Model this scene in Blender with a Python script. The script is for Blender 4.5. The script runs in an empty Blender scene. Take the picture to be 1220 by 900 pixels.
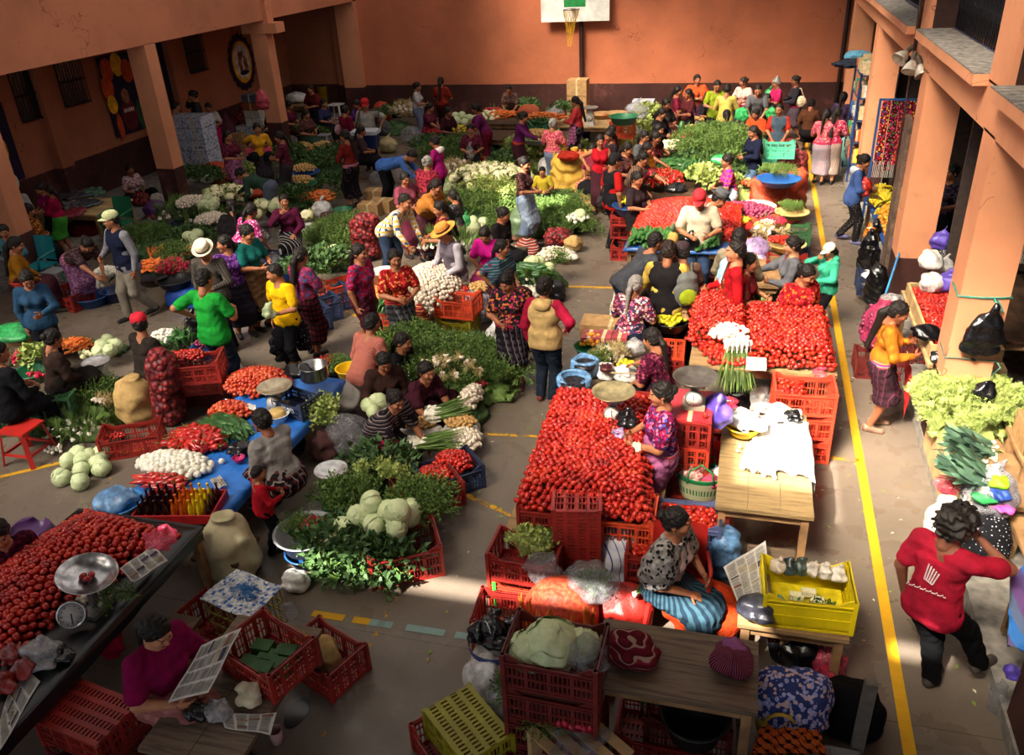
import bpy,bmesh,math,random,zlib
import numpy as np
from mathutils import Vector,Matrix,Euler
rnd=random.Random(7)
SC=bpy.context.scene
COL=SC.collection
PI=math.pi
R_=math.radians
# ---------------------------------------------------------------- camera
F_PX,CAM_H=995.0,5.0
def _ray(x,y):return np.array([x-610,y-450,F_PX],float)
_fy=_ray(914,-102);_fy/=np.linalg.norm(_fy)
_dn=_ray(712,2300);_dn=_dn-_dn.dot(_fy)*_fy;_dn/=np.linalg.norm(_dn)
_rt=np.cross(_fy,-_dn)
if _rt[0]<0:_rt=-_rt
ROT=np.stack([_rt,_fy,-_dn])
cam_data=bpy.data.cameras.new('camera');cam=bpy.data.objects.new('camera',cam_data);COL.objects.link(cam)
cam_data.sensor_width=36.0;cam_data.lens=F_PX/1220*36.0;cam_data.clip_end=200
_m=Matrix.Identity(4)
for i in range(3):
 _m[i][0]=ROT[i][0];_m[i][1]=-ROT[i][1];_m[i][2]=-ROT[i][2]
_m[2][3]=CAM_H
cam.matrix_world=_m
SC.camera=cam
def G(px,py,z=0.0):
 """the place at height z seen at this point of the 1220x900 frame"""
 d=ROT@np.array([px-610,py-450,F_PX]);t=(z-CAM_H)/d[2]
 return Vector((d[0]*t,d[1]*t,z))
def dist_cam(p):return math.sqrt(p[0]**2+p[1]**2+(p[2]-CAM_H)**2)
# ---------------------------------------------------------------- light
SC.view_settings.view_transform='Standard';SC.view_settings.look='None'
SC.view_settings.gamma=1.0;SC.view_settings.use_curve_mapping=False
SC.view_settings.exposure=0.12
SC.cycles.use_denoising=True
SC.cycles.max_bounces=5;SC.cycles.diffuse_bounces=3;SC.cycles.glossy_bounces=2
SC.cycles.transmission_bounces=4;SC.cycles.transparent_max_bounces=6
SC.cycles.caustics_reflective=False;SC.cycles.caustics_refractive=False
SC.cycles.sample_clamp_indirect=4.0
world=bpy.data.worlds.new('sky');SC.world=world;world.use_nodes=True
world.node_tree.nodes['Background'].inputs[0].default_value=(0.9,0.92,1.0,1)
world.node_tree.nodes['Background'].inputs[1].default_value=0.6
SUN_DIR=Vector((0.36,0.66,-0.85)).normalized()  # light travels this way
def sun_lamp():
 l=bpy.data.lights.new('sun','SUN');l.energy=26.0;l.angle=R_(0.6);l.color=(1.0,0.93,0.82)
 o=bpy.data.objects.new('sun',l);COL.objects.link(o)
 o.rotation_euler=SUN_DIR.to_track_quat('-Z','Y').to_euler()
sun_lamp()
def area_lamp(name,x0,x1,y0,y1,power,color,spread=180,direction=None,floor=False,z=7.6):
 """an added fill lamp standing in for daylight from above; with floor=True the rectangle is where its light lands"""
 l=bpy.data.lights.new(name,'AREA');l.shape='RECTANGLE'
 l.size=x1-x0;l.size_y=y1-y0;l.energy=power;l.color=color;l.spread=R_(spread)
 o=bpy.data.objects.new(name,l);COL.objects.link(o)
 c=Vector(((x0+x1)/2,(y0+y1)/2,z))
 if direction is not None:
  if floor:c-=Vector((direction[0],direction[1],0))*(z-0.6)/-direction[2]
  o.rotation_euler=direction.to_track_quat('-Z','Y').to_euler()
 o.location=c
WARM=(1.0,0.87,0.70)
area_lamp('fill_overhead',-11.0,1.8,5.0,24.0,520,(1.0,0.93,0.85))  # added overhead ambient fill, no sheet is modelled
area_lamp('fill_right',-1.2,4.4,6.3,10.6,270,WARM,26,SUN_DIR,True)  # added warm fill over the near right tables
area_lamp('fill_right_mid',-1.0,4.4,10.6,16.0,300,WARM,40,SUN_DIR,True)  # added warm fill, right side midway
area_lamp('fill_right_far',-2.0,3.6,16.0,24.0,430,WARM,40,SUN_DIR,True)  # added warm fill towards the far right
area_lamp('fill_middle',-5.5,-1.6,10.5,19.5,330,WARM,40,SUN_DIR,True)  # added warm fill over the middle heaps
area_lamp('fill_aisle',.7,2.7,6.5,9.0,90,WARM,18,SUN_DIR,True)  # added narrow beam that brightens the right aisle floor
area_lamp('fill_aisle_far',.9,2.6,13.0,22.0,190,WARM,22,SUN_DIR,True)  # added beam for the same aisle farther back
area_lamp('fill_wall',-6.0,2.6,22.5,26.5,400,WARM,40,SUN_DIR,True)  # added to brighten the far wall
area_lamp('fill_overhead_far',-14,2.0,20.0,24.0,80,(1,.96,.93),150,Vector((0,.5,-1)).normalized())  # added ambient fill tilted at the far end
area_lamp('fill_left',-9.5,-3.4,6.0,13.5,330,(1.0,.9,.78),50,SUN_DIR,True)  # added fill that lifts the dim left stalls
area_lamp('fill_tomatoes',-3.4,-0.2,6.4,9.6,60,WARM,45,SUN_DIR,True)  # added fill for the tomato heaps
# ---------------------------------------------------------------- object helpers
def tag(o,label=None,cat=None,group=None,kind=None):
 if label:o['label']=label
 if cat:o['category']=cat
 if group:o['group']=group
 if kind:o['kind']=kind
 return o
def link(name,me,mats=None,parent=None,loc=None,rz=None):
 o=bpy.data.objects.new(name,me);COL.objects.link(o)
 if me is not None and mats is not None:
  if not isinstance(mats,(list,tuple)):mats=[mats]
  if len(me.materials)<len(mats):
   for m in mats[len(me.materials):]:me.materials.append(m)
  for i,m in enumerate(mats):
   if me.materials[i] is not m:
    o.material_slots[i].link='OBJECT';o.material_slots[i].material=m
 if parent is not None:o.parent=parent
 if loc is not None:o.location=loc
 if rz is not None:o.rotation_euler=(0,0,rz)
 return o
def empty(name,loc,rz=0.0):
 o=bpy.data.objects.new(name,None);COL.objects.link(o);o.location=loc;o.rotation_euler=(0,0,rz)
 o.empty_display_size=0.1
 return o
def mesh_np(name,V,Fq,smooth=True,mi=None):
 """mesh from numpy vertices and a quad (or triangle) array"""
 me=bpy.data.meshes.new(name)
 n=len(V);k=Fq.shape[1];nf=len(Fq)
 me.vertices.add(n);me.vertices.foreach_set('co',np.ascontiguousarray(V,dtype=np.float32).ravel())
 me.loops.add(nf*k);me.loops.foreach_set('vertex_index',np.ascontiguousarray(Fq,dtype=np.int32).ravel())
 me.polygons.add(nf);me.polygons.foreach_set('loop_start',np.arange(0,nf*k,k,dtype=np.int32))
 me.polygons.foreach_set('loop_total',np.full(nf,k,dtype=np.int32))
 me.polygons.foreach_set('use_smooth',np.full(nf,smooth,dtype=bool))
 if mi is not None:me.polygons.foreach_set('material_index',np.ascontiguousarray(mi,dtype=np.int32))
 me.update(calc_edges=True)
 return me
class MB:
 """collects plain shapes; build() makes ONE mesh object of them"""
 def __init__(s):s.v=[];s.f=[];s.m=[];s.sm=[]
 def add(s,vs,fs,m=0,sm=False):
  b=len(s.v);s.v+=[tuple(v) for v in vs]
  for f in fs:s.f.append(tuple(b+i for i in f));s.m.append(m);s.sm.append(sm)
  return s
 def box(s,x0,x1,y0,y1,z0,z1,m=0,M=None):
  vs=[(x,y,z) for x in (x0,x1) for y in (y0,y1) for z in (z0,z1)]
  if M is not None:vs=[M@Vector(v) for v in vs]
  return s.add(vs,[(0,1,3,2),(4,6,7,5),(0,4,5,1),(2,3,7,6),(0,2,6,4),(1,5,7,3)],m)
 def bar(s,a,b,w,h=None,m=0,up=(0,0,1)):
  a=Vector(a);b=Vector(b);h=h or w;d=(b-a);L=d.length
  if L<1e-6:return s
  d/=L;u=Vector(up)
  if abs(d.dot(u))>.99:u=Vector((0,1,0))
  r=d.cross(u).normalized();u=r.cross(d)
  vs=[p+r*(i*w/2)+u*(j*h/2) for p in (a,b) for i in (-1,1) for j in (-1,1)]
  return s.add(vs,[(0,1,3,2),(4,6,7,5),(0,4,5,1),(2,3,7,6),(0,2,6,4),(1,5,7,3)],m)
 def tube(s,pts,rad,n=8,m=0,cap=True,flat=1.0):
  pts=[Vector(p) for p in pts];k=len(pts)
  rad=rad if isinstance(rad,(list,tuple)) else [rad]*k
  vs=[];ref=None
  for i,p in enumerate(pts):
   d=(pts[min(i+1,k-1)]-pts[max(i-1,0)])
   d=d.normalized() if d.length>1e-9 else Vector((0,0,1))
   if ref is None:ref=Vector((0,0,1)) if abs(d.z)<.9 else Vector((0,1,0))
   r=d.cross(ref)
   r=r.normalized() if r.length>1e-6 else Vector((1,0,0))
   u=r.cross(d);ref=u
   for j in range(n):
    a=2*PI*j/n;vs.append(p+r*(math.cos(a)*rad[i])+u*(math.sin(a)*rad[i]*flat))
  fs=[(i*n+j,i*n+(j+1)%n,(i+1)*n+(j+1)%n,(i+1)*n+j) for i in range(k-1) for j in range(n)]
  if cap:fs+=[tuple(range(n-1,-1,-1)),tuple((k-1)*n+j for j in range(n))]
  return s.add(vs,fs,m,True)
 def lathe(s,prof,n=20,c=(0,0,0),m=0,sx=1,sy=1,close=False,M=None):
  vs=[]
  for r,z in prof:
   for j in range(n):
    a=2*PI*j/n;vs.append(Vector((c[0]+math.cos(a)*r*sx,c[1]+math.sin(a)*r*sy,c[2]+z)))
  if M is not None:vs=[M@v for v in vs]
  k=len(prof)
  fs=[(i*n+j,i*n+(j+1)%n,(i+1)*n+(j+1)%n,(i+1)*n+j) for i in range(k-1) for j in range(n)]
  if close:fs+=[tuple(range(n-1,-1,-1)),tuple((k-1)*n+j for j in range(n))]
  return s.add(vs,fs,m,True)
 def sheet(s,fn,nu,nv,m=0):
  vs=[fn(i/nu,j/nv) for i in range(nu+1) for j in range(nv+1)]
  fs=[(i*(nv+1)+j,(i+1)*(nv+1)+j,(i+1)*(nv+1)+j+1,i*(nv+1)+j+1) for i in range(nu) for j in range(nv)]
  return s.add(vs,fs,m,True)
 def mesh(s,name,M=None,smooth=None):
  me=bpy.data.meshes.new(name)
  vs=s.v if M is None else [tuple(M@Vector(v)) for v in s.v]
  me.from_pydata(vs,[],s.f);me.polygons.foreach_set('material_index',s.m)
  me.polygons.foreach_set('use_smooth',s.sm if smooth is None else [smooth]*len(s.f));me.update()
  return me
 def build(s,name,mats,parent=None,loc=None,rz=None,M=None,smooth=None):
  return link(name,s.mesh(name,M,smooth),mats,parent,loc,rz)
# ---------------------------------------------------------------- materials
_mats={}
def srgb(h):
 if isinstance(h,str):
  h=h.lstrip('#');c=[int(h[i:i+2],16)/255 for i in (0,2,4)]
 else:c=list(h)
 return tuple(x/12.92 if x<=.04045 else ((x+.055)/1.055)**2.4 for x in c)+(1.0,)
class NT:
 def __init__(s,name):
  s.m=bpy.data.materials.new(name);s.m.use_nodes=True;s.t=s.m.node_tree;s.n=s.t.nodes;s.l=s.t.links
  s.b=s.n['Principled BSDF']
  s._c=None
 def node(s,typ,**kw):
  n=s.n.new(typ)
  for k,v in kw.items():setattr(n,k,v)
  return n
 def co(s):
  if s._c is None:s._c=s.node('ShaderNodeTexCoord').outputs['Object']
  return s._c
 def wco(s):return s.node('ShaderNodeNewGeometry').outputs['Position']
 def link(s,a,b):s.l.new(a,b);return s
 def noise(s,scale,detail=3,vec=None,rough=.5):
  n=s.node('ShaderNodeTexNoise');n.inputs['Scale'].default_value=scale;n.inputs['Detail'].default_value=detail
  n.inputs['Roughness'].default_value=rough
  s.l.new(vec or s.co(),n.inputs['Vector']);return n.outputs['Fac']
 def ramp(s,fac,stops,const=False):
  r=s.node('ShaderNodeValToRGB');e=r.color_ramp.elements
  if const:r.color_ramp.interpolation='CONSTANT'
  while len(e)<len(stops):e.new(1.0)
  for i,(p,c) in enumerate(stops):e[i].position=p;e[i].color=srgb(c)
  s.l.new(fac,r.inputs[0]);return r.outputs[0]
 def mix(s,fac,a,b,mode='MIX'):
  x=s.node('ShaderNodeMix',data_type='RGBA',blend_type=mode)
  for sock,v in ((x.inputs[0],fac),(x.inputs[6],a),(x.inputs[7],b)):
   if hasattr(v,'is_linked'):s.l.new(v,sock)
   elif isinstance(v,(int,float)):sock.default_value=v
   else:sock.default_value=srgb(v)
  return x.outputs[2]
 def math(s,op,a,b=None):
  x=s.node('ShaderNodeMath',operation=op)
  for i,v in enumerate((a,b)):
   if v is None:continue
   if hasattr(v,'is_linked'):s.l.new(v,x.inputs[i])
   else:x.inputs[i].default_value=v
  return x.outputs[0]
 def sep(s,vec=None):
  x=s.node('ShaderNodeSeparateXYZ');s.l.new(vec or s.co(),x.inputs[0]);return x.outputs
 def bump(s,h,strength=.3,d=.01):
  b=s.node('ShaderNodeBump');b.inputs['Strength'].default_value=strength;b.inputs['Distance'].default_value=d
  s.l.new(h,b.inputs['Height']);s.l.new(b.outputs[0],s.b.inputs['Normal']);return s
 def color(s,c):
  if hasattr(c,'is_linked'):s.l.new(c,s.b.inputs['Base Color'])
  else:s.b.inputs['Base Color'].default_value=srgb(c)
  return s
 def set(s,rough=.7,spec=.3,metal=0.0,**kw):
  s.b.inputs['Roughness'].default_value=rough;s.b.inputs['Specular IOR Level'].default_value=spec;s.b.inputs['Metallic'].default_value=metal
  for k,v in kw.items():s.b.inputs[k.replace('_',' ')].default_value=v
  return s
def plain(c,rough=.7,spec=.3,metal=0.0,var=.12,scale=14,bump=0,name='plain'):
 key=('plain',str(c),rough,spec,metal,var,scale,bump)
 if key not in _mats:
  t=NT(name);cc=[x for x in srgb_inv(c)]
  d=tuple(max(0,x*(1-var)) for x in cc);u=tuple(min(1,x*(1+var)) for x in cc)
  n=t.noise(scale,3)
  t.color(t.ramp(n,[(.3,d),(.7,u)])).set(rough,spec,metal)
  if bump:t.bump(t.noise(scale*4,2),bump,.004)
  _mats[key]=t.m
 return _mats[key]
def srgb_inv(h):
 if isinstance(h,str):
  h=h.lstrip('#');return [int(h[i:i+2],16)/255 for i in (0,2,4)]
 return list(h)
def cloth(spec):
 """'plain:#hex', 'floral:#a,#b,#c', 'stripe:#a,#b', 'band:#a,#b', 'plaid:#a,#b,#c', 'dots:#a,#b'"""
 if spec in _mats:return _mats[spec]
 kind,_,cs=spec.partition(':');cs=cs.split(',')
 t=NT('cloth_'+kind);t.set(.9,.08)
 t.b.inputs['Sheen Weight'].default_value=.0
 if kind=='plain':
  c=srgb_inv(cs[0]);n=t.noise(7,3)
  t.color(t.ramp(n,[(.3,[x*.82 for x in c]),(.7,[min(1,x*1.1) for x in c])]))
  t.bump(t.noise(22,3),.6,.02)
 elif kind=='floral':
  v=t.node('ShaderNodeTexVoronoi');v.inputs['Scale'].default_value=38;t.link(t.co(),v.inputs['Vector'])
  s_=t.node('ShaderNodeSeparateColor');t.link(v.outputs['Color'],s_.inputs[0])
  k=len(cs);stops=[(i/k,c) for i,c in enumerate(cs)]
  col=t.ramp(s_.outputs[0],stops,True)
  m=t.math('LESS_THAN',v.outputs['Distance'],.62)
  t.color(t.mix(m,cs[0],col));t.bump(v.outputs['Distance'],.3,.01)
 elif kind in ('stripe','band','plaid'):
  xyz=t.sep();lines=[]
  sc=26 if kind!='plaid' else 13
  if kind=='stripe':  # upright stripes round the body
   at=t.math('ARCTAN2',xyz[0],xyz[1]);a=t.math('MULTIPLY',at,5.0+(zlib.crc32(spec.encode())%5));fr=t.math('FRACT',a)
  elif kind=='band':a=t.math('MULTIPLY',xyz[2],sc);fr=t.math('FRACT',a)
  if kind=='plaid':
   f1=t.math('FRACT',t.math('MULTIPLY',t.math('ADD',xyz[0],xyz[1]),sc));f2=t.math('FRACT',t.math('MULTIPLY',xyz[2],sc))
   c=t.mix(t.math('LESS_THAN',f1,.5),cs[0],cs[1]);c=t.mix(t.math('LESS_THAN',f2,.38),c,cs[2%len(cs)])
   c=t.mix(t.math('LESS_THAN',f1,.13),c,cs[-1]);t.color(c)
  else:
   k=len(cs);stops=[(0,cs[0])]+[(.5+.45*i/(k-1),c) for i,c in enumerate(cs[1:])]
   t.color(t.ramp(fr,stops,True))
  t.bump(t.noise(22,3),.5,.02)
 elif kind=='dots':
  v=t.node('ShaderNodeTexVoronoi');v.inputs['Scale'].default_value=34;v.inputs['Randomness'].default_value=.3;t.link(t.co(),v.inputs['Vector'])
  t.color(t.mix(t.math('LESS_THAN',v.outputs['Distance'],.22),cs[0],cs[1]))
 _mats[spec]=t.m
 return t.m
# ---------------------------------------------------------------- implicit surfaces
class SDF:
 """smooth union of round cones and ellipsoids, turned into one continuous mesh"""
 def __init__(s,h):s.h=h;s.p=[];s.cuts=[]
 def cap(s,a,b,ra,rb=None,k=.03):
  s.p.append(('c',np.array(a,float),np.array(b,float),ra,ra if rb is None else rb,k));return s
 def ell(s,c,r,k=.03,rot=None):
  s.p.append(('e',np.array(c,float),np.array(r,float),rot,0,k));return s
 def sub(s,c,r,k=.01,rot=None):
  s.p.append(('s',np.array(c,float),np.array(r,float),rot,0,k));return s
 def cut(s,n,d):
  """keep only points with n.p > d"""
  s.cuts.append((np.array(n,float),d));return s
 def field(s,noise=None):
  lo=np.full(3,1e9);hi=-lo
  for q in s.p:
   if q[0]=='c':
    r=max(q[3],q[4]);lo=np.minimum(lo,np.minimum(q[1],q[2])-r);hi=np.maximum(hi,np.maximum(q[1],q[2])+r)
   elif q[0]=='e':
    r=q[2].max() if q[3] is not None else q[2]
    lo=np.minimum(lo,q[1]-r);hi=np.maximum(hi,q[1]+r)
  h=s.h;lo-=3*h+(noise[0] if noise else 0);hi+=3*h+(noise[0] if noise else 0)
  n=np.ceil((hi-lo)/h).astype(int)+1
  F=np.full(n,1.0,np.float32)
  ax=[lo[i]+h*np.arange(n[i]) for i in range(3)]
  for q in s.p:
   typ,k=q[0],q[5]
   if typ=='c':
    r=max(q[3],q[4]);l=np.minimum(q[1],q[2])-r;u=np.maximum(q[1],q[2])+r
   else:
    r=q[2].max() if q[3] is not None else q[2];l=q[1]-r;u=q[1]+r
   mg=3*h+k
   i0=np.maximum(0,np.floor((l-mg-lo)/h).astype(int));i1=np.minimum(n,np.ceil((u+mg-lo)/h).astype(int)+1)
   if (i1<=i0).any():continue
   sl=tuple(slice(i0[i],i1[i]) for i in range(3))
   X,Y,Z=np.meshgrid(ax[0][sl[0]],ax[1][sl[1]],ax[2][sl[2]],indexing='ij')
   if typ=='c':
    d=q[2]-q[1];L2=max(d.dot(d),1e-12)
    t=np.clip(((X-q[1][0])*d[0]+(Y-q[1][1])*d[1]+(Z-q[1][2])*d[2])/L2,0,1)
    D=np.sqrt((X-q[1][0]-t*d[0])**2+(Y-q[1][1]-t*d[1])**2+(Z-q[1][2]-t*d[2])**2)-(q[3]+t*(q[4]-q[3]))
   else:
    x,y,z=X-q[1][0],Y-q[1][1],Z-q[1][2]
    if q[3] is not None:
     M=q[3];x,y,z=(M[0][0]*x+M[1][0]*y+M[2][0]*z,M[0][1]*x+M[1][1]*y+M[2][1]*z,M[0][2]*x+M[1][2]*y+M[2][2]*z)
    kk=np.sqrt((x/q[2][0])**2+(y/q[2][1])**2+(z/q[2][2])**2)
    D=(kk-1)*q[2].min()*np.where(kk>1,1.0,1.0)
   A=F[sl]
   if typ=='s':
    D=-D;hh=np.clip(.5-.5*(D-A)/k,0,1) if k>0 else None
    F[sl]=np.maximum(A,D)
   else:
    hh=np.maximum(k-np.abs(A-D),0)/max(k,1e-6)
    F[sl]=np.minimum(A,D)-hh*hh*k*.25
  if s.cuts or noise:
   X,Y,Z=np.meshgrid(*ax,indexing='ij')
   if noise:
    amp,fr,sd=noise[:3]
    F+=amp*(np.sin(fr*X+sd+2.1*np.sin(fr*.63*Z+sd))*np.sin(fr*.9*Y+1.7*sd+1.6*np.sin(fr*.7*X))+.6*np.sin(fr*1.9*Z+2*np.sin(fr*1.1*Y+sd)+sd*3))
   for nn,dd in s.cuts:
    F=np.maximum(F,dd-(nn[0]*X+nn[1]*Y+nn[2]*Z))
  return F,lo
 def verts(s,noise=None):
  F,lo=s.field(noise)
  return surface_nets(F,lo,s.h)
 def mesh(s,name='surface',noise=None,paint=None,smooth=True):
  V,Q=s.verts(noise)
  mi=paint(V[Q].mean(axis=1)) if paint else None
  return mesh_np(name,V,Q,smooth,mi)
_CE=[(0,1),(2,3),(4,5),(6,7),(0,2),(1,3),(4,6),(5,7),(0,4),(1,5),(2,6),(3,7)]
def surface_nets(F,lo,h):
 F=F.copy();F[0]=1;F[-1]=1;F[:,0]=1;F[:,-1]=1;F[:,:,0]=1;F[:,:,-1]=1
 S=F<0;nx,ny,nz=F.shape
 c=S[:-1,:-1,:-1].astype(np.int8)
 tot=c.copy()
 for i in (0,1):
  for j in (0,1):
   for k in (0,1):
    if i+j+k:tot+=S[i:nx-1+i,j:ny-1+j,k:nz-1+k]
 act=(tot>0)&(tot<8);idx=np.argwhere(act)
 if len(idx)==0:return np.zeros((0,3)),np.zeros((0,4),int)
 vid=np.full(act.shape,-1,np.int32);vid[act]=np.arange(len(idx))
 offs=np.array([(i,j,k) for i in (0,1) for j in (0,1) for k in (0,1)])
 vals=np.stack([F[idx[:,0]+o[0],idx[:,1]+o[1],idx[:,2]+o[2]] for o in offs],1)
 acc=np.zeros((len(idx),3));cnt=np.zeros(len(idx))
 for a,b in _CE:
  va,vb=vals[:,a],vals[:,b];m=(va<0)!=(vb<0)
  t=np.where(m,va/np.where(m,va-vb,1),0)
  acc+=np.where(m[:,None],offs[a]+t[:,None]*(offs[b]-offs[a]),0);cnt+=m
 V=lo+h*(idx+acc/cnt[:,None])
 Q=[]
 for axn in range(3):
  d=[0,0,0];d[axn]=1;o1=[0,0,0];o1[(axn+1)%3]=1;o2=[0,0,0];o2[(axn+2)%3]=1
  sa=S[:nx-d[0],:ny-d[1],:nz-d[2]];sb=S[d[0]:,d[1]:,d[2]:]
  e=np.argwhere(sa!=sb)
  if len(e)==0:continue
  e=e[(e>0).all(1)&(e<np.array([nx-1,ny-1,nz-1])).all(1)]
  f=sa[e[:,0],e[:,1],e[:,2]]
  q=[vid[tuple((e-np.array(o)).T)] for o in ([0,0,0],o1,[o1[i]+o2[i] for i in range(3)],o2)]
  q=np.stack(q,1);q[f]=q[f];q[f]=q[f][:,::-1]
  Q.append(q)
 Q=np.concatenate(Q);Q=Q[(Q>=0).all(1)]
 return V,Q[:,::-1]
def join_np(parts):
 """[(V, Q)] -> (V, Q)"""
 V=[];Q=[];b=0
 for v,q in parts:
  V.append(v);Q.append(q+b);b+=len(v)
 return np.concatenate(V),np.concatenate(Q)
# ---------------------------------------------------------------- people
SKIN=[plain(c,.55,.35,var=.05,scale=30,name='skin') for c in ('#9a6244','#8a5238','#b47a58','#6d4230')]
EYE_W=plain('#97806f',.3,.5,name='eye_white');EYE_D=plain('#140c08',.25,.5,name='iris')
LIP=plain('#7c3a30',.5,.4,name='lip');BROW=plain('#1a110d',.8,.2,name='brow')
def hair_mat(c):
 t=NT('hair');mp=t.node('ShaderNodeMapping');t.link(t.co(),mp.inputs[0]);mp.inputs['Scale'].default_value=(90,90,14);n=t.noise(1.6,4,mp.outputs[0],.6)
 b=srgb_inv(c);t.color(t.ramp(n,[(.3,[x*.6 for x in b]),(.7,[min(1,x*1.5) for x in b])])).set(.55,.22).bump(n,.5,.006);return t.m
HAIR={'black':hair_mat('#15110f'),'grey':hair_mat('#6c6864'),'dark':hair_mat('#211813')}
def rot_to(yaw,pitch,roll=0):
 return np.array(Euler((R_(pitch),R_(roll),R_(yaw)),'XYZ').to_matrix())
def seg_ik(a,b,l1,l2,pole):
 a=np.array(a,float);b=np.array(b,float);d=b-a;L=np.linalg.norm(d)
 mx=(l1+l2)*.985
 if L>mx:b=a+d/L*mx;d=b-a;L=mx
 u=d/max(L,1e-6);x=(l1*l1-l2*l2+L*L)/(2*L)
 hgt=math.sqrt(max(l1*l1-x*x,0));p=np.array(pole,float);p=p-p.dot(u)*u;p/=max(np.linalg.norm(p),1e-6)
 return a+u*x+p*hgt,b
def head_parts(h,R,c,s,male,age=0):
 """head with a face; local frame looks along -Y; R rotation, c centre, s scale"""
 def P(x,y,z):return tuple(np.array(c)+R@(np.array([x,y,z])*s))
 f=SDF(h)
 f.ell(P(0,.012,.03),np.array([.074,.092,.086])*s,.02,R)
 f.ell(P(0,-.02,-.035),np.array([.058 if not male else .062,.066,.078])*s,.035,R)
 f.ell(P(0,-.062,-.088),np.array([.026,.022,.02])*s,.03,R)  # chin
 f.cap(P(-.04,-.068,-.018),P(-.04,-.05,-.03),.02*s,.018*s,.03);f.cap(P(.04,-.068,-.018),P(.04,-.05,-.03),.02*s,.018*s,.03)  # cheeks
 f.cap(P(-.03,-.079,.03),P(.03,-.079,.03),.009*s,.009*s,.02)  # brow ridge
 f.sub(P(-.031,-.093,.008),np.array([.017,.014,.011])*s,.01,R);f.sub(P(.031,-.093,.008),np.array([.017,.014,.011])*s,.01,R)
 f.ell(P(-.031,-.074,.008),np.array([.013,.011,.01])*s,.004,R);f.ell(P(.031,-.074,.008),np.array([.013,.011,.01])*s,.004,R)
 f.cap(P(0,-.084,.018),P(0,-.104,-.022),.007*s,.011*s,.012);f.cap(P(-.012,-.093,-.026),P(.012,-.093,-.026),.009*s,.009*s,.008)
 f.cap(P(-.017,-.084,-.054),P(.017,-.084,-.054),.007*s,.007*s,.006);f.cap(P(-.014,-.081,-.064),P(.014,-.081,-.064),.008*s,.008*s,.006)
 f.ell(P(-.076,.012,-.008),np.array([.01,.02,.03])*s,.008,R);f.ell(P(.076,.012,-.008),np.array([.01,.02,.03])*s,.008,R)
 f.cap(P(0,.02,-.05),P(0,.035,-.15),.05*s,.05*s,.03)  # neck
 return f
def head_paint(R,c,s):
 def paint(C):
  L=(C-np.array(c))@R/s
  mi=np.zeros(len(C),int)
  x=np.abs(L[:,0]);y,z=L[:,1],L[:,2]
  fr=y<-.06
  e=fr&(((x-.031)/.0145)**2+((z-.007)/.0085)**2<1);mi[e]=1
  e=fr&(((x-.031)/.0075)**2+((z-.007)/.0085)**2<1);mi[e]=2
  e=fr&(np.abs(x-.033)<.018)&(np.abs(z-.031)<.0042);mi[e]=4
  e=(y<-.08)&(x<.025)&(np.abs(z+.059)<.0115);mi[e]=3
  return mi
 return paint
def hair_sdf(h,R,c,s,style,gather=None):
 def P(x,y,z):return tuple(np.array(c)+R@(np.array([x,y,z])*s))
 f=SDF(h)
 g=.008 if style in ('short','balding') else .011
 if style=='curly':g=.032
 f.ell(P(0,.018,.034),np.array([.076+g,.092+g,.086+g])*s,.02,R)
 f.ell(P(0,.045,-.02),np.array([.066+g,.055+g,.06])*s,.03,R)
 # the face, kept free of hair
 n=R@np.array([0,.78,.62]) if style not in ('short','balding','curly') else R@np.array([0,.72,.69])
 off=-.024 if style not in ('short','balding') else .004
 if style not in ('short','balding','curly'):f.sub(P(0,-.105,-.012),np.array([.057,.06,.079])*s,.01,R)
 else:f.sub(P(0,-.11,-.01),np.array([.06,.06,.072])*s,.01,R)
 if style=='curly':off=-.01
 f.cuts=[]
 V0=(n,float(n.dot(np.array(c)))+off*s)
 return f,V0,P
def make_hair(h,R,c,s,style,body_dir=(0,0,-1),length=.35,noise=True):
 f,(n,d),P=hair_sdf(h,R,c,s,style)
 F=None
 f.cut(n,d)
 sv=[]
 V,Q=f.verts((.004*s if style!='curly' else .012*s,90 if style!='curly' else 70,1.0) if h<.012 else None)
 parts=[(V,Q)]
 bd=np.array(body_dir,float)
 g=SDF(h*1.2)
 if style=='bun':g.ell(P(0,.118,.03),np.array([.045,.04,.045])*s,.02)
 elif style=='topbun':g.ell(P(0,.07,.12),np.array([.042,.042,.038])*s,.02)
 elif style in ('pony','braid','long'):
  a=np.array(P(0,.105,.0));b=np.array(P(0,.13,-.08));e=b+bd*length*s
  w=.034 if style=='pony' else .026
  if style=='long':w=.045
  g.cap(a,b,.03*s,w*s,.03).cap(b,e,w*s,(.014 if style!='long' else .028)*s,.03)
 if g.p:parts.append(g.verts())
 return join_np(parts)
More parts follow.
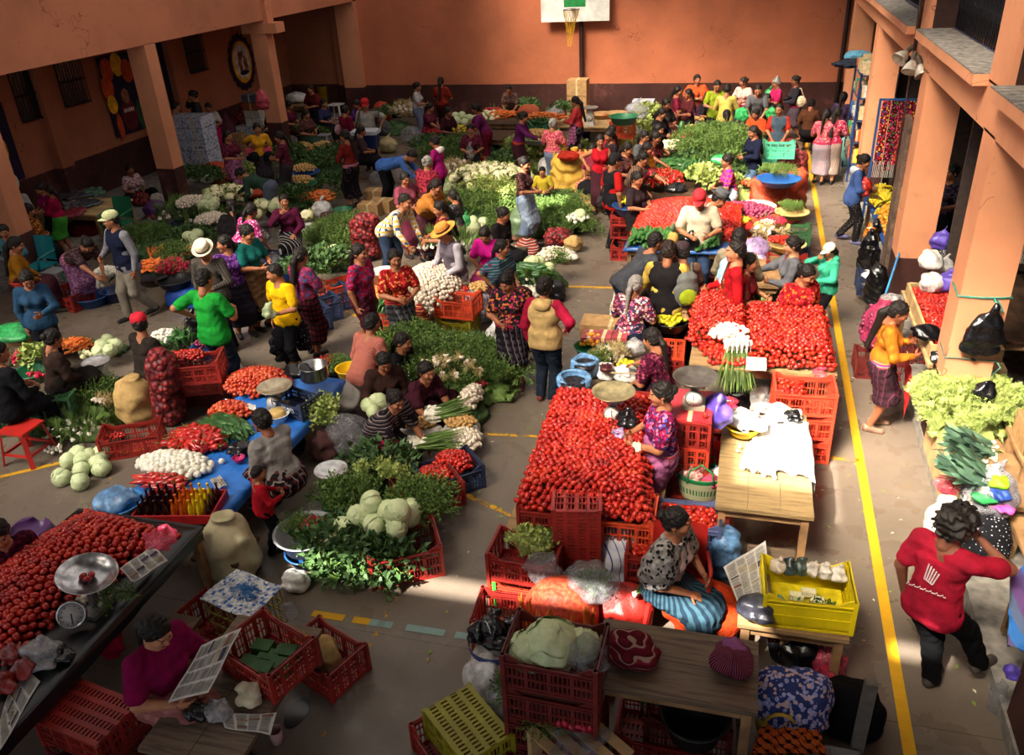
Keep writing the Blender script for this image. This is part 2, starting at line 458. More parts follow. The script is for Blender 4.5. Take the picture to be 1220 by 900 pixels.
def make_hand(parts,wrist,fdir,palm_n,s,curl,detail,side):
 """palm and five fingers as one shell set; palm_n = the way the palm faces; side=+1: thumb towards +cross"""
 f=np.array(fdir,float);f/=np.linalg.norm(f);n=np.array(palm_n,float);n=n-n.dot(f)*f
 n/=max(np.linalg.norm(n),1e-6);u=np.cross(f,n)*side  # across the palm towards the thumb
 m=MB();W=Vector(wrist)
 fv,nv,uv=Vector(f),Vector(n),Vector(u)
 ns=8 if detail else 6
 def ring(center,rx,rn):
  return [center+uv*(math.cos(2*PI*j/ns)*rx)+nv*(math.sin(2*PI*j/ns)*rn) for j in range(ns)]
 rows=[(-.01,.022,.018),(.02,.03,.016),(.055,.04,.014),(.08,.038,.012),(.088,.03,.008)]
 vs=[]
 for t,rx,rn in rows:vs+=ring(W+fv*t*s,rx*s,rn*s)
 fs=[(i*ns+j,i*ns+(j+1)%ns,(i+1)*ns+(j+1)%ns,(i+1)*ns+j) for i in range(len(rows)-1) for j in range(ns)]
 fs.append(tuple((len(rows)-1)*ns+j for j in range(ns)))
 m.add(vs,fs,0,True)
 for i,(off,ln) in enumerate(((.028,.066),(.010,.074),(-.009,.069),(-.027,.054))):
  p=W+fv*.078*s+uv*off*s;pts=[p];a=curl*.35
  d=fv+uv*off*2.2;d.normalize()
  for q in (.45,.32,.25):
   dd=(d*math.cos(a)+nv*math.sin(a)).normalized();p=p+dd*ln*q*s;pts.append(p);a+=curl*.55
  m.tube(pts,[.0092*s,.0088*s,.0078*s,.0055*s],6 if detail else 5)
 p=W+fv*.028*s+uv*.028*s;pts=[p]
 for q,(cu,cn,cf) in zip((.034,.028,.022),((.75,.3+curl*.3,.6),(.45,.35+curl*.35,.8),(.2,.4+curl*.4,.9))):
  dd=(uv*cu+nv*cn+fv*cf).normalized();p=p+dd*q*s;pts.append(p)
 m.tube(pts,[.0125*s,.011*s,.0095*s,.006*s],6 if detail else 5)
 return m
def mb_tri(m):
 """MB -> quads only numpy (n-gons fanned to quads with a doubled corner)"""
 Q=[]
 for f in m.f:
  if len(f)==4:Q.append(f)
  elif len(f)==3:Q.append((f[0],f[1],f[2],f[2]))
  else:
   for i in range(1,len(f)-1,2):Q.append((f[0],f[i],f[i+1],f[min(i+2,len(f)-1)]))
 return np.array([tuple(v) for v in m.v]),np.array(Q)
ARM={  # hand targets (out, forward, up) in torso frame from the shoulder, for arm length 1
 'down':(.10,.06,-.96),'held':(.18,.30,-.62),'front':(-.10,.55,-.50),'reach':(.02,.88,-.42),'low':(-.08,.50,-.75),'face':(-.15,.38,.12),
 'cross':(-.42,.42,-.42),'lap':(-.12,.52,-.62),'up':(.0,.75,.05),'back':(.12,-.25,-.9),'hip':(.22,.05,-.55),'chest':(-.3,.45,-.25),'down_reach':(.0,.55,-.8)}
N_P=[0]
def person(px,py,label,h=1.52,yaw=0,pose='stand',top='plain:#8a2030',bot='plain:#151518',hair='pony',hcol='black',arms=('front','front'),look=(0,15),
           sleeves='short',male=False,hat=None,hatc='#c0392b',skin=0,stout=1.0,seat=.42,lean=None,z0=0.0,shoes='#1c1614',extras=(),name='person',at=None,stride=.28,group=None,hem=None,loose=0.0,legs=None):
 """builds a person whose head top shows at (px, py) when standing on height z0; local frame looks along -Y"""
 S=h/1.55
 N_P[0]+=1
 rs=random.Random(N_P[0]*13+5)
 # ---- skeleton
 hipz=.80*S
 ln={'stand':2,'walk':6,'sit':10,'low':14,'bend':68,'stoop':40,'kneel':12,'squat':25}[pose] if lean is None else lean
 if pose=='sit':hipz=seat+.085*S
 elif pose=='low':hipz=.17*S
 elif pose=='kneel':hipz=.24*S
 elif pose=='squat':hipz=.30*S
 T=rot_to(0,ln)  # positive pitch tips the +Z axis towards -Y
 pel=np.array([0,0,hipz])
 def tp(x,y,z):return pel+T@np.array([x*S,y*S,z*S])  # torso frame (y<0 = front)
 sh_w=(.165 if male else .148)*(1+(stout-1)*.4)
 chest=tp(0,.0,.36);neck=tp(0,.01,.50)
 hyaw,hpit=look
 Rh=rot_to(hyaw,hpit if pose not in ('bend',) else ln*.55+hpit)
 nb=tp(0,.012,.515)
 hc=nb+(Rh@np.array([0,-.012,.125*S]))*1.0
 hc=nb*1.0+Rh@(np.array([0,-.012,.125])*S)
 # ---- resolution from the distance to the camera
 topz=z0+hc[2]+.12*S
 if at is not None:loc=Vector(at);loc.z=z0
 else:
  g=G(px,py,topz);Rz=Euler((0,0,R_(yaw))).to_matrix();off=Rz@Vector((hc[0],hc[1],0));loc=Vector((g.x-off.x,g.y-off.y,z0))
 D=dist_cam((loc.x,loc.y,loc.z+1))
 v=min(.024,max(.0095,D*.00118));vh=max(.0042,v*.42)
 near=D<13
 # ---- legs
 hips=[tp(-.082,0,-.01),tp(.082,0,-.01)]
 lt,ls=.385*S,.375*S;an=.065*S
 feet=[];knees=[];toes=[]
 for i,sx in enumerate((-1,1)):
  hp=hips[i];toe=np.array([sx*.12,-1,0])
  if pose in ('stand','bend','stoop'):
   back=.0 if pose=='stand' else (.05 if pose=='stoop' else .03)
   spread=.085 if not male else .11
   ft=np.array([sx*spread*S,(back-.0+(0.03 if (i==0) else -.03))*S,an]);pole=(0,-1,0)
  elif pose=='walk':
   ft=np.array([sx*.07*S,(-stride if i==0 else stride)*S,an+(0 if i==0 else .05*S)]);pole=(0,-1,0)
  elif pose=='sit':
   ft=np.array([sx*.10*S,hp[1]-.40*S,an]);pole=(0,-1,.6)
  elif pose=='low':
   ft=np.array([sx*.20*S,hp[1]-.62*S,an*.8]);pole=(sx*1.1,-.2,.55);toe=np.array([sx*.3,-.8,.5])
  elif pose=='kneel':
   ft=np.array([sx*.11*S,hp[1]+.12*S,an*.7]);pole=(0,-1,-.12);toe=np.array([0,1,-.1])
  elif pose=='squat':
   ft=np.array([sx*.12*S,hp[1]-.16*S,an]);pole=(0,-1,1)
  if legs:  # where the two feet show in the frame
   q=Euler((0,0,-R_(yaw))).to_matrix()@(G(*legs[i],z0)-loc);ft=np.array([q.x,q.y,an])
  kn,ft=seg_ik(hp,ft,lt,ls,pole)
  if pose=='kneel':kn=hp+np.array([sx*.02,-lt*.96,-hp[2]+.07*S]);ft=kn+np.array([0,ls*.95,-.01])
  feet.append(ft);knees.append(kn);toes.append(toe/np.linalg.norm(toe))
 # ---- arms
 sh=[tp(-sh_w,.01,.44),tp(sh_w,.01,.44)]
 la,lf=.265*S,.235*S
 els=[];wrs=[]
 for i,sx in enumerate((-1,1)):
  q=ARM[arms[i]] if isinstance(arms[i],str) else arms[i]
  Larm=la+lf
  if arms[i]=='down' or arms[i]=='down_reach' or pose in ('bend','stoop') and arms[i] in ('reach','low','front'):
   M=rot_to(0,ln*.25)
  else:M=rot_to(0,min(ln,30))
  tgt=sh[i]+M@(np.array([sx*q[0],-q[1],q[2]])*Larm)
  el,wr=seg_ik(sh[i],tgt,la,lf,(sx*.75,.55,-.5))
  els.append(el);wrs.append(wr)
 st=stout
 b=SDF(v)
 b.cap(tp(-.06,0,.0),tp(.06,0,.0),.095*S*st,k=.04).cap(tp(0,0,.02),tp(0,0,.22),.10*S*st,.095*S*st,.05)
 b.cap(tp(-.06,0,.34),tp(.06,0,.34),.095*S*st,k=.05).cap(tp(-sh_w*.8,.01,.44),tp(sh_w*.8,.01,.44),.055*S,k=.05)
 b.cap(tp(0,.012,.44),nb+(hc-nb)*.4,.06*S,.048*S,.04)
 for i in (0,1):
  b.cap(hips[i],knees[i],.082*S*st,.056*S,.03).cap(knees[i],feet[i],.054*S,.034*S,.025)
  mid=knees[i]*.68+feet[i]*.32+np.array([0,.012*S,0]);b.cap(knees[i],mid,.045*S,.05*S,.02)
  a=feet[i]+np.array([0,.02*S,-.03*S]) if toes[i][1]<0 else feet[i]
  b.cap(a,a+toes[i]*.13*S+np.array([0,0,-.012*S]),.034*S,.028*S,.02)
  b.cap(sh[i],els[i],.052*S*(1+(st-1)*.7),.040*S*(1+(st-1)*.5),.03).cap(els[i],wrs[i],.040*S*(1+(st-1)*.5),.024*S,.02)
 parts=[b.verts()]
 nbody=len(parts[0][1])
 hf=head_parts(vh,Rh,hc,S,male);HV,HQ=hf.verts()
 if (HV[HQ].mean(axis=1)[:,2]>-9).any():parts.append((HV,HQ))
 mi=[np.zeros(nbody,int),head_paint(Rh,hc,S)(HV[HQ].mean(axis=1))]
 wrist_dirs=[]
 for i,sx in enumerate((-1,1)):
  fd=wrs[i]-els[i];fd=fd/np.linalg.norm(fd)
  if abs(fd[2])>.8:pn=np.array([-sx,0,0.]);
  else:pn=np.array([-sx*.35,0,-1.0])
  aname=arms[i] if isinstance(arms[i],str) else ''
  if aname in ('front','chest','cross'):pn=np.array([-sx*.8,.5,.1])
  if aname=='face':pn=np.array([0,1,0.])
  # the thumb side: forward or up
  f_=fd;n_=pn-pn.dot(f_)*f_;n_/=np.linalg.norm(n_);u_=np.cross(f_,n_);want=np.array([0,-1,.6]);sd=1 if u_.dot(want)>0 else -1
  hm=make_hand(None,wrs[i],fd,pn,S*.95,1.1 if aname in ('held','front','hip','face') else .55,near,sd)
  V,Q=mb_tri(hm);parts.append((V,Q));mi.append(np.zeros(len(Q),int));wrist_dirs.append((wrs[i],fd,n_))
 V,Q=join_np(parts)
 me=mesh_np('body',V,Q,True,np.concatenate(mi))
 root=link(name,me,[SKIN[skin],EYE_W,EYE_D,LIP,BROW],None,loc,R_(yaw))
 tag(root,label,'person' if name=='person' else name,group)
 # ---- hair
 if hair!='none':
  bd=(0,.25,-1) if ln<30 else tuple(-(T@np.array([0,.0,1.0]))*.5+np.array([0,0,-.5]))
  hl={'pony':.30,'braid':.42,'long':.40}.get(hair,.3)
  HV,HQ=make_hair(max(vh,.006),Rh,hc,S,hair,bd,hl)
  if len(HV):link('hair',mesh_np('hair',HV,HQ),HAIR[hcol],root)
 # ---- top
 t=SDF(v);g=(.009 if male else .013)+loose
 gh=g+(.020 if (male or hem=='out') else 0)
 t.cap(tp(-.066,0,-.02),tp(.066,0,-.02),(.098*st+gh)*S,k=.05).cap(tp(0,0,.04),tp(0,0,.22),(.098*st+gh*.9)*S,(.097*st+g)*S,.06)
 t.cap(tp(-.062,0,.34),tp(.062,0,.34),(.094*st+g)*S,k=.05).cap(tp(-sh_w*.85,.01,.44),tp(sh_w*.85,.01,.44),(.052+g)*S,k=.05)
 t.cap(tp(-.052,0,.08),tp(.052,0,.08),(.097*st+g+.006)*S,k=.04)
 if male:t.cap(tp(-.05,0,.2),tp(.05,0,.2),(.094*st+g)*S,k=.05)
 if not male:t.ell(tp(-.06,-.085*st,.31),(.062*S,)*3,.04).ell(tp(.06,-.085*st,.31),(.062*S,)*3,.04)
 for i in (0,1):
  if sleeves=='none':continue
  ax_=1.0+(st-1)*.6
  if sleeves=='short':e=sh[i]+(els[i]-sh[i])*.72;t.cap(sh[i],e,(.055*ax_+g)*S,(.052*ax_+g*1.3)*S,.03)
  else:
   t.cap(sh[i],els[i],(.055*ax_+g)*S,(.042*ax_+g)*S,.03).cap(els[i],wrs[i]-(wrs[i]-els[i])*.06,(.042*ax_+g)*S,(.028+g*.7)*S,.02)
 hemz=-.10 if (male or hem=='out') else -.02
 nrm=T@np.array([0,0,1.0]);base=tp(0,0,hemz)
 t.sub(tp(0,-.035,.56),np.array([.072,.075,.066])*S,.01,T)
 if pose not in ('sit','low','squat','kneel') or True:
  # hem: keep what lies above the hem plane of the torso, but let hanging sleeves and hands pass
  pass
 amp=.004 if v<.014 else 0
 TV,TQ=t.verts((amp,34,rs.random()*6) if amp else None)
 C=TV[TQ].mean(axis=1);keep=((C-base)@nrm>0)|(np.abs(((C-base)@(T@np.array([1.,0,0]))))>(.20*st)*S)
 link('blouse' if not male else 'shirt',mesh_np('top',TV,TQ[keep]),cloth(top),root)
 # ---- skirt or trousers
 s2=SDF(v*1.1)
 if not male and not bot.startswith('T'):
  q=.045
  for i in (0,1):
   s2.cap(hips[i],knees[i],(.10*st+.012)*S,(.075+.02)*S,.10)
   ank=knees[i]+(feet[i]-knees[i])*(.72 if pose!='kneel' else .9)
   s2.cap(knees[i],ank,(.095)*S,(.115)*S,.10)
  kk=(knees[0]+knees[1])/2;aa=kk+((feet[0]+feet[1])/2-kk)*(.70 if pose!='kneel' else .9)
  s2.cap((hips[0]+hips[1])/2,kk,.11*st*S,.10*S,.08).cap(kk,aa,.10*S,.12*S,.08)
  s2.cap(tp(-.06,0,.09),tp(.06,0,.09),(.098*st+.008)*S,k=.05)
  s2.cut((0,0,1),.004 if pose in ('low','kneel') else (.20*S if hem!='knee' else .38*S))
  s2.cut(tuple(-(T@np.array([0,0,1.0]))),-float((T@np.array([0,0,1.0])).dot(tp(0,0,.10)))) if pose in ('bend','stoop','stand','walk') else None
  SV,SQ=s2.verts((.006,40,rs.random()*6) if v<.016 else None)
  link('skirt',mesh_np('skirt',SV,SQ),cloth(bot),root)
  # sash round the waist
  if 'sash' in extras or rs.random()<.15:
   m=MB();rr=(.098*st+.026)*S
   M4=Matrix([[T[r][c] for c in range(3)]+[float(tp(0,0,.07)[r])] for r in range(3)]+[[0,0,0,1]])
   m.lathe([(rr*.98,-.035*S),(rr*1.03,0),(rr*.98,.035*S)],24,sx=1.5,sy=1.02,M=M4)
   m.build('sash',cloth(rs.choice(['band:#b03060,#e0a030,#3060a0','band:#802030,#d05030','plain:#a02848'])),root)
 else:
  for i in (0,1):
   s2.cap(hips[i],knees[i],(.088*st+.014)*S,(.066+.01)*S,.02).cap(knees[i],feet[i],(.064+.01)*S,(.052+.008+loose)*S,.02)
  s2.cap(tp(-.058,0,.0),tp(.058,0,.0),(.094*st+.008)*S,k=.03).cap(tp(-.05,0,.06),tp(.05,0,.06),(.090*st+.006)*S,k=.03)
  s2.cut((0,0,1),.05*S)
  SV,SQ=s2.verts((.004,36,rs.random()*6) if v<.016 else None)
  link('trousers',mesh_np('trousers',SV,SQ),cloth(bot.lstrip('T')),root)
 # ---- shoes
 if D<22:
  for i in (0,1):
   sm=SDF(max(.008,v*.8));a=feet[i]+np.array([0,.035*S,-.034*S]) if toes[i][1]<0 else feet[i]-np.array([0,.02,.0])
   tt=toes[i];e=a+tt*.175*S+np.array([0,0,-.01*S])
   sm.cap(a,e,.038*S,.036*S,.02).cap(a+(0,0,.02*S),a+tt*.06*S,.036*S,.04*S,.02)
   if toes[i][1]<0 and abs(toes[i][2])<.2:sm.cut((0,0,1),.0)
   VV,QQ=sm.verts()
   if len(VV):link('shoe',mesh_np('shoe',VV,QQ),plain(shoes,.6,.35),root)
 info=dict(root=root,tp=tp,T=T,S=S,hc=hc,Rh=Rh,v=v,wr=wrs,wd=wrist_dirs,els=els,sh=sh,hips=hips,knees=knees,feet=feet,pel=pel,st=st,loc=loc,yaw=yaw,D=D,nb=nb,sh_w=sh_w)
 if hat:add_hat(info,hat,hatc)
 for e in extras:add_extra(info,e,rs)
 return info
def mat4(R,c,s=1.0):
 return Matrix([[R[r][k]*s for k in range(3)]+[float(c[r])] for r in range(3)]+[[0,0,0,1]])
def add_hat(I,kind,c):
 S=I['S'];m=MB();M=mat4(I['Rh'],I['hc'],S)
 if kind=='cap':
  m.lathe([(.094,.035),(.099,.06),(.094,.09),(.075,.118),(.045,.132),(.005,.136)],20,c=(0,.012,0),sx=.92,sy=1.08,M=M)
  vs=[];
  for i in range(9):
   a=-PI*.5+(i-4)*.26
   for r in (1,1.75-.04*(i-4)**2):
    vs.append(M@Vector((math.cos(a)*.088*(r if r==1 else 1.0),.012+math.sin(a)*.1*r,.052-(r-1)*.02-.0015*(i-4)**2)))
  fs=[(2*i,2*i+1,2*i+3,2*i+2) for i in range(8)]
  vs2=[v+M.to_3x3()@Vector((0,0,-.006)) for v in vs];k=len(vs)
  m.add(vs,fs,0,True);m.add(vs2,[f[::-1] for f in fs],0,True)
  m.build('cap',plain(c,.8,.2),I['root'])
 else:
  br={'straw':.185,'cowboy':.2,'fedora':.15}[kind]
  m.lathe([(br,.058 if kind!='cowboy' else .075),(br*.85,.048),(.1,.05),(.1,.052),(.097,.10),(.088,.142),(.07,.15),(.035,.138),(.005,.135)],26,c=(0,.012,0),sx=.92,sy=1.06,M=M)
  m.lathe([(br,.063 if kind!='cowboy' else .08),(br,.058 if kind!='cowboy' else .075)],26,c=(0,.012,0),sx=.92,sy=1.06,M=M)
  o=m.build('hat',plain(c,.8,.2,var=.15,scale=60,bump=.3),I['root'])
  b=MB();b.lathe([(.1025,.052),(.101,.078)],26,c=(0,.012,0),sx=.92,sy=1.06,M=M);b.build('hat_band',plain('#2a201a',.7),o)
def add_extra(I,e,rs):
 kind,_,c=e.partition('=');S,tp,root,T=I['S'],I['tp'],I['root'],I['T'];v=I['v']
 if kind=='shawl':
  t=SDF(v);st=I['st'];w=I['sh_w']
  t.cap(tp(-w,.01,.43),tp(w,.01,.43),.088*S,k=.05).cap(tp(-w*1.1,.0,.30),tp(w*1.1,.0,.30),.125*S*st,k=.06).cap(tp(-w*.9,.03,.18),tp(w*.9,.03,.18),.115*S*st,k=.05)
  for i in (0,1):t.cap(I['sh'][i],I['sh'][i]+(I['els'][i]-I['sh'][i])*.8,.078*S,.07*S,.04)
  t.sub(tp(0,-.03,.56),np.array([.09,.10,.1])*S,.01,T);n=T@np.array([0,0,1.]);t.cut(tuple(n),float(n.dot(tp(0,0,.12))))
  V,Q=t.verts((.007,30,rs.random()*6));link('shawl',mesh_np('shawl',V,Q),cloth(c),root)
 elif kind=='apron':
  q=SDF(v);sk=max(.012,v*1.1)
  q.cap(tp(-.05,-.03,.08),tp(.05,-.03,.08),.112*S*I['st'],k=.05)
  for i in (0,1):q.cap(I['hips'][i]+(0,-.02,0),I['knees'][i]+(0,-.02,0),.125*S*I['st'],.115*S,.09)
  kk=(I['knees'][0]+I['knees'][1])/2;ff=(I['feet'][0]+I['feet'][1])/2;q.cap(kk+(0,-.02,0),kk+(ff-kk)*.35+(0,-.03,0),.12*S,.13*S,.08)
  V,Q=q.verts((.007,36,rs.random()*6));C=V[Q].mean(axis=1);k=(C[:,1]-(I['pel'][1]-.0))<.02
  if len(V):link('apron',mesh_np('apron',V,Q[k]),cloth(c),root)
 elif kind=='vest':
  t=SDF(v);st=I['st'];w=I['sh_w'];g=.03
  t.cap(tp(-.062,0,-.02),tp(.062,0,-.02),(.098*st+g)*S,k=.05).cap(tp(0,0,.04),tp(0,0,.22),(.098*st+g)*S,k=.06).cap(tp(-.055,0,.09),tp(.055,0,.09),(.1*st+g)*S,k=.04)
  t.cap(tp(-.065,0,.34),tp(.065,0,.34),(.096*st+g)*S,k=.05).cap(tp(-w*.72,.01,.435),tp(w*.72,.01,.435),(.058+g*.6)*S,k=.05)
  t.sub(tp(0,-.03,.555),np.array([.07,.09,.08])*S,.01,T);n=T@np.array([0,0,1.]);t.cut(tuple(n),float(n.dot(tp(0,0,-.06))))
  V,Q=t.verts((.004,26,rs.random()*6));link('vest',mesh_np('vest',V,Q),cloth(c),root)
 elif kind=='hood':
  t=SDF(v);t.ell(tp(0,.10,.47),np.array([.1,.06,.07])*S,.02).cap(tp(-.06,.05,.49),tp(.06,.05,.49),.045*S,k=.03)
  V,Q=t.verts((.004,40,1));link('hood',mesh_np('hood',V,Q),cloth(c),root)
 elif kind=='backpack':
  cs=c.split('+');t=SDF(v)
  t.ell(tp(0,.21,.24),np.array([.15,.10,.2])*S,.02).ell(tp(0,.2,.40),np.array([.13,.09,.08])*S,.03)
  V,Q=t.verts((.003,30,1));b=link('backpack',mesh_np('backpack',V,Q),cloth(cs[0]),root)
  t=SDF(v);t.ell(tp(0,.31,.20),np.array([.11,.045,.10])*S,.02);V,Q=t.verts();link('pocket',mesh_np('pocket',V,Q),cloth(cs[-1]),b)
  for sx in (-1,1):
   m=MB();m.tube([tp(sx*.08,.14,.44),tp(sx*.1,.05,.52),tp(sx*.11,-.07,.46),tp(sx*.11,-.13,.32),tp(sx*.12,-.04,.12)],.016*S,6);m.build('strap',cloth(cs[0]),b)
 elif kind=='bundle':  # cloth carried on the back
  t=SDF(v);t.ell(tp(0,.19,.24),np.array([.17,.13,.17])*S,.03).cap(tp(-.15,.05,.42),tp(.1,.1,.3),.05*S,k=.05).cap(tp(.15,-.05,.42),tp(.0,-.12,.26),.035*S,k=.04)
  V,Q=t.verts((.006,30,2));link('carrying_cloth',mesh_np('carrying_cloth',V,Q),cloth(c),root)
 elif kind=='glasses':
  m=MB();M=mat4(I['Rh'],I['hc'],S)
  for sx in (-1,1):
   m.tube([M@Vector((sx*.031+.017*math.cos(a),-.1,.008+.013*math.sin(a))) for a in [k*PI/5 for k in range(11)]],.0018,5)
   m.tube([M@Vector((sx*.048,-.098,.01)),M@Vector((sx*.078,.0,.008))],.0018,5)
  m.build('glasses',plain('#15151a',.4),root)
 elif kind=='earring':
  m=MB();M=mat4(I['Rh'],I['hc'],S)
  for sx in (-1,1):m.lathe([(.001,-.05),(.008,-.044),(.001,-.036)],8,c=(sx*.082,.005,0),M=M)
  m.build('earrings',plain('#d0b060',.3,.6,.8),root)
 elif kind=='satchel':
  m=SDF(v);m.ell(tp(.2,.04,-.02),np.array([.05,.12,.13])*S,.02);V,Q=m.verts((.004,30,2));b=link('shoulder_bag',mesh_np('bag',V,Q),cloth(c),root)
  q=MB();q.tube([tp(.19,-.03,.1),tp(.0,-.13,.3),tp(-.12,-.05,.5),tp(-.1,.06,.48),tp(.05,.14,.25),tp(.2,.1,.06)],.012*S,6);q.build('strap',cloth(c),b)
 elif kind=='sidebag':
  m=SDF(v);m.ell(tp(.2,.08,.18),np.array([.06,.14,.13])*S,.02);V,Q=m.verts((.004,30,2));b=link('shoulder_bag',mesh_np('bag',V,Q),cloth(c),root)
  q=MB();q.tube([tp(.2,-.02,.26),tp(.17,-.02,.5),tp(.18,.1,.48),tp(.21,.16,.28)],.01*S,6);q.build('strap',cloth(c),b)
# ---------------------------------------------------------------- the building
def S_(o):o['kind']='structure';return o
def paint_mat(name,top,band,zb,rough=.85):
 """painted plaster: terracotta above, dark red-brown dado below the line zb, stains and scuffs"""
 t=NT(name);w=t.wco();z=t.sep(w)[2]
 n1=t.noise(.55,6,w,.62);n2=t.noise(6,5,w,.6);n3=t.noise(40,3,w)
 c=t.ramp(n1,[(.3,[x*.86 for x in srgb_inv(top)]),(.55,top),(.75,[min(1,x*1.08) for x in srgb_inv(top)])])
 c=t.mix(t.math('MULTIPLY',t.math('GREATER_THAN',n2,.66),.18),c,'#8a5040')
 b=t.ramp(t.noise(1.3,7,w,.68),[(.32,[x*.7 for x in srgb_inv(band)]),(.58,band),(.70,[min(1,x*1.45+.03) for x in srgb_inv(band)])])
 wob=t.math('ADD',z,t.math('MULTIPLY',t.noise(3,3,w),.02))
 c=t.mix(t.math('LESS_THAN',wob,zb+.01),c,b)
 # hairline cracks
 v=t.node('ShaderNodeTexVoronoi',feature='DISTANCE_TO_EDGE');v.inputs['Scale'].default_value=.55
 mixv=t.node('ShaderNodeVectorMath',operation='ADD');nn=t.node('ShaderNodeTexNoise');nn.inputs['Scale'].default_value=2.5;t.link(w,nn.inputs['Vector'])
 t.link(w,mixv.inputs[0]);t.link(nn.outputs['Color'],mixv.inputs[1]);t.link(mixv.outputs[0],v.inputs['Vector'])
 crack=t.math('MULTIPLY',t.math('LESS_THAN',v.outputs['Distance'],.0035),t.math('GREATER_THAN',t.noise(.9,2,w),.56))
 c=t.mix(t.math('MULTIPLY',crack,.5),c,'#5a2a20')
 t.color(c).set(rough,.2).bump(n3,.25,.004)
 return t.m
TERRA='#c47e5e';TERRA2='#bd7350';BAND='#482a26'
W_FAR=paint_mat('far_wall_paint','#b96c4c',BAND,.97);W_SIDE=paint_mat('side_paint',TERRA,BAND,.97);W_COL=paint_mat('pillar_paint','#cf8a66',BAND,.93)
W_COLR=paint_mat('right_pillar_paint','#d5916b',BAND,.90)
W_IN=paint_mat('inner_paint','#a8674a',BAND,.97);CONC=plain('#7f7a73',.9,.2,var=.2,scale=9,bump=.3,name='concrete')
def floor_mat():
 t=NT('market_floor');w=t.wco()
 a=t.ramp(t.noise(.7,8,w,.65),[(.3,'#5a5046'),(.5,'#655a4f'),(.68,'#716558')])
 sp=t.noise(95,2,w);c=t.mix(t.math('MULTIPLY',t.math('GREATER_THAN',sp,.68),.45),a,'#a69a8c')
 st=t.noise(2.4,6,w,.7);c=t.mix(t.math('MULTIPLY',t.math('GREATER_THAN',st,.68),.16),c,'#3f3833')
 # poured joints
 x,y=t.sep(w)[0],t.sep(w)[1]
 for ax,per,off in ((y,2.74,1.0),(x,3.3,.9)):
  fr=t.math('FRACT',t.math('DIVIDE',t.math('ADD',ax,off),per));c=t.mix(t.math('MULTIPLY',t.math('LESS_THAN',fr,.0035),.6),c,'#2c2622')
 t.color(c).set(.62,.35);t.bump(t.noise(60,4,w),.25,.004)
 r=t.ramp(t.noise(3,5,w),[(.35,(.45,.45,.45)),(.7,(.8,.8,.8))]);t.link(r,t.b.inputs['Roughness'])
 return t.m
YF=24.8;XL=-11.5;XR=2.02
m=MB();m.box(-16,8,-1.5,26,-.2,0);S_(m.build('floor',floor_mat()))
def paint_strip(name,pts,w,col,wear=.5):
 t=NT('worn_paint');wc=t.wco();n=t.noise(9,8,wc,.75)
 t.color(t.ramp(n,[(.3,col),(.62,[x*.92 for x in srgb_inv(col)])])).set(.7,.25)
 a=t.math('LESS_THAN',n,wear);tr=t.node('ShaderNodeBsdfTransparent');mx=t.node('ShaderNodeMixShader')
 t.link(a,mx.inputs[0]);t.link(tr.outputs[0],mx.inputs[1]);t.link(t.b.outputs[0],mx.inputs[2]);t.link(mx.outputs[0],t.n['Material Output'].inputs[0])
 m=MB()
 for i in range(len(pts)-1):
  a_=Vector((*pts[i],0));b_=Vector((*pts[i+1],0));d=(b_-a_).normalized();s=Vector((-d.y,d.x,0))*w/2
  m.add([a_-s+Vector((0,0,.004)),a_+s+Vector((0,0,.004)),b_+s+Vector((0,0,.004)),b_-s+Vector((0,0,.004))],[(0,3,2,1)])
 o=m.build(name,t.m);S_(o);return o
YEL='#cc9818'
paint_strip('floor_line',[(1.38,1.0),(1.38,24.3)],.085,YEL,.66)
paint_strip('floor_line',[(-5.54,10.45),(-4.9,10.16),(-4.3,10.2),(-3.79,10.42),(-3.2,10.9),(-2.75,11.9)],.06,YEL,.6)
paint_strip('floor_line',[(-2.75,11.98),(-.9,12.1)],.06,YEL,.62)
paint_strip('floor_line',[(-6.2,11.0),(-5.54,10.45)],.06,YEL,.45)
paint_strip('floor_line',[(.2,16.48),(1.38,16.43)],.05,YEL,.6)
paint_strip('floor_line',[(-.4,7.75),(1.38,7.80)],.06,YEL,.52)
paint_strip('floor_line',[(-3.3,7.5),(-1.5,7.68)],.045,YEL,.5)
paint_strip('floor_line',[(-3.0,6.75),(-2.45,6.43),(-1.96,6.22),(-1.3,6.0)],.06,YEL,.5)
paint_strip('floor_line',[(-7.9,5.5),(-7.12,6.11),(-5.3,7.2)],.06,YEL,.56)
paint_strip('floor_line',[(-6.6,4.65),(-5.75,5.35)],.06,YEL,.58)
paint_strip('floor_line',[(-2.6,3.0),(-2.6,5.0)],.06,YEL,.42)
for a,b,c in ((-3.22,-2.93,YEL),(-2.85,-2.7,YEL),(-2.7,-2.5,'#83a09a'),(-2.38,-2.05,'#83a09a'),(-1.96,-1.66,'#83a09a')):
 paint_strip('floor_line',[(a,4.58+(b+3)*.02),(b,4.58+(b+3.2)*.02)],.07,c,.8)
# scattered leaves and scraps on the floor
def litter():
 m=MB();r=random.Random(3)
 for i in range(520):
  if i<300:x,y=r.uniform(-2.6,1.9),r.uniform(4.2,12)
  else:x,y=r.uniform(-9,1.9),r.uniform(4.2,20)
  s=r.uniform(.006,.03);a=r.uniform(0,6.3);k=r.choice([0,0,0,1,2])
  c,d=math.cos(a)*s,math.sin(a)*s;z=.004+r.uniform(.001,.006)
  m.add([(x-c,y-d,z),(x+d*.5,y-c*.5,z+.004),(x+c,y+d,z),(x-d*.5,y+c*.5,z+.005)],[(0,1,2,3)],k)
 o=m.build('leaf_litter',[plain('#7f9a3c',.7),plain('#d8cfb8',.8),plain('#a88a4a',.8)]);tag(o,'torn leaves and scraps trodden onto the market floor','litter',kind='stuff')
litter()
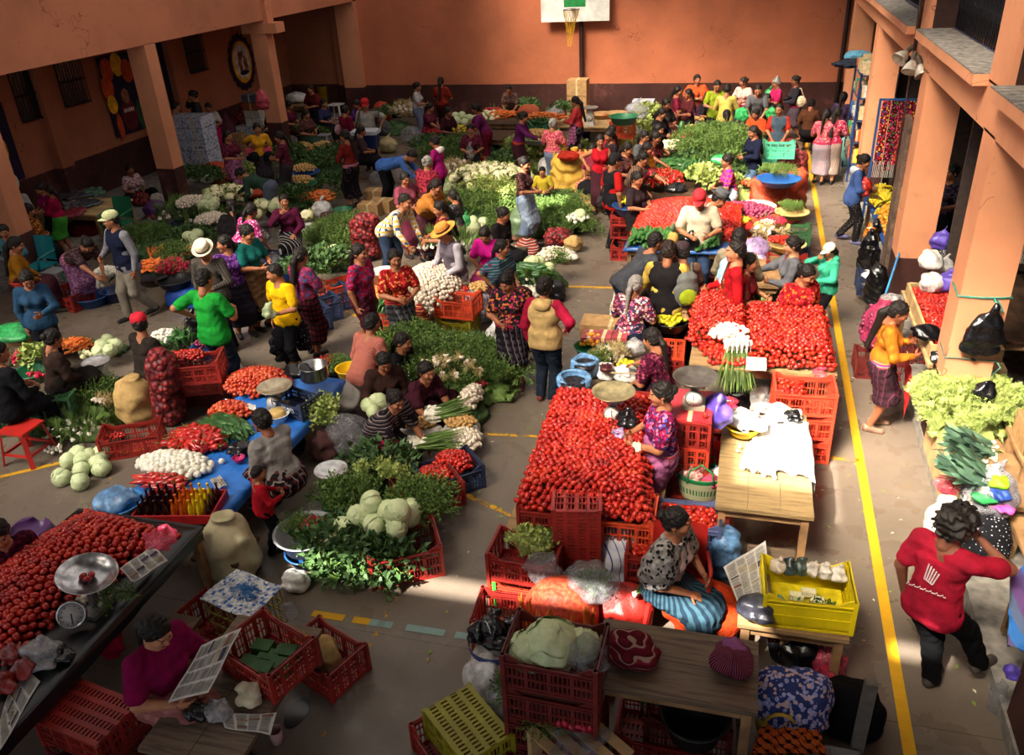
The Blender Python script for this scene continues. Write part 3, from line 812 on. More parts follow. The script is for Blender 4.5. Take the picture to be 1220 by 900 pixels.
# walls
m=MB();m.box(-12.1,2.5,YF,YF+.3,0,6.5);S_(m.build('wall_far',W_FAR))
m=MB();m.box(-16,-12.1,YF+.25,YF+.5,0,6.5);m.box(-12.4,-12.1,YF+.02,YF+.3,0,6.5);S_(m.build('wall_far_recess',W_IN))
XW=-14.2
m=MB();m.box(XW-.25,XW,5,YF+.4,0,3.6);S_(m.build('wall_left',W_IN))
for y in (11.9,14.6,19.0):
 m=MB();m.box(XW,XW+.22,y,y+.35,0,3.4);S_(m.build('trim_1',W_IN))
# left gallery: floor step, soffit, beam with parapet, pillars
m=MB();m.box(XW,XL-.5,5,YF+.2,0,.10);S_(m.build('floor_gallery_left',CONC))
m=MB();m.box(XW-.2,XL-.06,5,YF+.2,3.42,3.6);S_(m.build('ceiling_gallery_left',plain('#4a3a34',.9)))
m=MB();m.box(XL-.42,XL,5,YF,3.35,6.5);S_(m.build('wall_left_parapet',W_SIDE))
for y in (6.2,10.62,14.92,19.48):
 m=MB();m.box(XL-.42,XL,y,y+.34,0,3.36);S_(m.build('pillar',W_COL))
m=MB();m.box(XL-.42-.2,XL,YF-.2,YF+.05,0,3.4);S_(m.build('pillar',W_COL))
m=MB();m.box(XL-.62,XL+.32,19.44,19.86,3.05,3.28);S_(m.build('beam_bracket',W_COL))
m=MB();m.box(XL-.04,XL+.10,19.5,19.78,3.2,6.5);S_(m.build('beam_pipe_case',W_COL))
# right: raised walk, pillars, beam with sills, upper pillars, railings, rooms behind
m=MB();m.box(XR-.02,8,-1.5,YF,0,.13);S_(m.build('floor_walk_right',CONC))
PR=(4.2,8.0,11.45,16.6,21.0)
for y in PR:
 m=MB();m.box(XR,XR+.42,y,y+.42,.1,3.24);S_(m.build('pillar',W_COLR))
m=MB();m.box(XR,XR+.5,-1,YF,3.22,3.62);m.box(XR,XR+.5,YF-3.4,YF,3.22,6.4);S_(m.build('beam_right',W_COLR))
m=MB();m.box(XR+.5,8,-1,YF,3.25,3.5);S_(m.build('ceiling_walk_right',plain('#54423a',.9)))
SILL_T=plain('#77726c',.9,.2,var=.25,scale=14,bump=.4)
for y0,y1,z in ((4.75,7.95,3.66),(8.6,12.02,3.66),(12.75,20.6,3.62)):
 m=MB();m.box(XR-.13,XR+.34,y0,y1,z-.10,z+.0,0);m.box(XR-.132,XR+.34,y0+.001,y1-.001,z,z+.012,1)
 S_(m.build('window_sill',[W_COLR,SILL_T]))
for y0,y1 in ((-1,.2),(4.1,4.75),(7.95,8.6),(12.02,12.75),(20.6,21.4)):
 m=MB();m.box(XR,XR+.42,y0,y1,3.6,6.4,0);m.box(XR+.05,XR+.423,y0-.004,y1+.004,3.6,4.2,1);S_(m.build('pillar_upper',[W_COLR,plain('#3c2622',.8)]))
IRON=plain('#1b1b20',.55,.4,.6,name='iron')
def railing(y0,y1,lab):
 r=empty('balcony_railing',(XR+.3,y0,3.62));tag(r,lab,'railing')
 m=MB();m.box(-.02,.02,0,y1-y0,0.03,.06);m.box(-.02,.02,0,y1-y0,1.0,1.05);m.build('rail',plain('#33344a',.5,.4),r)
 n=min(98,int((y1-y0)/.11))
 me=None
 for i in range(n):
  if me is None:
   b=MB();b.lathe([(.011,0),(.011,.25),(.02,.28),(.012,.32),(.017,.38),(.012,.44),(.02,.48),(.011,.52),(.011,1.0)],7);b.bar((-.0,-.03,.33),(0,.03,.43),.008);me=b.mesh('baluster')
  link('baluster',me,IRON,r,((0,(i+.5)*(y1-y0)/n,.04)))
railing(4.8,7.9,'black wrought iron balcony railing at the right edge, above the hanging black bag pillar')
railing(8.65,12.0,'black wrought iron railing behind the wide grey sill over the right gallery')
railing(12.8,20.5,'black iron railing running along the far upper balcony')
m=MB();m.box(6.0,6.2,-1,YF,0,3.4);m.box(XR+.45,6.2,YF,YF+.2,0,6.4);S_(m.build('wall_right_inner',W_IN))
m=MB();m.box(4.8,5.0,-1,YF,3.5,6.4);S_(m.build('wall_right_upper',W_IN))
# dark partitions between the shops
for y in (21.4,16.95,13.9,11.0):
 m=MB();m.box(XR+.5,6,y,y+.05,.13,3.0);S_(m.build('trim_2',plain('#3b312d',.9)))
m=MB();m.box(XR-.05,XR+.0,11.9,12.25,.1,2.6);tag(m.build('door_post',plain('#5b4a40',.8,var=.25,scale=8)),'weathered brown board standing against the far side of the pillar','board')
# down-pipe and cables at the corner and on the right beam
m=MB();m.tube([(2.2,YF-.07,0),(2.2,YF-.07,3.2)],.05,8);tag(m.build('drain_pipe',plain('#35221f',.7)),'dark drain pipe in the far right corner of the wall','pipe')
m=MB();m.tube([(XR-.05,12.35,3.0),(XR-.05,12.35,6.2)],.02,6);m.tube([(XR-.03,12.45,1.6),(XR-.04,12.45,3.2),(XR-.03,12.5,6.2)],.012,6)
m.tube([(XR-.07,12.3,3.35),(XR-.1,12.25,3.9),(XR-.06,12.3,4.8),(XR-.08,12.35,6.0)],.012,6)
tag(m.build('cable_conduit',plain('#4b3a34',.7)),'brown conduit with loose cables running up beside the spotlights','cable')
def spotlight(y,z,dx,dz,lab):
 t=empty('spotlight',(XR-.06,y,z));tag(t,lab,'spotlight','spotlights on the right beam')
 d=Vector((dx,-.45,dz)).normalized();q=d.to_track_quat('Z','Y').to_matrix().to_4x4()
 b=MB();b.lathe([(.02,0),(.035,.03),(.035,.13),(.06,.16)],12,M=q);b.build('lamp_body',plain('#5a5046',.4,.5,.5),t)
 b=MB();b.lathe([(.04,.13),(.075,.18),(.10,.25),(.105,.27),(.098,.27),(.03,.22),(.002,.21)],14,M=q);b.build('reflector',plain('#cfc6b6',.25,.6,.5),t)
spotlight(12.45,3.42,-.55,-.5,'silver spotlight pointing left, on the corner of the right upper beam')
spotlight(12.2,3.38,-.2,-.8,'silver spotlight hanging lowest on the corner of the right upper beam')
spotlight(12.0,3.36,.25,-.7,'small spotlight half hidden behind the other two on the right beam')
# left gallery windows with grilles, and murals
def grille(y0,y1,z0,z1,n):
 fr=empty('window_%d'%n,(XW+.02,(y0+y1)/2,z0));fr['kind']='structure'
 w=(y1-y0)/2;h=z1-z0
 b=MB();b.box(-.03,.02,-w,w,0,h);b.build('pane',plain('#1d2226',.25,.6,var=.5,scale=3),fr)
 b=MB()
 for k in (0,.5,1):b.box(.02,.06,-w-.03,w+.03,h*k-.015,h*k+.015)
 for k in range(9):y=-w+2*w*k/8;b.box(.08,.095,y-.008,y+.008,-.03,h+.03)
 for k in (0,1,2):b.box(.075,.1,-w-.02,w+.02,h*k/2-.012,h*k/2+.012)
 b.build('grille',IRON,fr)
def PW(px,py,X):
 d=ROT@np.array([px-610,py-450,F_PX]);t=X/d[0];return Vector((X,d[1]*t,CAM_H+d[2]*t))
for i,(a,b) in enumerate((((14,92),(58,132)),((70,76),(104,116)),((222,43),(246,80)))):
 p=PW(*a,XW+.1);q=PW(*b,XW+.1);yy=sorted((p.y,q.y));c=(yy[0]+yy[1])/2;hw=max(.34,(yy[1]-yy[0])/2*.62)
 zz=PW((a[0]+b[0])/2,(a[1]+b[1])/2,XW+.1).z
 grille(c-hw,c+hw,zz-.48,zz+.48,i+1)
def mural_mat(seed,cols):
 t=NT('mural_paint');v=t.node('ShaderNodeTexVoronoi');v.inputs['Scale'].default_value=2.6;t.link(t.co(),v.inputs['Vector'])
 s_=t.node('ShaderNodeSeparateColor');t.link(v.outputs['Color'],s_.inputs[0])
 c=t.ramp(s_.outputs[seed%3],[(i/len(cols),k) for i,k in enumerate(cols)],True)
 t.color(t.mix(t.math('MULTIPLY',t.noise(12,4),.35),c,cols[0])).set(.7,.25);return t.m
MUR=[plain(c,.7,.25,var=.2,scale=6) for c in ('#1b1430','#b0431e','#e2a41e','#5a1a22','#c9c2b8','#2a4a30','#8a5a3a')]
def mural(yc,zc,w,h,lab,kind):
 t=empty('wall_mural',(XW+.03,yc,zc));tag(t,lab,'mural')
 b=MB();b.box(0,.03,-w/2,w/2,-h/2,h/2);b.build('panel',MUR[0],t)
 def blob(y,z,ry,rz,mi,n=18,wob=0,dx=0):
  vs=[(.034+dx,y,z)]+[(.034+dx,y+math.cos(2*PI*k/n)*ry*(1+wob*(k%2)),z+math.sin(2*PI*k/n)*rz*(1+wob*(k%2))) for k in range(n)]
  b2.add(vs,[(0,k,k%n+1) for k in range(1,n+1)],mi)
 b2=MB()
 if kind=='figure':
  for k,(y,z,a,c) in enumerate(((-.32,.55,.2,1),(.0,.62,.2,2),(-.42,.2,.2,1),(-.40,-.15,.16,2),(.25,.45,.2,1))):blob(y*w,z*h*.6,a,a*1.3,c,dx=.001*k)
  blob(.02,-.05,.13,.17,6,dx=.008);blob(.02,.07,.17,.14,0,dx=.007);blob(.02,-.48,.27,.36,3,dx=.007);blob(-.33*w,-.38*h,.1,.3,1,dx=.005);blob(.35*w,-.3*h,.12,.35,5,dx=.005)
  for k in range(6):blob(-.12+k*.06,-.36,.02,.05,4,8,dx=.01)
 elif kind=='sun':
  b=None;blob(0,0,.52,.62,0,36,.12,0);blob(0,0,.46,.55,3,30,.0,.001);blob(0,0,.41,.49,2,30,0,.002);blob(0,.02,.34,.42,4,30,0,.003)
  blob(-.1,-.02,.07,.26,6,14,.2,.004);blob(.12,-.05,.08,.18,3,14,.2,.004);blob(-.02,.18,.09,.08,6,12,.2,.004);blob(.03,-.25,.2,.05,0,14,.2,.004)
 else:
  blob(0,.35,.16,.3,1);blob(.05,-.1,.14,.25,2,dx=.001);blob(-.1,-.5,.15,.3,3,dx=.002);blob(.1,-.75,.1,.15,4,dx=.003)
 b2.build('painted_figure',MUR,t)
p=PW(147,112,XW+.05);mural(p.y,p.z,1.15,1.75,'tall dark mural of a figure under orange and yellow petals on the left wall','figure')
p=PW(207,92,XW+.05);mural(p.y,p.z,.7,1.7,'narrow mural glimpsed behind the left pillar with orange and yellow shapes','other')
p=PW(2,172,XW+.05);mural(p.y-.1,p.z,.8,1.5,'dark mural cut by the photo edge beyond the nearest left pillar','other')
t_=None
p=PW(289,74,XW+.05)
def round_mural(p):
 t=empty('wall_mural',(XW+.03,p.y,p.z));tag(t,'round sun-framed mural with brown figures on a white ground','mural');b2=MB()
 def blob(y,z,ry,rz,mi,n,wob,dx):
  vs=[(.004+dx,y,z)]+[(.004+dx,y+math.cos(2*PI*k/n)*ry*(1+wob*(k%2)),z+math.sin(2*PI*k/n)*rz*(1+wob*(k%2))) for k in range(n)]
  b2.add(vs,[(0,k,k%n+1) for k in range(1,n+1)],mi)
 blob(0,0,.62,.72,0,36,.10,0);blob(0,0,.54,.62,3,30,0,.003);blob(0,0,.49,.56,2,30,0,.006);blob(0,.02,.40,.47,4,30,0,.009)
 blob(-.12,-.02,.08,.28,6,14,.25,.012);blob(.15,-.05,.09,.2,6,14,.25,.012);blob(-.02,.2,.1,.09,6,12,.25,.012);blob(.03,-.28,.22,.06,0,14,.25,.012)
 b2.build('painted_disc',MUR,t)
round_mural(p)
# basketball board
def hoop():
 t=empty('basketball_hoop',(-4.72,YF-.16,0));tag(t,'white basketball backboard with green square and frayed yellow net on the far wall','basketball hoop')
 m=MB();m.box(-.07,.03,.0,.12,0,6);m.build('post',plain('#3a2420',.7,.3,.3),t)
 m=MB();m.box(-1.1,.8,-.16,-.12,2.66,3.75);m.build('backboard',plain('#cfcfc8',.6,.3,var=.12,scale=3),t)
 m=MB();m.box(-.45,.15,-.166,-.161,3.03,3.45);m.build('target_square',plain('#1f7a3c',.6),t)
 m=MB();cx,cy,z=-.18,-.48,2.99
 m.tube([(cx+.22*math.cos(a),cy+.22*math.sin(a),z) for a in [k*PI/10 for k in range(21)]],.011,6);m.box(cx-.05,cx+.05,-.28,-.16,z-.05,z+.01);r=m.build('rim',plain('#6a5a50',.5,.4,.5),t)
 m=MB()
 for k in range(14):
  a=2*PI*k/14;q=[]
  for i in range(7):
   f=i/6;rr=.22*(1-f*.75);a2=a+(.22 if i%2 else 0);q.append((cx-.02*f+rr*math.cos(a2)-.03*f,cy+rr*math.sin(a2),z-.62*f*(1+.25*(k%3)*f)))
  m.tube(q,.008,4,cap=False)
 m.build('net',plain('#c99a20',.8),r)
hoop()
# unseen slab added overhead, gaps cut where direct sun should land
def roof_sun_mask():
 zr=8.0;dx=SUN_DIR.x/-SUN_DIR.z*zr;dy=SUN_DIR.y/-SUN_DIR.z*zr
 holes=[(-3.7,.62,4.98,5.22),(1.36,1.78,5.06,5.26),(.42,1.12,6.65,7.75),(-4.3,-3.0,14.8,15.8)]
 xs=sorted({-15,6.5}|{h[0]-dx for h in holes}|{h[1]-dx for h in holes});ys=sorted({-9,25.4}|{h[2]-dy for h in holes}|{h[3]-dy for h in holes})
 m=MB()
 for i in range(len(xs)-1):
  for j in range(len(ys)-1):
   cx,cy=(xs[i]+xs[i+1])/2,(ys[j]+ys[j+1])/2
   if any(h[0]-dx<cx<h[1]-dx and h[2]-dy<cy<h[3]-dy for h in holes):continue
   m.box(xs[i],xs[i+1],ys[j],ys[j+1],zr,zr+.05)
 S_(m.build('roof_sun_mask',plain('#8a8884',.7)))
roof_sun_mask()
# ---------------------------------------------------------------- produce: shapes
def wmat(name,cols,scale=9,rough=.35,spec=.5,bump=0,fine=None,sss=0):
 """colour drifts from place to place, so neighbours in a heap differ a little"""
 t=NT(name);w=t.wco();n=t.noise(scale,2,w)
 k=len(cols);c=t.ramp(n,[(.32+.36*i/max(1,k-1),q) for i,q in enumerate(cols)])
 if fine:c=t.mix(t.math('MULTIPLY',t.noise(fine[0],3,w),fine[2]),c,fine[1])
 t.color(c).set(rough,spec)
 if bump:t.bump(t.noise(60,3,w),bump,.004)
 return t.m
TOM=wmat('tomato_skin',['#8c150e','#ad1f12','#bd3018'],7,.16,.55);TOMO=wmat('orange_tomato_skin',['#a82c18','#c04424','#c85c34'],7,.18,.5)
STEM=plain('#5c7a34',.7);ONW=wmat('white_onion',['#d9d2b8','#f0ece0','#e4dfc4'],16,.4,.4);ONR=wmat('red_onion',['#5a1530','#7c2244','#8f3450'],16,.4,.4)
GARL=wmat('garlic_skin',['#b9a58c','#ddd2c0','#c9b6a4'],20,.6,.2);POT=wmat('potato_skin',['#a9824c','#c6a066','#b98f58'],18,.7,.2,.3)
LIME=wmat('lime_skin',['#b9b41e','#d8c020','#8fa028'],12,.4,.4);ORAN=wmat('orange_skin',['#e08a1a','#eaa424','#dc7a18'],14,.45,.4,.3)
CAB=wmat('cabbage_leaf',['#889e5c','#b0c086','#9db070'],7,.5,.4,.9,(26,'#dfe4c0',.75));CAUL=wmat('cauliflower_head',['#d8cf9a','#efe8c4','#e2dba8'],20,.8,.2,.8)
CARR=wmat('carrot_skin',['#d05a1c','#e4742c','#ea8a44'],12,.5,.4,.2);CUKE=wmat('cucumber_skin',['#1e3d1c','#2d5a26','#3c6a30'],14,.35,.5);CHILI=wmat('pepper_skin',['#8c1410','#b8201a','#c83020'],12,.2,.6)
RAD=wmat('radish_skin',['#8c0f26','#b81c38','#c42c4c'],16,.3,.5)
LEAF=[wmat('leaf_green',['#30461d','#4a662c','#607c3a'],6,.6,.3,0,(30,'#83994e',.35)),wmat('leaf_dark',['#22381e','#35522c','#48643a'],6,.6,.3,0,(30,'#5e7c46',.35)),
  wmat('leaf_pale',['#708638','#8ea04a','#a5b262'],6,.6,.3,0,(30,'#c0c888',.4)),wmat('leek_leaf',['#36544a','#4e705c','#66866a'],6,.5,.4,0,(26,'#7d9c7c',.3))]
WHT_STALK=wmat('white_stalk',['#c8cfa0','#e4e6cc','#d3d8b0'],14,.5,.3);STRAW=wmat('dry_root',['#a08a5a','#c4b083','#8c7648'],20,.9,.1)
def lat(prof,n=9,wob=0,seed=0,name='item',ax='z',sq=1.0):
 m=MB();m.lathe(prof,n,close=False);me=None
 if wob:
  r=random.Random(seed);ph=[r.uniform(0,6) for _ in range(4)]
  m.v=[(x*(1+wob*math.sin(3*math.atan2(y,x)+ph[0]+z*30)),y*(1+wob*math.cos(2*math.atan2(y,x)+ph[1])),z) for x,y,z in m.v]
 if ax=='x':m.v=[(z,x,y*sq) for x,y,z in m.v]
 return m
def shape_round(r,h,n=10,rows=6,wob=.02,seed=0,name='round',dent=0,ax='z',point=0):
 prof=[]
 for i in range(rows+1):
  a=-PI/2+PI*i/rows;rr=math.cos(a)*r;z=math.sin(a)*h
  if dent and i in (0,rows):z*=(1-dent)
  if point and i==rows:z*=1+point
  prof.append((max(rr,.0004),z))
 return lat(prof,n,wob,seed,name,ax).mesh(name,smooth=True)
def leaf_bunch(name,n,length,spread,lw,ll,seed=0,stems=True,flat=.0,droop=.5,bulbs=0,blade=False,two=0):
 """a bunch of stems with leaves; it stands at the origin and opens towards +Z"""
 r=random.Random(seed);m=MB()
 for i in range(n):
  a=r.uniform(0,2*PI);t=r.random()**.6*spread;L=length*r.uniform(.7,1.1)
  d=Vector((math.cos(a)*math.sin(t),math.sin(a)*math.sin(t)*(1-flat),math.cos(t)))
  b=Vector((math.cos(a),math.sin(a),0))*r.uniform(0,.012)
  mid=b+d*L*.55;tip=b+d*L-Vector((0,0,droop*L*.25*math.sin(t)))
  side=d.cross(Vector((r.uniform(-1,1),r.uniform(-1,1),r.uniform(-.4,1)))).normalized()
  if blade:
   w=lw*r.uniform(.7,1.2);q=[]
   for k,f in enumerate((0,.3,.6,.85,1)):
    p=b+(mid-b)*(f*2 if f<.5 else 1)+(tip-mid)*(max(0,f-.5)*2)+Vector((0,0,-droop*L*.35*f*f))
    ww=w*(1,1,.9,.6,.05)[k]*.5;q+=[p-side*ww,p+side*ww]
   m.add(q,[(2*k,2*k+1,2*k+3,2*k+2) for k in range(4)],0,True)
   continue
  if stems and i%2==0:m.bar(b,tip,.0035 if ll<.06 else .008,m=1)
  for k in range(3 if ll<.05 else 1):
   p=b+(tip-b)*(1 if k==0 else r.uniform(.55,.95));dd=(d+Vector((r.uniform(-1,1),r.uniform(-1,1),r.uniform(-.6,.6)))*.8).normalized()
   sd=dd.cross(Vector((r.uniform(-1,1),r.uniform(-1,1),1))).normalized();up=sd.cross(dd);l2=ll*r.uniform(.7,1.2);w2=lw*r.uniform(.7,1.2)
   m.add([p-dd*l2*.3,p+sd*w2*.5+up*l2*.08,p+dd*l2*.7-up*l2*.12,p-sd*w2*.5+up*l2*.08,p+dd*l2*.2],[(0,1,4),(1,2,4),(2,3,4),(3,0,4)],0,True)
 for i in range(bulbs):
  a=r.uniform(0,2*PI);rr=r.uniform(0,.05);c=(math.cos(a)*rr,math.sin(a)*rr,-.01-r.uniform(0,.03))
  m.lathe([(.001,-.022),(.016,-.014),(.021,0),(.014,.014),(.006,.03),(.004,.07)],7,c=c,m=1)
 return m.mesh(name)
def cabbage_mesh(seed,R=.10):
 f=14;m=MB();r=random.Random(seed);rows,n=12,20;ph=r.uniform(0,6)
 vs=[]
 for i in range(rows+1):
  a=-PI/2+PI*i/rows
  for j in range(n):
   b=2*PI*j/n;k=1+.035*math.sin(3*b+ph+2.4*a)+.03*math.sin(7*b-3*a+ph)+.02*math.sin(9*b+6*a)
   vs.append((math.cos(a)*math.cos(b)*R*k,math.cos(a)*math.sin(b)*R*k,math.sin(a)*R*.86*k))
 m.add(vs,[(i*n+j,i*n+(j+1)%n,(i+1)*n+(j+1)%n,(i+1)*n+j) for i in range(rows) for j in range(n)],0,True)
 # outer leaves wrapped over the ball
 for q in range(4):
  A=r.uniform(0,6.3);C=r.uniform(-.3,.6)
  def fn(u,v,A=A,C=C):
   b=A+(u-.5)*2.0*(1-.5*v);a=-1.1+v*(1.6+C*.4);k=1.035+.05*v+.035*math.sin(14*u+3*v)
   return (math.cos(a)*math.cos(b)*R*k,math.cos(a)*math.sin(b)*R*k,math.sin(a)*R*.88*k)
  m.sheet(fn,7,6)
 return m.mesh('cabbage')
def cauli_mesh(seed):
 r=random.Random(seed);m=MB();rows,n=9,18
 vs=[]
 for i in range(rows+1):
  a=-PI*.15+PI*.65*i/rows
  for j in range(n):
   b=2*PI*j/n;k=1+.07*math.sin(5*b+1.5*i)*math.sin(6*a+b)+.05*r.uniform(-1,1)
   vs.append((math.cos(a)*math.cos(b)*.085*k,math.cos(a)*math.sin(b)*.085*k,math.sin(a)*.065*k))
 m.add(vs,[(i*n+j,i*n+(j+1)%n,(i+1)*n+(j+1)%n,(i+1)*n+j) for i in range(rows) for j in range(n)],0,True)
 for q in range(8):
  b=2*PI*q/8+r.uniform(-.2,.2);d=Vector((math.cos(b),math.sin(b),0));s=Vector((-d.y,d.x,0));L=r.uniform(.07,.12)
  m.add([d*.03-Vector((0,0,.04)),d*.09+s*.04-Vector((0,0,.01)),d*(.08+L*.3)+Vector((0,0,L*.45)),d*.09-s*.04-Vector((0,0,.01))],[(0,1,2,3)],1,True)
 return m.mesh('cauliflower')
def elong(prof,n,name,bend=0,ax='x',mi=0,extra=None):
 m=MB();m.lathe(prof,n)
 m.v=[(z,x+bend*z*z,y) for x,y,z in m.v]
 if extra:extra(m)
 return m.mesh(name,smooth=True)
def _stem(L):
 def f(m):
  for k in range(3):m.tube([(L,0,0),(L+.03+.015*k,.006*(k-1),.004)],[.003,.0015],4,1)
 return f
def banana_hand(seed):
 m=MB();r=random.Random(seed)
 for i in range(6):
  a=(i-2.5)*.22;pts=[]
  for k in range(6):
   f=k/5;rr=.16*math.sin(f*1.5);pts.append((math.sin(a)*(.04+rr),-.03+math.cos(a)*rr-.02,.05*math.sin(f*2.6)+.012*(i%2)))
  m.tube(pts,[.008,.016,.02,.02,.016,.005],6)
 return m.mesh('banana_hand')
ORD=['first','second','third','fourth','fifth','sixth','seventh','eighth','ninth','tenth','eleventh','twelfth']
class Kind:
 all=[]
 def __init__(s,name,cat,meshes,mats,limit=290,stuff_name=None,stuff_label=None):
  s.name,s.cat,s.me,s.mats,s.lim,s.items,s.sn,s.sl=name,cat,meshes,mats,limit,[],stuff_name,stuff_label
  for me in s.me:
   for mt in mats:me.materials.append(mt)
  Kind.all.append(s)
 def put(s,loc,label,group=None,rot=None,scale=1.0,rs=rnd):
  if rot is None:rot=Euler((rs.uniform(0,6.3),rs.uniform(0,6.3),rs.uniform(0,6.3)))
  M=Matrix.Translation(loc)@rot.to_matrix().to_4x4()@Matrix.Scale(scale,4)
  s.items.append([M,label,group,rs.randrange(len(s.me))]);return s
 def finish(s):
  it=sorted(s.items,key=lambda q:dist_cam(q[0].translation))
  def seen(q):
   p=q[0].translation;c=ROT.T@np.array([p.x,p.y,p.z-CAM_H]);return c[2]>0 and -15<610+F_PX*c[0]/c[2]<1235 and -15<450+F_PX*c[1]/c[2]<915
  it=[q for q in it if seen(q)]
  if len(it)>s.lim and s.sn:
   # the largest in the picture become things; what lies under them or farther off is one mass
   top=it[:s.lim];rest=it[s.lim:]
  else:top,rest=it,[]
  names={}
  for q in top:names.setdefault((q[1],q[2]),[]).append(q)
  for (lb,gp),qs in names.items():  # a few alike: say which, counted from the left in the photo
   n=len(qs)
   if 1<n<=12:
    def px_(q):p=q[0].translation;c=ROT.T@np.array([p.x,p.y,p.z-CAM_H]);return c[0]/c[2]
    for i,q in enumerate(sorted(qs,key=px_)):q.append(lb+', '+(['left','right'][i]+' of two' if n==2 else 'leftmost' if i==0 else 'rightmost' if i==n-1 else ORD[i]+' from the left'))
  for q in top:
   M,label,group,k=q[:4];label=q[4] if len(q)>4 else label
   nm,ct=s.name,s.cat
   for w in ('watermelon','green tomato','grapefruit','green pepper','zucchini','gourd','chayote','corn cob','parsley bunch','spinach bunch','beet leaf bunch'):
    if w in label:nm,ct=w.replace(' ','_'),w
   o=bpy.data.objects.new(nm,s.me[k]);COL.objects.link(o);o.matrix_world=M
   tag(o,label,ct,group or (s.name.replace('_',' ')+'s'))
  if rest:
   Vs=[];Ls=[];LT=[];MI=[];SM=[];b=0;cache={}
   for M,_,_,k in rest:
    if k not in cache:
     me=s.me[k];v=np.zeros(len(me.vertices)*3);me.vertices.foreach_get('co',v);l=np.zeros(len(me.loops),int);me.loops.foreach_get('vertex_index',l)
     t=np.zeros(len(me.polygons),int);me.polygons.foreach_get('loop_total',t);q=np.zeros(len(me.polygons),int);me.polygons.foreach_get('material_index',q)
     cache[k]=(v.reshape(-1,3),l,t,q)
    v,l,t,q=cache[k];A=np.array(M)
    Vs.append(v@A[:3,:3].T+A[:3,3]);Ls.append(l+b);LT.append(t);MI.append(q);b+=len(v)
   V=np.concatenate(Vs);L=np.concatenate(Ls);T=np.concatenate(LT);Q=np.concatenate(MI)
   me=bpy.data.meshes.new(s.sn);me.vertices.add(len(V));me.vertices.foreach_set('co',V.astype(np.float32).ravel());me.loops.add(len(L));me.loops.foreach_set('vertex_index',L.astype(np.int32))
   me.polygons.add(len(T));st=np.concatenate([[0],np.cumsum(T)[:-1]]);me.polygons.foreach_set('loop_start',st.astype(np.int32));me.polygons.foreach_set('loop_total',T.astype(np.int32))
   me.polygons.foreach_set('use_smooth',np.full(len(T),True));me.polygons.foreach_set('material_index',Q.astype(np.int32));me.update(calc_edges=True)
   tag(link(s.sn,me,s.mats),s.sl,s.cat+'s',None,'stuff')
def plum(seed):return shape_round(.0245,.034,10,7,.03,seed,'tomato',.12)
K_TOM=Kind('tomato','tomato',[plum(i) for i in range(4)],[TOM],290,'tomatoes','the deeper and farther plum tomatoes of the many heaps across the market')
K_TMO=Kind('light_tomato','tomato',[plum(i+9) for i in range(3)],[TOMO],200,'light_tomatoes','paler orange-red tomatoes lying under and behind the front ones')
K_ONI=Kind('white_onion','onion',[shape_round(.034,.032,10,6,.02,i,'white_onion',0,'z',.35) for i in range(3)],[ONW],290,'white_onions','white onion bulbs deeper in the heaps')
K_ONR=Kind('red_onion','onion',[shape_round(.03,.028,9,6,.02,i,'red_onion',0,'z',.3) for i in range(2)],[ONR],290,'red_onions','red onions deeper in the nets')
K_GAR=Kind('garlic_bulb','garlic',[shape_round(.027,.023,9,6,.08,i,'garlic_bulb',0,'z',.6) for i in range(3)],[GARL],290,'garlic_bulbs','dusty pale bulbs deeper in the garlic and onion bunches')
K_POT=Kind('potato','potato',[shape_round(.028,.036,9,6,.06,i,'potato') for i in range(3)],[POT],290,'potatoes','potatoes lying deeper in the basins')
K_LIM=Kind('lime','citrus fruit',[shape_round(.029,.031,10,6,.01,i,'lime') for i in range(2)],[LIME],290)
K_ORA=Kind('orange','orange',[shape_round(.033,.033,10,6,.01,i,'orange') for i in range(2)],[ORAN],290)
K_CAB=Kind('cabbage','cabbage',[cabbage_mesh(i) for i in range(5)],[CAB],290)
K_CAU=Kind('cauliflower','cauliflower',[cauli_mesh(i) for i in range(4)],[CAUL,LEAF[2]],290)
K_CAR=Kind('carrot','carrot',[elong([(.001,-.09),(.006,-.07),(.012,-.02),(.017,.04),(.018,.065),(.006,.074)],8,'carrot',.5*(i-1),extra=_stem(.07)) for i in range(3)],[CARR,STEM],290,'carrots','carrots lying deeper in the many orange piles')
K_CUC=Kind('cucumber','cucumber',[elong([(.001,-.1),(.016,-.09),(.024,-.05),(.026,0),(.024,.05),(.014,.09),(.004,.1)],9,'cucumber',.6*(i-1),extra=_stem(.098)) for i in range(3)],[CUKE,STEM],290,'cucumbers','dark cucumbers and zucchini lying deeper in their piles')
K_CHI=Kind('red_pepper','pepper',[elong([(.001,-.075),(.008,-.06),(.02,-.01),(.027,.04),(.02,.06),(.004,.058)],8,'red_pepper',2.2*(i-1),extra=_stem(.056)) for i in range(3)],[CHILI,STEM],290,'red_peppers','red peppers lying deeper in their piles')
K_RAD=Kind('radish','radish',[elong([(.0008,-.05),(.003,-.03),(.014,-.018),(.019,0),(.014,.014),(.004,.02)],8,'radish',0,extra=_stem(.018)) for i in range(2)],[RAD,STEM],290,'radishes','red radishes and beets deeper in the bunches')
K_HERB=Kind('herb_bunch','herbs',[leaf_bunch('herb_bunch',46,.17,1.15,.022,.03,i) for i in range(4)],[LEAF[0],STEM],290,'herb_bunches','green herb bunches at the back of the heaps')
K_DARK=Kind('leafy_bunch','leaf vegetable',[leaf_bunch('leafy_bunch',34,.19,1.2,.06,.08,i+20) for i in range(4)],[LEAF[1],STEM],290,'leafy_bunches','dark leafy bunches at the back of the heaps')
K_PALE=Kind('lettuce','lettuce',[leaf_bunch('lettuce',40,.13,1.45,.085,.09,i+40,False) for i in range(3)],[LEAF[2],WHT_STALK],290)
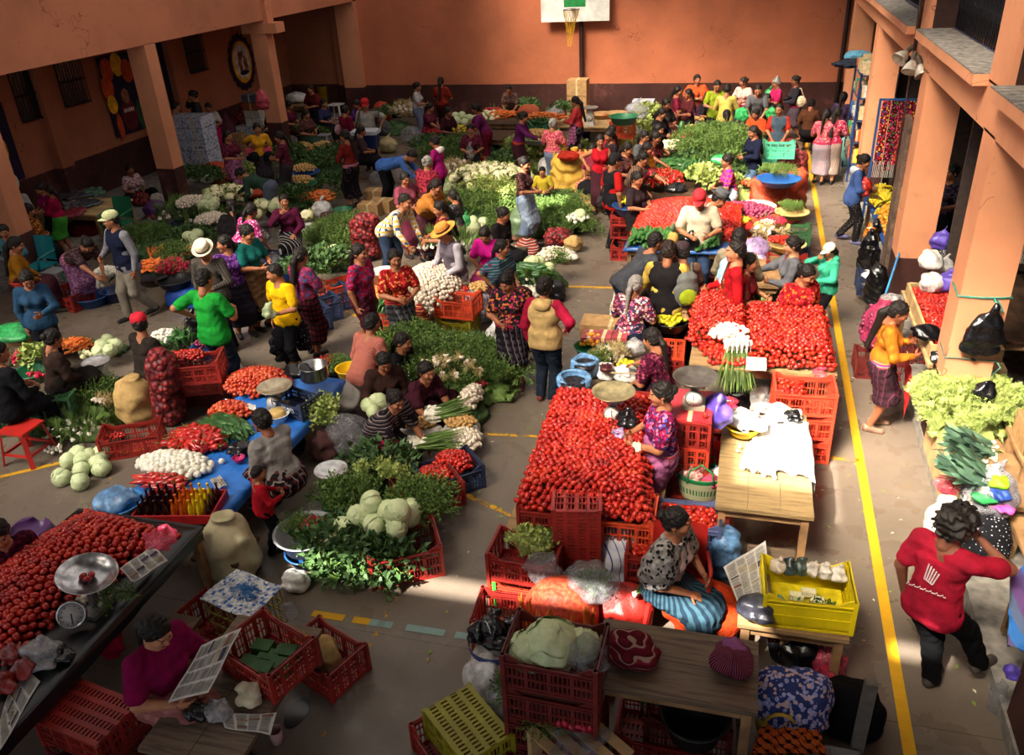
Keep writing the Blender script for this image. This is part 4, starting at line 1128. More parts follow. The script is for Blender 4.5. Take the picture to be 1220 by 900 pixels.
K_CEL=Kind('celery_bunch','celery',[leaf_bunch('celery_bunch',80,.24,.85,.045,.055,i+60) for i in range(3)],[LEAF[2],LEAF[2]],290)
K_SCA=Kind('spring_onion_bunch','spring onions',[leaf_bunch('spring_onion_bunch',34,.42,.22,.012,.3,i+80,blade=True,bulbs=14,droop=.3) for i in range(3)],[LEAF[0],ONW],290)
K_LEE=Kind('leek','leek',[leaf_bunch('leek',9,.50,.28,.05,.4,i+95,blade=True,bulbs=2,droop=.5) for i in range(3)],[LEAF[3],WHT_STALK],290)
K_PAL=Kind('pale_root_bunch','root vegetable',[leaf_bunch('pale_root_bunch',60,.2,1.0,.007,.16,i+120,blade=True,bulbs=10,droop=.7) for i in range(3)],[STRAW,GARL],290)
K_BAN=Kind('banana_hand','bananas',[banana_hand(i) for i in range(2)],[wmat('banana_skin',['#c9b020','#e2c52c','#a8b030'],8,.5,.4)],60)
K_MAN=Kind('mango','mango',[shape_round(.035,.05,10,6,.04,i,'mango') for i in range(2)],[wmat('mango_skin',['#d88a1c','#e6a832','#d4741c'],9,.4,.4)],200)
def heap(kind,pts,h,sp,label,group,layers=1,prof='dome',rs=None,flat=False,scale=1.0,rotf=None,z_extra=0.0,jit=.22):
 """covers the quad pts (four corners, in order) with items lying on a mound of height h"""
 if rotf is None and kind in (K_TOM,K_TMO):rotf=lambda rs,u,v:(Matrix.Rotation(rs.uniform(0,6.3),3,'Z')@Matrix.Rotation(rs.gauss(1.57,.35),3,'Y')).to_euler()
 rs=rs or random.Random(zlib.crc32(label.encode()));A,B,C,D=[Vector(p) for p in pts]
 lu=((B-A).length+(C-D).length)/2;lv=((D-A).length+(C-B).length)/2
 nu=max(1,round(lu/sp));nv=max(1,round(lv/(sp*.87)));n=0
 for L in range(layers):
  for j in range(nv+1):
   for i in range(nu+1):
    u=(i+(.5 if (j+L)%2 else 0)+rs.uniform(-jit,jit))/nu;v=(j+rs.uniform(-jit,jit))/nv
    if not (-.02<=u<=1.02 and -.02<=v<=1.02):continue
    P=A*(1-u)*(1-v)+B*u*(1-v)+C*u*v+D*(1-u)*v
    if prof=='dome':k=max(0,1-abs(2*u-1)**2.2)**.75*max(0,1-abs(2*v-1)**2.2)**.75
    elif prof=='flat':k=min(1,8*min(u,1-u,v,1-v)+.35)
    elif prof=='oval':
     q=(2*u-1)**2+(2*v-1)**2
     if q>1.03:continue
     k=max(0,1-q)**.6
    else:k=1
    z=h*k-L*sp*.7
    if L and z<0:continue
    P=P+Vector((0,0,max(z,0)+z_extra+rs.uniform(-.06,.12)*sp))
    kind.put(P,label,group,rotf(rs,u,v) if rotf else None,scale*rs.uniform(.88,1.12),rs);n+=1
 return n
def oval(c,rx,ry,rz=0.0):
 c=Vector(c);cs,sn=math.cos(rz),math.sin(rz)
 return [c+Vector((cs*a*rx-sn*b*ry,sn*a*rx+cs*b*ry,0)) for a,b in ((-1,-1),(1,-1),(1,1),(-1,1))]
def quad(pxs,z):return [G(x,y,z) for x,y in pxs]
def up_rot(lean=.5):return lambda rs,u,v:Euler((rs.uniform(-lean,lean)+(.5-v)*-1.1,rs.uniform(-lean,lean)+(u-.5)*1.1,rs.uniform(0,6.3)))
def lay_rot(az,lean=.25,tilt=PI/2):return lambda rs,u,v:(Matrix.Rotation(az+rs.uniform(-lean,lean),3,'Z')@Matrix.Rotation(tilt+rs.uniform(-.2,.1),3,'Y')).to_euler()
def flat_rot(az=None,lean=.3):return lambda rs,u,v:Euler((rs.uniform(0,6.3),rs.uniform(-.25,.25),(az if az is not None else rs.uniform(0,6.3))+rs.uniform(-lean,lean)),'XYZ')
def mound(pts,h,mat,label,cat='soil',name='cloth_mound'):pass
# ---------------------------------------------------------------- containers, furniture, bags
CR_RED=plain('#8c2620',.45,.4,var=.14,scale=5,name='crate_red');CR_BRIGHT=plain('#b83a26',.45,.4,var=.12,scale=5,name='crate_bright_red');CR_DARK=plain('#64201d',.5,.4,var=.15,scale=5)
CR_YEL=plain('#d8c010',.4,.45,var=.06,scale=5);CR_OLIVE=plain('#8d8420',.5,.4,var=.1,scale=5);CR_BLUE=plain('#2a3450',.5,.4,var=.12,scale=5);CR_GREY=plain('#5a648c',.5,.4,var=.1);CR_GREEN=plain('#2f5634',.5,.4,var=.12);CR_MINT=plain('#4fae8c',.5,.4);CR_ORA=plain('#c8492a',.45,.4,var=.1)
_cr={}
def crate_mesh(L,W,H,solid=False):
 key=(round(L,2),round(W,2),round(H,2),solid)
 if key in _cr:return _cr[key]
 m=MB();t=.012;l,w=L/2,W/2
 # base grid
 n=int(L/.033)
 for k in range(n+1):x=-l+t+(L-2*t)*k/n;m.box(x-.009,x+.009,-w,w,0,.012)
 for k in range(5):y=-w+t+(W-2*t)*k/4;m.box(-l,l,y-.018,y+.018,-.002,.014)
 # rims and bands; the long sides dip in the middle of the top edge
 for s in (-1,1):
  for ax in (0,1):
   a,b=(l,w) if ax==0 else (w,l)
   def bx(u0,u1,z0,z1,o=0.0,th=t):
    if ax==0:m.box(u0,u1,s*b-(th if s>0 else 0)+s*o,s*b+(0 if s>0 else th)+s*o,z0,z1)
    else:m.box(s*b-(th if s>0 else 0)+s*o,s*b+(0 if s>0 else th)+s*o,u0,u1,z0,z1)
   bx(-a,a,0,.035)
   if solid:bx(-a,a,0,H-.06,0,.005)
   top=H-.05 if ax==0 else H
   bx(-a,a,top-.035,top-.0)
   bx(-a,a,top-.012,top,.012,.02)
   for f in (.36,.66):bx(-a,a,H*f,H*f+.012,.006,.014)
   n=max(8,int(2*a/.028))
   for k in range(n+1):
    u=-a+2*a*k/n;bx(u-.0035,u+.0035,.03,top-.03,0,.006)
   for u in (-a*.98,-a*.5,0,a*.5,a*.98):bx(u-.012,u+.012,0,top,.003,.012)
   if ax==0:
    for e in (-1,1):
     x0=e*a;x1=e*a*.62
     y=s*b
     for yy,th in ((y,-s*t),):
      vs=[(x0,yy,H-.05),(x1,yy,H-.05),(x0*.88,yy,H),(x0,yy,H)];vs+=[(p[0],p[1]+th,p[2]) for p in vs]
      m.add(vs,[(0,1,2,3),(7,6,5,4),(0,4,5,1),(1,5,6,2),(2,6,7,3)])
 for sx in (-1,1):
  for sy in (-1,1):m.box(sx*l-.014,sx*l+.014,sy*w-.014,sy*w+.014,0,H)
 _cr[key]=m.mesh('crate');return _cr[key]
def crate(x,y,z,rz,mat,label,L=.56,W=.37,H=.28,group=None,tilt=None,name='plastic_crate',solid=False):
 o=link(name,crate_mesh(L,W,H,solid),[mat],None,(x,y,z),R_(rz))
 if tilt:o.rotation_euler=(R_(tilt[0]),R_(tilt[1]),R_(rz))
 tag(o,label,'crate',group);return o
def cratep(px,py,z,rz,mat,label,**k):
 """(px, py): middle of the crate's open top, z: its floor height"""
 g=G(px,py,z+k.get('H',.28));return crate(g.x,g.y,z,rz,mat,label,**k)
WOOD=plain('#8a6a48',.75,.25,var=.22,scale=5,bump=.25,name='wood');WOOD_D=plain('#4d3a2c',.8,.2,var=.25,scale=5,bump=.25);WOOD_L=plain('#b39468',.75,.25,var=.15,scale=5,bump=.2)
def wood_grain(c1,c2,name):
 t=NT(name);xyz=t.node('ShaderNodeMapping');t.link(t.co(),xyz.inputs[0]);xyz.inputs['Scale'].default_value=(1.2,14,14)
 n=t.noise(2.2,6,xyz.outputs[0],.65);t.color(t.ramp(n,[(.3,c1),(.5,c2),(.72,[min(1,x*1.12) for x in srgb_inv(c2)])])).set(.65,.3).bump(n,.2,.004);return t.m
TABLE_TOP=wood_grain('#5a4630','#86704c','table_top');TABLE_DK=wood_grain('#3a3029','#6b5a49','dark_table_top');PLANK=wood_grain('#6a5036','#8f7450','plank')
def table(x0,x1,y0,y1,z,label,top=TABLE_TOP,leg=WOOD,rz=0,name='wooden_table',planks=3,th=.035):
 cx,cy=(x0+x1)/2,(y0+y1)/2;w,d=(x1-x0)/2,(y1-y0)/2
 t=empty(name,(cx,cy,0),R_(rz));tag(t,label,'table');m=MB()
 longx=w>=d
 for k in range(planks):
  if longx:a=-d+2*d*k/planks;m.box(-w,w,a+.002,a+2*d/planks-.002,z-th,z-.001*(k%2))
  else:a=-w+2*w*k/planks;m.box(a+.002,a+2*w/planks-.002,-d,d,z-th,z-.001*(k%2))
 m.build('tabletop',top,t)
 m=MB();i=.06
 for s in (-1,1):m.box(-w+i,w-i,s*(d-i)-.012,s*(d-i)+.012,z-th-.09,z-th);m.box(s*(w-i)-.012,s*(w-i)+.012,-d+i,d-i,z-th-.09,z-th)
 m.build('table_frame',leg,t)
 for sx in (-1,1):
  for sy in (-1,1):
   m=MB();px,py=sx*(w-i),sy*(d-i);m.box(px-.03,px+.03,py-.03,py+.03,0,z-th);m.build('leg',leg,t)
 return t
def lathe_thing(name,cat,label,loc,prof,mat,n=28,sx=1,sy=1,rz=0,group=None,inner=None):
 m=MB();m.lathe(prof,n,sx=sx,sy=sy);return tag(m.build(name,mat,None,loc,R_(rz)),label,cat,group)
def basin(px,py,z,r,h,mat,label,name='basin',cat='basin',sx=1.0,at=None,group=None):
 g=Vector(at) if at else G(px,py,z+h);t=.006
 return lathe_thing(name,cat,label,(g.x,g.y,z),[(.001,0),(r*.68,0),(r*.74,.012),(r*.96,h-.012),(r*1.04,h-.006),(r*1.05,h),(r*.97,h),(r*.94,h-.012),(r*.7,.02),(.001,.016)],mat,30,sx,group=group)
PL={k:plain(c,.4,.45,var=.08,scale=6) for k,c in dict(green='#1f6a48',blue='#1f4c86',black='#17181b',orange='#c45c22',grey='#8c8c90',red='#a8241e',yellow='#dcb414',purple='#4d2a5c',white='#cfcdca',teal='#1c7a84',dkblue='#1b2c5a',pink='#c0206a',sky='#3f86c4').items()}
def bag_mat(c,a=.55,rough=.25):
 t=NT('thin_plastic');n=t.noise(13,7,None,.7);b=srgb_inv(c);t.color(t.ramp(n,[(.35,[x*.72 for x in b]),(.65,[min(1,x*1.08) for x in b])])).set(rough,.6);t.bump(n,1 if a<.6 else .45,.05 if a<.6 else .02)
 al=t.math('MULTIPLY_ADD',n,.9);al.node.inputs[2].default_value=a-.45;t.link(al,t.b.inputs['Alpha']) if a<.9 else None;return t.m
CLEAR=bag_mat('#a8a8ac',.36);MILKY=bag_mat('#b0aeae',.68);BLACKP=NT('black_plastic').color('#0d0d10').set(.22,.6);BLACKP.bump(BLACKP.noise(11,4),.7,.02);BLACKP=BLACKP.m
PINKP=bag_mat('#d0405c',.6);WHITEP=bag_mat('#dcdad6',.95,.4);BLUEP=bag_mat('#6f9fd0',.85);PURP=bag_mat('#5a45b0',.97,.3);REDP=bag_mat('#b02820',.93,.3);GREENP=bag_mat('#38b060',.85,.3);LILAC=bag_mat('#a58ab8',.7)
BURLAP=wmat('burlap',['#8f7448','#ad8f5c','#9c7e50'],8,.95,.1,.6);CANVAS=wmat('canvas',['#9c9270','#b9ae8c','#a89e7c'],5,.9,.1,.5);SACKW=wmat('white_sack',['#a9a49c','#cbc6bd','#bbb5aa'],6,.8,.2,.4)
def net_mat(a,b):
 t=NT('net_of_bulbs');v=t.node('ShaderNodeTexVoronoi');v.inputs['Scale'].default_value=15;t.link(t.co(),v.inputs['Vector'])
 t.color(t.ramp(v.outputs['Distance'],[(.1,b),(.62,a)])).set(.5,.35).bump(t.math('MULTIPLY',v.outputs['Distance'],-1.0),1,.04);return t.m
NETR=net_mat('#4c1014','#a83434');NETO=wmat('orange_net',['#962c18','#b04028','#bc5434'],34,.6,.3,.9)
def blob(name,cat,label,loc,parts,mat,h=.014,noise=(.012,26,1),rz=0,cuts=(),group=None,parent=None,subs=()):
 """a soft rounded thing (bag, sack, bundle) whose base is at loc"""
 s=SDF(h)
 for p in parts:
  if len(p)==2:s.ell(p[0],p[1],.04)
  else:s.cap(p[0],p[1],p[2],p[3],.04)
 for c,r in subs:s.sub(c,r,.01)
 s.cut((0,0,1),.002)
 for n,d in cuts:s.cut(n,d)
 V,Q=s.verts(noise)
 if len(V)==0:return None
 o=link(name,mesh_np(name,V,Q),mat,parent,loc,rz)
 if parent is None:tag(o,label,cat,group)
 return o
_b=[0]
def bag(px,py,z,r,hh,mat,label,name='plastic_bag',cat='plastic bag',kn=1,sx=1.0,res=None,at=None,amp=.014,group=None):
 """soft bag; (px, py) is the middle of it"""
 _b[0]+=1;g=Vector(at) if at else G(px,py,z+hh*.5);D=dist_cam((g.x,g.y,1));h=res or min(.025,max(.011,D*.0013))
 ps=[((0,0,hh*.42),(r*sx,r*.9,hh*.5)),((r*.3,-r*.2,hh*.3),(r*.7,r*.6,hh*.34)),((-r*.35,r*.2,hh*.32),(r*.6,r*.6,hh*.34))]
 if kn:ps.append(((0,0,hh*.75),(r*.15,0,hh*1.05),r*.28,r*.12));ps.append(((0,0,hh*1.0),(r*.35,r*.1,hh*1.16),r*.08,r*.13))
 return blob(name,cat,label,(g.x,g.y,z),ps,mat,h,(min(amp,r*.16),2.2/max(.05,r)+8,_b[0]),group=group)
def sack(px,py,z,r,hh,mat,label,top='tied',name='sack',cat='sack',sx=1.0,at=None,group=None):
 _b[0]+=1;g=Vector(at) if at else G(px,py,z+hh*.5);D=dist_cam((g.x,g.y,1));h=min(.025,max(.012,D*.0013))
 ps=[((0,0,r*.7),(0,0,hh*.62),r,r*.92)]
 if top=='tied':ps+=[((0,0,hh*.6),(0,0,hh*.86),r*.8,r*.3),((0,0,hh*.86),(r*.1,0,hh),r*.3,r*.42)]
 else:ps+=[((0,0,hh*.6),(0,0,hh-r*.6),r*.95,r*.95)]
 sb=[((0,0,hh),(r*.78,r*.78,r*.5))] if top=='open' else []
 return blob(name,cat,label,(g.x,g.y,z),ps,mat,h,(r*.06,14,_b[0]),cuts=[((0,0,-1),-hh)],subs=sb,group=group)
def drape(name,cat,label,pts,mat,amp=.012,n=14,drop=None,fr=9,thick=.006):
 """a cloth or sheet laid over the quad pts; drop = how far its four edges hang"""
 A,B,C,D=[Vector(p) for p in pts];m=MB();drop=drop or (0,0,0,0)
 def base(u,v):return A*(1-u)*(1-v)+B*u*(1-v)+C*u*v+D*(1-u)*v
 cen=base(.5,.5)
 def fn(u,v,off=0):
  uu=(u-.1)/.8;vv=(v-.1)/.8;cu=min(1,max(0,uu));cv=min(1,max(0,vv));p=base(cu,cv)
  z=amp*(math.sin(fr*u*3+2*v)*math.sin(fr*v*2.3+1)+.4)
  dz=0;out=p-cen;out.z=0
  if uu<0 and drop[3]:dz+=-uu*8*drop[3]
  if uu>1 and drop[1]:dz+=(uu-1)*8*drop[1]
  if vv<0 and drop[0]:dz+=-vv*8*drop[0]
  if vv>1 and drop[2]:dz+=(vv-1)*8*drop[2]
  if dz>0:p=p+out.normalized()*(.012+.018*math.sin(fr*5*(u+v))*min(1,dz*4)+.012);z*=.3
  return p+Vector((0,0,z-dz+off))
 m.sheet(lambda u,v:fn(u,v,thick),n,n);k=len(m.v);m.sheet(lambda u,v:fn(u,v,0),n,n)
 o=m.build(name,mat);tag(o,label,cat);return o
def box_thing(x0,x1,y0,y1,z0,z1,mat,label,name='cardboard_box',cat='box',rz=0,group=None,open_top=False,strap=True):
 cx,cy=(x0+x1)/2,(y0+y1)/2;w,d=(x1-x0)/2,(y1-y0)/2;m=MB();t=.008
 if open_top:
  m.box(-w,w,-d,d,0,t);m.box(-w,-w+t,-d,d,0,z1-z0);m.box(w-t,w,-d,d,0,z1-z0);m.box(-w,w,-d,-d+t,0,z1-z0);m.box(-w,w,d-t,d,0,z1-z0)
 else:
  m.box(-w,w,-d,d,0,z1-z0)
  if strap:m.box(-.02,.02,-d-.001,d+.001,.01,z1-z0+.001,1)
 return tag(m.build(name,[mat,plain('#c8b48c',.5)],None,(cx,cy,z0),R_(rz)),label,cat,group)
CARD=plain('#a8845a',.8,.15,var=.1)
def scale_thing(px,py,z,label,body='#cfcbc4',pan='#b8a888',kind='column',rz=0,pan_r=.17,hgt=.24,at=None):
 """weighing scale with a round pan; (px, py) = middle of the pan"""
 g=Vector(at) if at else G(px,py,z+hgt+.04);t=empty('weighing_scale',(g.x,g.y,z),R_(rz));tag(t,label,'scale');B=plain(body,.4,.5)
 if kind=='column':
  m=MB();m.box(-.10,.10,-.09,.09,0,.05);m.box(-.035,.035,-.03,.03,.04,hgt-.02);m.box(-.09,.09,-.05,.05,hgt-.05,hgt-.015);m.build('body',B,t)
 else:
  m=MB();vs=[(sx*w,sy*d,zz) for zz,w,d in ((0,.11,.1),(hgt*.75,.08,.07),(hgt-.02,.05,.05)) for sx,sy in ((-1,-1),(1,-1),(1,1),(-1,1))]
  m.add(vs,[(a+i,a+(i+1)%4,a+4+(i+1)%4,a+4+i) for a in (0,4) for i in range(4)]+[(8,9,10,11),(3,2,1,0)]);m.build('body',B,t)
 m=MB();m.lathe([(.001,0),(.075,0),(.08,.008),(.08,.04),(.07,.045),(.001,.045)],24,M=Matrix.Translation((0,-.055,hgt*.48))@Matrix.Rotation(PI/2,4,'X'));d=m.build('dial',plain('#8c8880',.3,.5,.5),t)
 m=MB();m.lathe([(.001,.0),(.066,0),(.066,.002),(.001,.002)],24,M=Matrix.Translation((0,-.101,hgt*.48))@Matrix.Rotation(PI/2,4,'X'));m.build('dial_face',plain('#d8d4cc',.5),d)
 m=MB();m.box(-.003,.003,-.108,-.104,hgt*.48-.01,hgt*.48+.055)
 for k in range(12):a=2*PI*k/12;m.box(.052*math.cos(a)-.003,.052*math.cos(a)+.003,-.106,-.104,hgt*.48+.052*math.sin(a)-.003,hgt*.48+.052*math.sin(a)+.003)
 m.build('needle',plain('#1c1a18',.5),d)
 m=MB();r=pan_r;m.lathe([(.001,hgt),(r*.5,hgt+.008),(r*.85,hgt+.03),(r,hgt+.052),(r*1.02,hgt+.05),(r*.86,hgt+.022),(r*.5,hgt+.0),(.001,hgt-.012)],30);m.build('pan',plain(pan,.28,.6,.75,var=.15),t)
 return t
def stool(px,py,label,mat,h=.42,w=.30,seat_px=True):
 g=G(px,py,h);t=empty('plastic_stool',(g.x,g.y,0));tag(t,label,'stool');m=MB()
 m.box(-w/2,w/2,-w/2,w/2,h-.025,h);m.build('seat',mat,t)
 for sx in (-1,1):
  for sy in (-1,1):m=MB();m.bar((sx*w*.42,sy*w*.42,h-.02),(sx*w*.58,sy*w*.58,0),.05,.02);m.build('leg',mat,t)
 m=MB()
 for s in (-1,1):m.box(-w*.5,w*.5,s*w*.5-.01,s*w*.5+.01,.12,.15);m.box(s*w*.5-.01,s*w*.5+.01,-w*.5,w*.5,.12,.15)
 m.build('stretcher',mat,t);return t
def chair(px,py,rz,label,mat,z=.42):
 g=G(px,py,z);t=empty('plastic_chair',(g.x,g.y,0),R_(rz));tag(t,label,'chair')
 m=MB();m.box(-.22,.22,-.21,.21,z-.02,z);m.build('seat',mat,t)
 m=MB();m.sheet(lambda u,v:((u-.5)*.42,.21+.05*v+.04*(1-(2*u-1)**2),z+.02+.4*v),8,6);m.sheet(lambda u,v:((u-.5)*.42,.225+.05*v+.04*(1-(2*u-1)**2),z+.02+.4*v),8,6);m.build('backrest',mat,t)
 for sx in (-1,1):
  for sy in (-1,1):m=MB();m.bar((sx*.19,sy*.18,z-.01),(sx*.24,sy*.23,0),.04,.03);m.build('leg',mat,t)
  m=MB();m.tube([(sx*.22,.22,z+.2),(sx*.25,0,z+.2),(sx*.24,-.18,z+.18),(sx*.22,-.2,z)],.018,6);m.build('armrest',mat,t)
 return t
def newspaper(pts,label,mat=None,amp=.006,headline=None,fold=False):
 A,B,C,D=[Vector(p) for p in pts];m=MB()
 def base(u,v):return A*(1-u)*(1-v)+B*u*(1-v)+C*u*v+D*(1-u)*v
 nrm=(B-A).cross(D-A).normalized()
 if nrm.z<0:nrm=-nrm
 m.sheet(lambda u,v:base(u,v)+nrm*(.002+amp*math.sin(7*u+3*v)),8,8);m.sheet(lambda u,v:base(u,v)+nrm*(amp*math.sin(7*u+3*v)),8,8)
 o=m.build('newspaper',plain('#c4c0b8',.8,.15,var=.06));tag(o,label,'newspaper')
 m=MB();r=random.Random(len(label))
 def blk(u0,u1,v0,v1,k):
  m.sheet(lambda u,v:base(u0+(u1-u0)*u,v0+(v1-v0)*v)+nrm*(.0045+amp*math.sin(7*(u0+(u1-u0)*u)+3*(v0+(v1-v0)*v))),3,3,k)
 for cx in range(4):
  v=.06
  while v<.93:
   hgt=r.uniform(.03,.16);kind_=r.random();u0=.04+cx*.235
   if kind_<.25:blk(u0,u0+.21,v,min(.95,v+hgt),r.choice([1,2,3]))
   else:
    q=v
    while q<min(.95,v+hgt):blk(u0,u0+.21*r.uniform(.8,1),q,q+.009,0);q+=.02
   v+=hgt+.02
 m.build('print',[plain('#55524e',.8),plain('#403a48',.8),plain('#7c5a4a',.8),plain('#9a9078',.8)],o);return o
GLYPH={}
for w_ in 'A Z U C I L isob MONARC'.split():
 c_=bpy.data.curves.new(w_,'FONT');c_.body=w_;c_.extrude=.012;c_.align_x='CENTER';c_.align_y='CENTER';c_.resolution_u=3
 o_=bpy.data.objects.new(w_,c_);COL.objects.link(o_);GLYPH[w_]=bpy.data.meshes.new_from_object(o_.evaluated_get(bpy.context.evaluated_depsgraph_get()));bpy.data.objects.remove(o_)
def writing(txt,loc,size,rot,mat,parent=None,name='lettering'):
 o=link(name,GLYPH[txt],[mat]);o.scale=(size,)*3;o.location=loc;o.rotation_euler=rot
 if parent is not None:o.parent=parent
 return o
# ---------------------------------------------------------------- the people of the market
RED='floral:#7a1420,#a82834,#c8503c,#4a1830';MAR='floral:#4a1622,#74283a,#5c2848,#301218';DKF='floral:#1c181c,#a03050,#c07038,#2c2430';PNK='floral:#a83c50,#d08a78,#803048,#c85868'
VIO='floral:#4a2464,#6c3c8c,#8a5aa0,#38184c';BLK='plain:#19171a';CORTE='stripe:#17151a,#2a2630,#5a5058';CORTE2='plaid:#1a181c,#34303a,#121014,#6a5a60';CORTE3='stripe:#3a1c24,#5c2c38,#20141a'
BLUSK='stripe:#5a6a84,#8a98ac,#3c4860';JEAN='Tplain:#27344a';DTR='Tplain:#17181c';GRN='plain:#2a4034'
P_=person
def Wm(px,py,label,yaw=0,top=MAR,bot=CORTE,**k):
 k.setdefault('hair',rnd.choice(['pony','braid','bun']));k.setdefault('h',1.5);k.setdefault('look',(rnd.uniform(-15,15),rnd.uniform(8,25)));k.setdefault('skin',rnd.choice([0,0,1]))
 k.setdefault('stout',rnd.uniform(1.0,1.15));return P_(px,py,label,yaw=yaw,top=top,bot=bot,**k)
def Mm(px,py,label,yaw=0,top='plain:#666',bot=DTR,**k):
 k.setdefault('hair','short');k.setdefault('h',1.62);k.setdefault('look',(0,15));return P_(px,py,label,yaw=yaw,top=top,bot=bot,male=True,**k)
# --- far left gallery
Mm(208,121,'person in light blue shirt half hidden behind the left pillar by the water packs',150,'plain:#6f84a4',DTR,z0=.1)
Wm(228,108,'woman in long dark clothes with a hand to her face, leaning on the water packs',-60,'plain:#2c2c2a','plain:#26282a',z0=.3,h=1.6,arms=('face','down'),sleeves='long',hair='bun')
Wm(247,123,'girl in white blouse and magenta skirt sitting beside the water packs',30,'plain:#b9aaa8','plain:#a01850',pose='sit',seat=.7,h=1.4,z0=.1)
Wm(270,156,'woman in maroon blouse and pale violet apron standing left of the yellow blouse',80,MAR,'plain:#20181c',extras=('apron=floral:#8c4a70,#b07a98,#74385a',),arms=('front','front'))
I_yel=Wm(305,147,'young woman in yellow blouse holding a baby on her hip',30,'plain:#cf9420',CORTE,sleeves='short',arms=('hip','down'),hair='bun',h=1.5)
Wm(331,157,'woman in maroon blouse and striped skirt with a small child in arms',-80,MAR,CORTE,arms=('front','front'),hair='braid')
Wm(285,201,'woman in dark green sweater and blue striped skirt bending over the vegetables',-80,GRN,'stripe:#1c2030,#3c4460,#8a90a0',pose='bend',sleeves='long',arms=('reach','low'),hair='bun')
Wm(153,196,'woman in white and red blouse crouching against the dark wall behind the pillar',70,'floral:#b8a0a0,#8c3040,#c8b8b4',BLK,pose='low')
Wm(369,101,'woman wrapped in dark red shawl behind the stacked goods in the corner',-20,'plain:#4a1418',BLK,extras=('shawl=plain:#5a1a1c',))
Wm(364,131,'seated woman in brown patterned blouse holding a cup beside the pillar',70,'floral:#4a2c2c,#6c4840,#34201e',GRN,pose='sit',arms=('front','front'))
Wm(344,121,'woman in maroon blouse mostly hidden by the second left pillar',90,MAR,CORTE3,pose='sit')
Wm(411,126,'woman in dark magenta cardigan with pink bag seen from behind',160,'plain:#70142e','band:#8a4858,#2a3c60,#3c4c74',sleeves='long',hair='bun',extras=('sidebag=plain:#b08088',),arms=('down','front'))
Wm(424,119,'woman in purple patterned blouse behind the vendor in red cap',-20,VIO,CORTE)
I_cool=Mm(434,118,'vendor in red cap and pale grey polo shirt carrying a white and blue cooler',10,'plain:#9c988e',DTR,hat='cap',hatc='#b01c20',arms=('down','hip'),stout=1.1,h=1.66)
Wm(410,155,'woman in rust red blouse and long black skirt with hair down her back',-110,'plain:#6e1f1a','plaid:#141014,#241a20,#0e0c10,#3c2c34',hair='long',sleeves='long',h=1.58,arms=('front','front'))
Wm(497,98,'girl in white t-shirt standing at the far wall',100,'plain:#aaa6a6','stripe:#38425c,#8890a8',arms=('front','hip'),hair='bun')
Wm(525,92,'woman in rust red top with loose black hair facing the far wall',175,'plain:#8c2a1c','plain:#3c1414',hair='long',h=1.55)
Wm(512,123,'seated woman in dark maroon huipil reaching toward the cabbages',80,MAR,RED,pose='sit',arms=('reach','front'),stout=1.2)
Wm(534,128,'woman in dark blouse sitting behind the green tomatoes basin',60,'plain:#3a1820',CORTE,pose='sit')
Wm(566,124,'barefoot woman in purple blouse and crimson skirt leaning over the cabbages',-80,'plain:#6c2058','floral:#5a1424,#8c1c38,#3c1420',pose='stoop',lean=22,arms=('reach','front'),hair='bun')
Wm(606,101,'woman at the far wall bending over a tall red net sack',0,'floral:#6a5048,#8c7468,#443430',BLK,pose='stoop',lean=35,arms=('low','low'),hair='bun')
Mm(490,179,'man in sky blue shirt and black trousers bending down in the aisle',95,'plain:#3f64a8','Tplain:#141519',pose='bend',lean=78,sleeves='long',arms=('reach','reach'),h=1.62)
Wm(517,162,'girl in magenta hoodie looking down with jeans',-100,'plain:#a0186a','Tplain:#2a3852',sleeves='long',hair='bun',extras=('hood=plain:#cfc4c4',),arms=('front','front'),hem='out')
Wm(509,186,'woman with grey hair and crimson black blouse seen from behind',170,'floral:#7a1c2c,#2c141c,#98303c',CORTE3,hcol='grey',hair='bun',pose='stoop',lean=26,arms=('low','low'),stout=1.25)
Wm(482,205,'woman in dusty mauve top standing behind the man in plaid shirt',60,'plain:#7c3a4a','plain:#5c2434',sleeves='short',arms=('front','hip'),stout=1.2)
Wm(519,214,'woman in mustard brown shawl leaning to hand over coins',70,'plain:#8a5420',CORTE3,pose='stoop',lean=28,extras=('shawl=plain:#98602a',),arms=('reach','front'))
Wm(523,240,'woman with long black hair in dark red behind the mustard shawl',-60,'plain:#5c1420','plain:#1c2c4c',hair='long',arms=('front','front'))
Mm(482,231,'man in blue white and yellow plaid shirt and jeans bending over a bag',75,'plaid:#c9c0b0,#32456c,#c9962c,#e0dcd4',JEAN,pose='stoop',lean=48,sleeves='long',arms=('down_reach','down_reach'),h=1.64,extras=())
Wm(539,227,'girl in grey lace blouse and pale green skirt with a black ponytail',-100,'floral:#3c3a40,#5c5a60,#2c2a30','stripe:#8aa878,#4c5c3c',h=1.3,hair='pony',arms=('front','front'))
Mm(528,268,'onion seller in tan straw hat and grey vest',-35,'plain:#a09aa2','Tplain:#34343a',pose='sit',seat=.5,hat='straw',hatc='#c8863c',sleeves='long',arms=('front','lap'),extras=('vest=plain:#5c5460',),look=(-15,25))
Wm(577,271,'young woman in bright magenta blouse looking down at her hands',0,'plain:#b8187c','plain:#c04080',pose='sit',sleeves='short',arms=('front','front'),hair='bun',look=(0,35),seat=.4)
Wm(598,286,'woman with teal striped cloth over her shoulder sitting by the cabbages',75,'plain:#5a1c30',CORTE3,pose='sit',extras=('shawl=band:#1c4c50,#3a7c7c,#8a4c6c,#2c3c5c',),arms=('hip','lap'),look=(15,5))
Wm(600,247,'woman in black cardigan with arms folded sitting among the greens',70,'plain:#181416',BLK,pose='sit',sleeves='long',hair='bun',arms=('cross','cross'),stout=1.15)
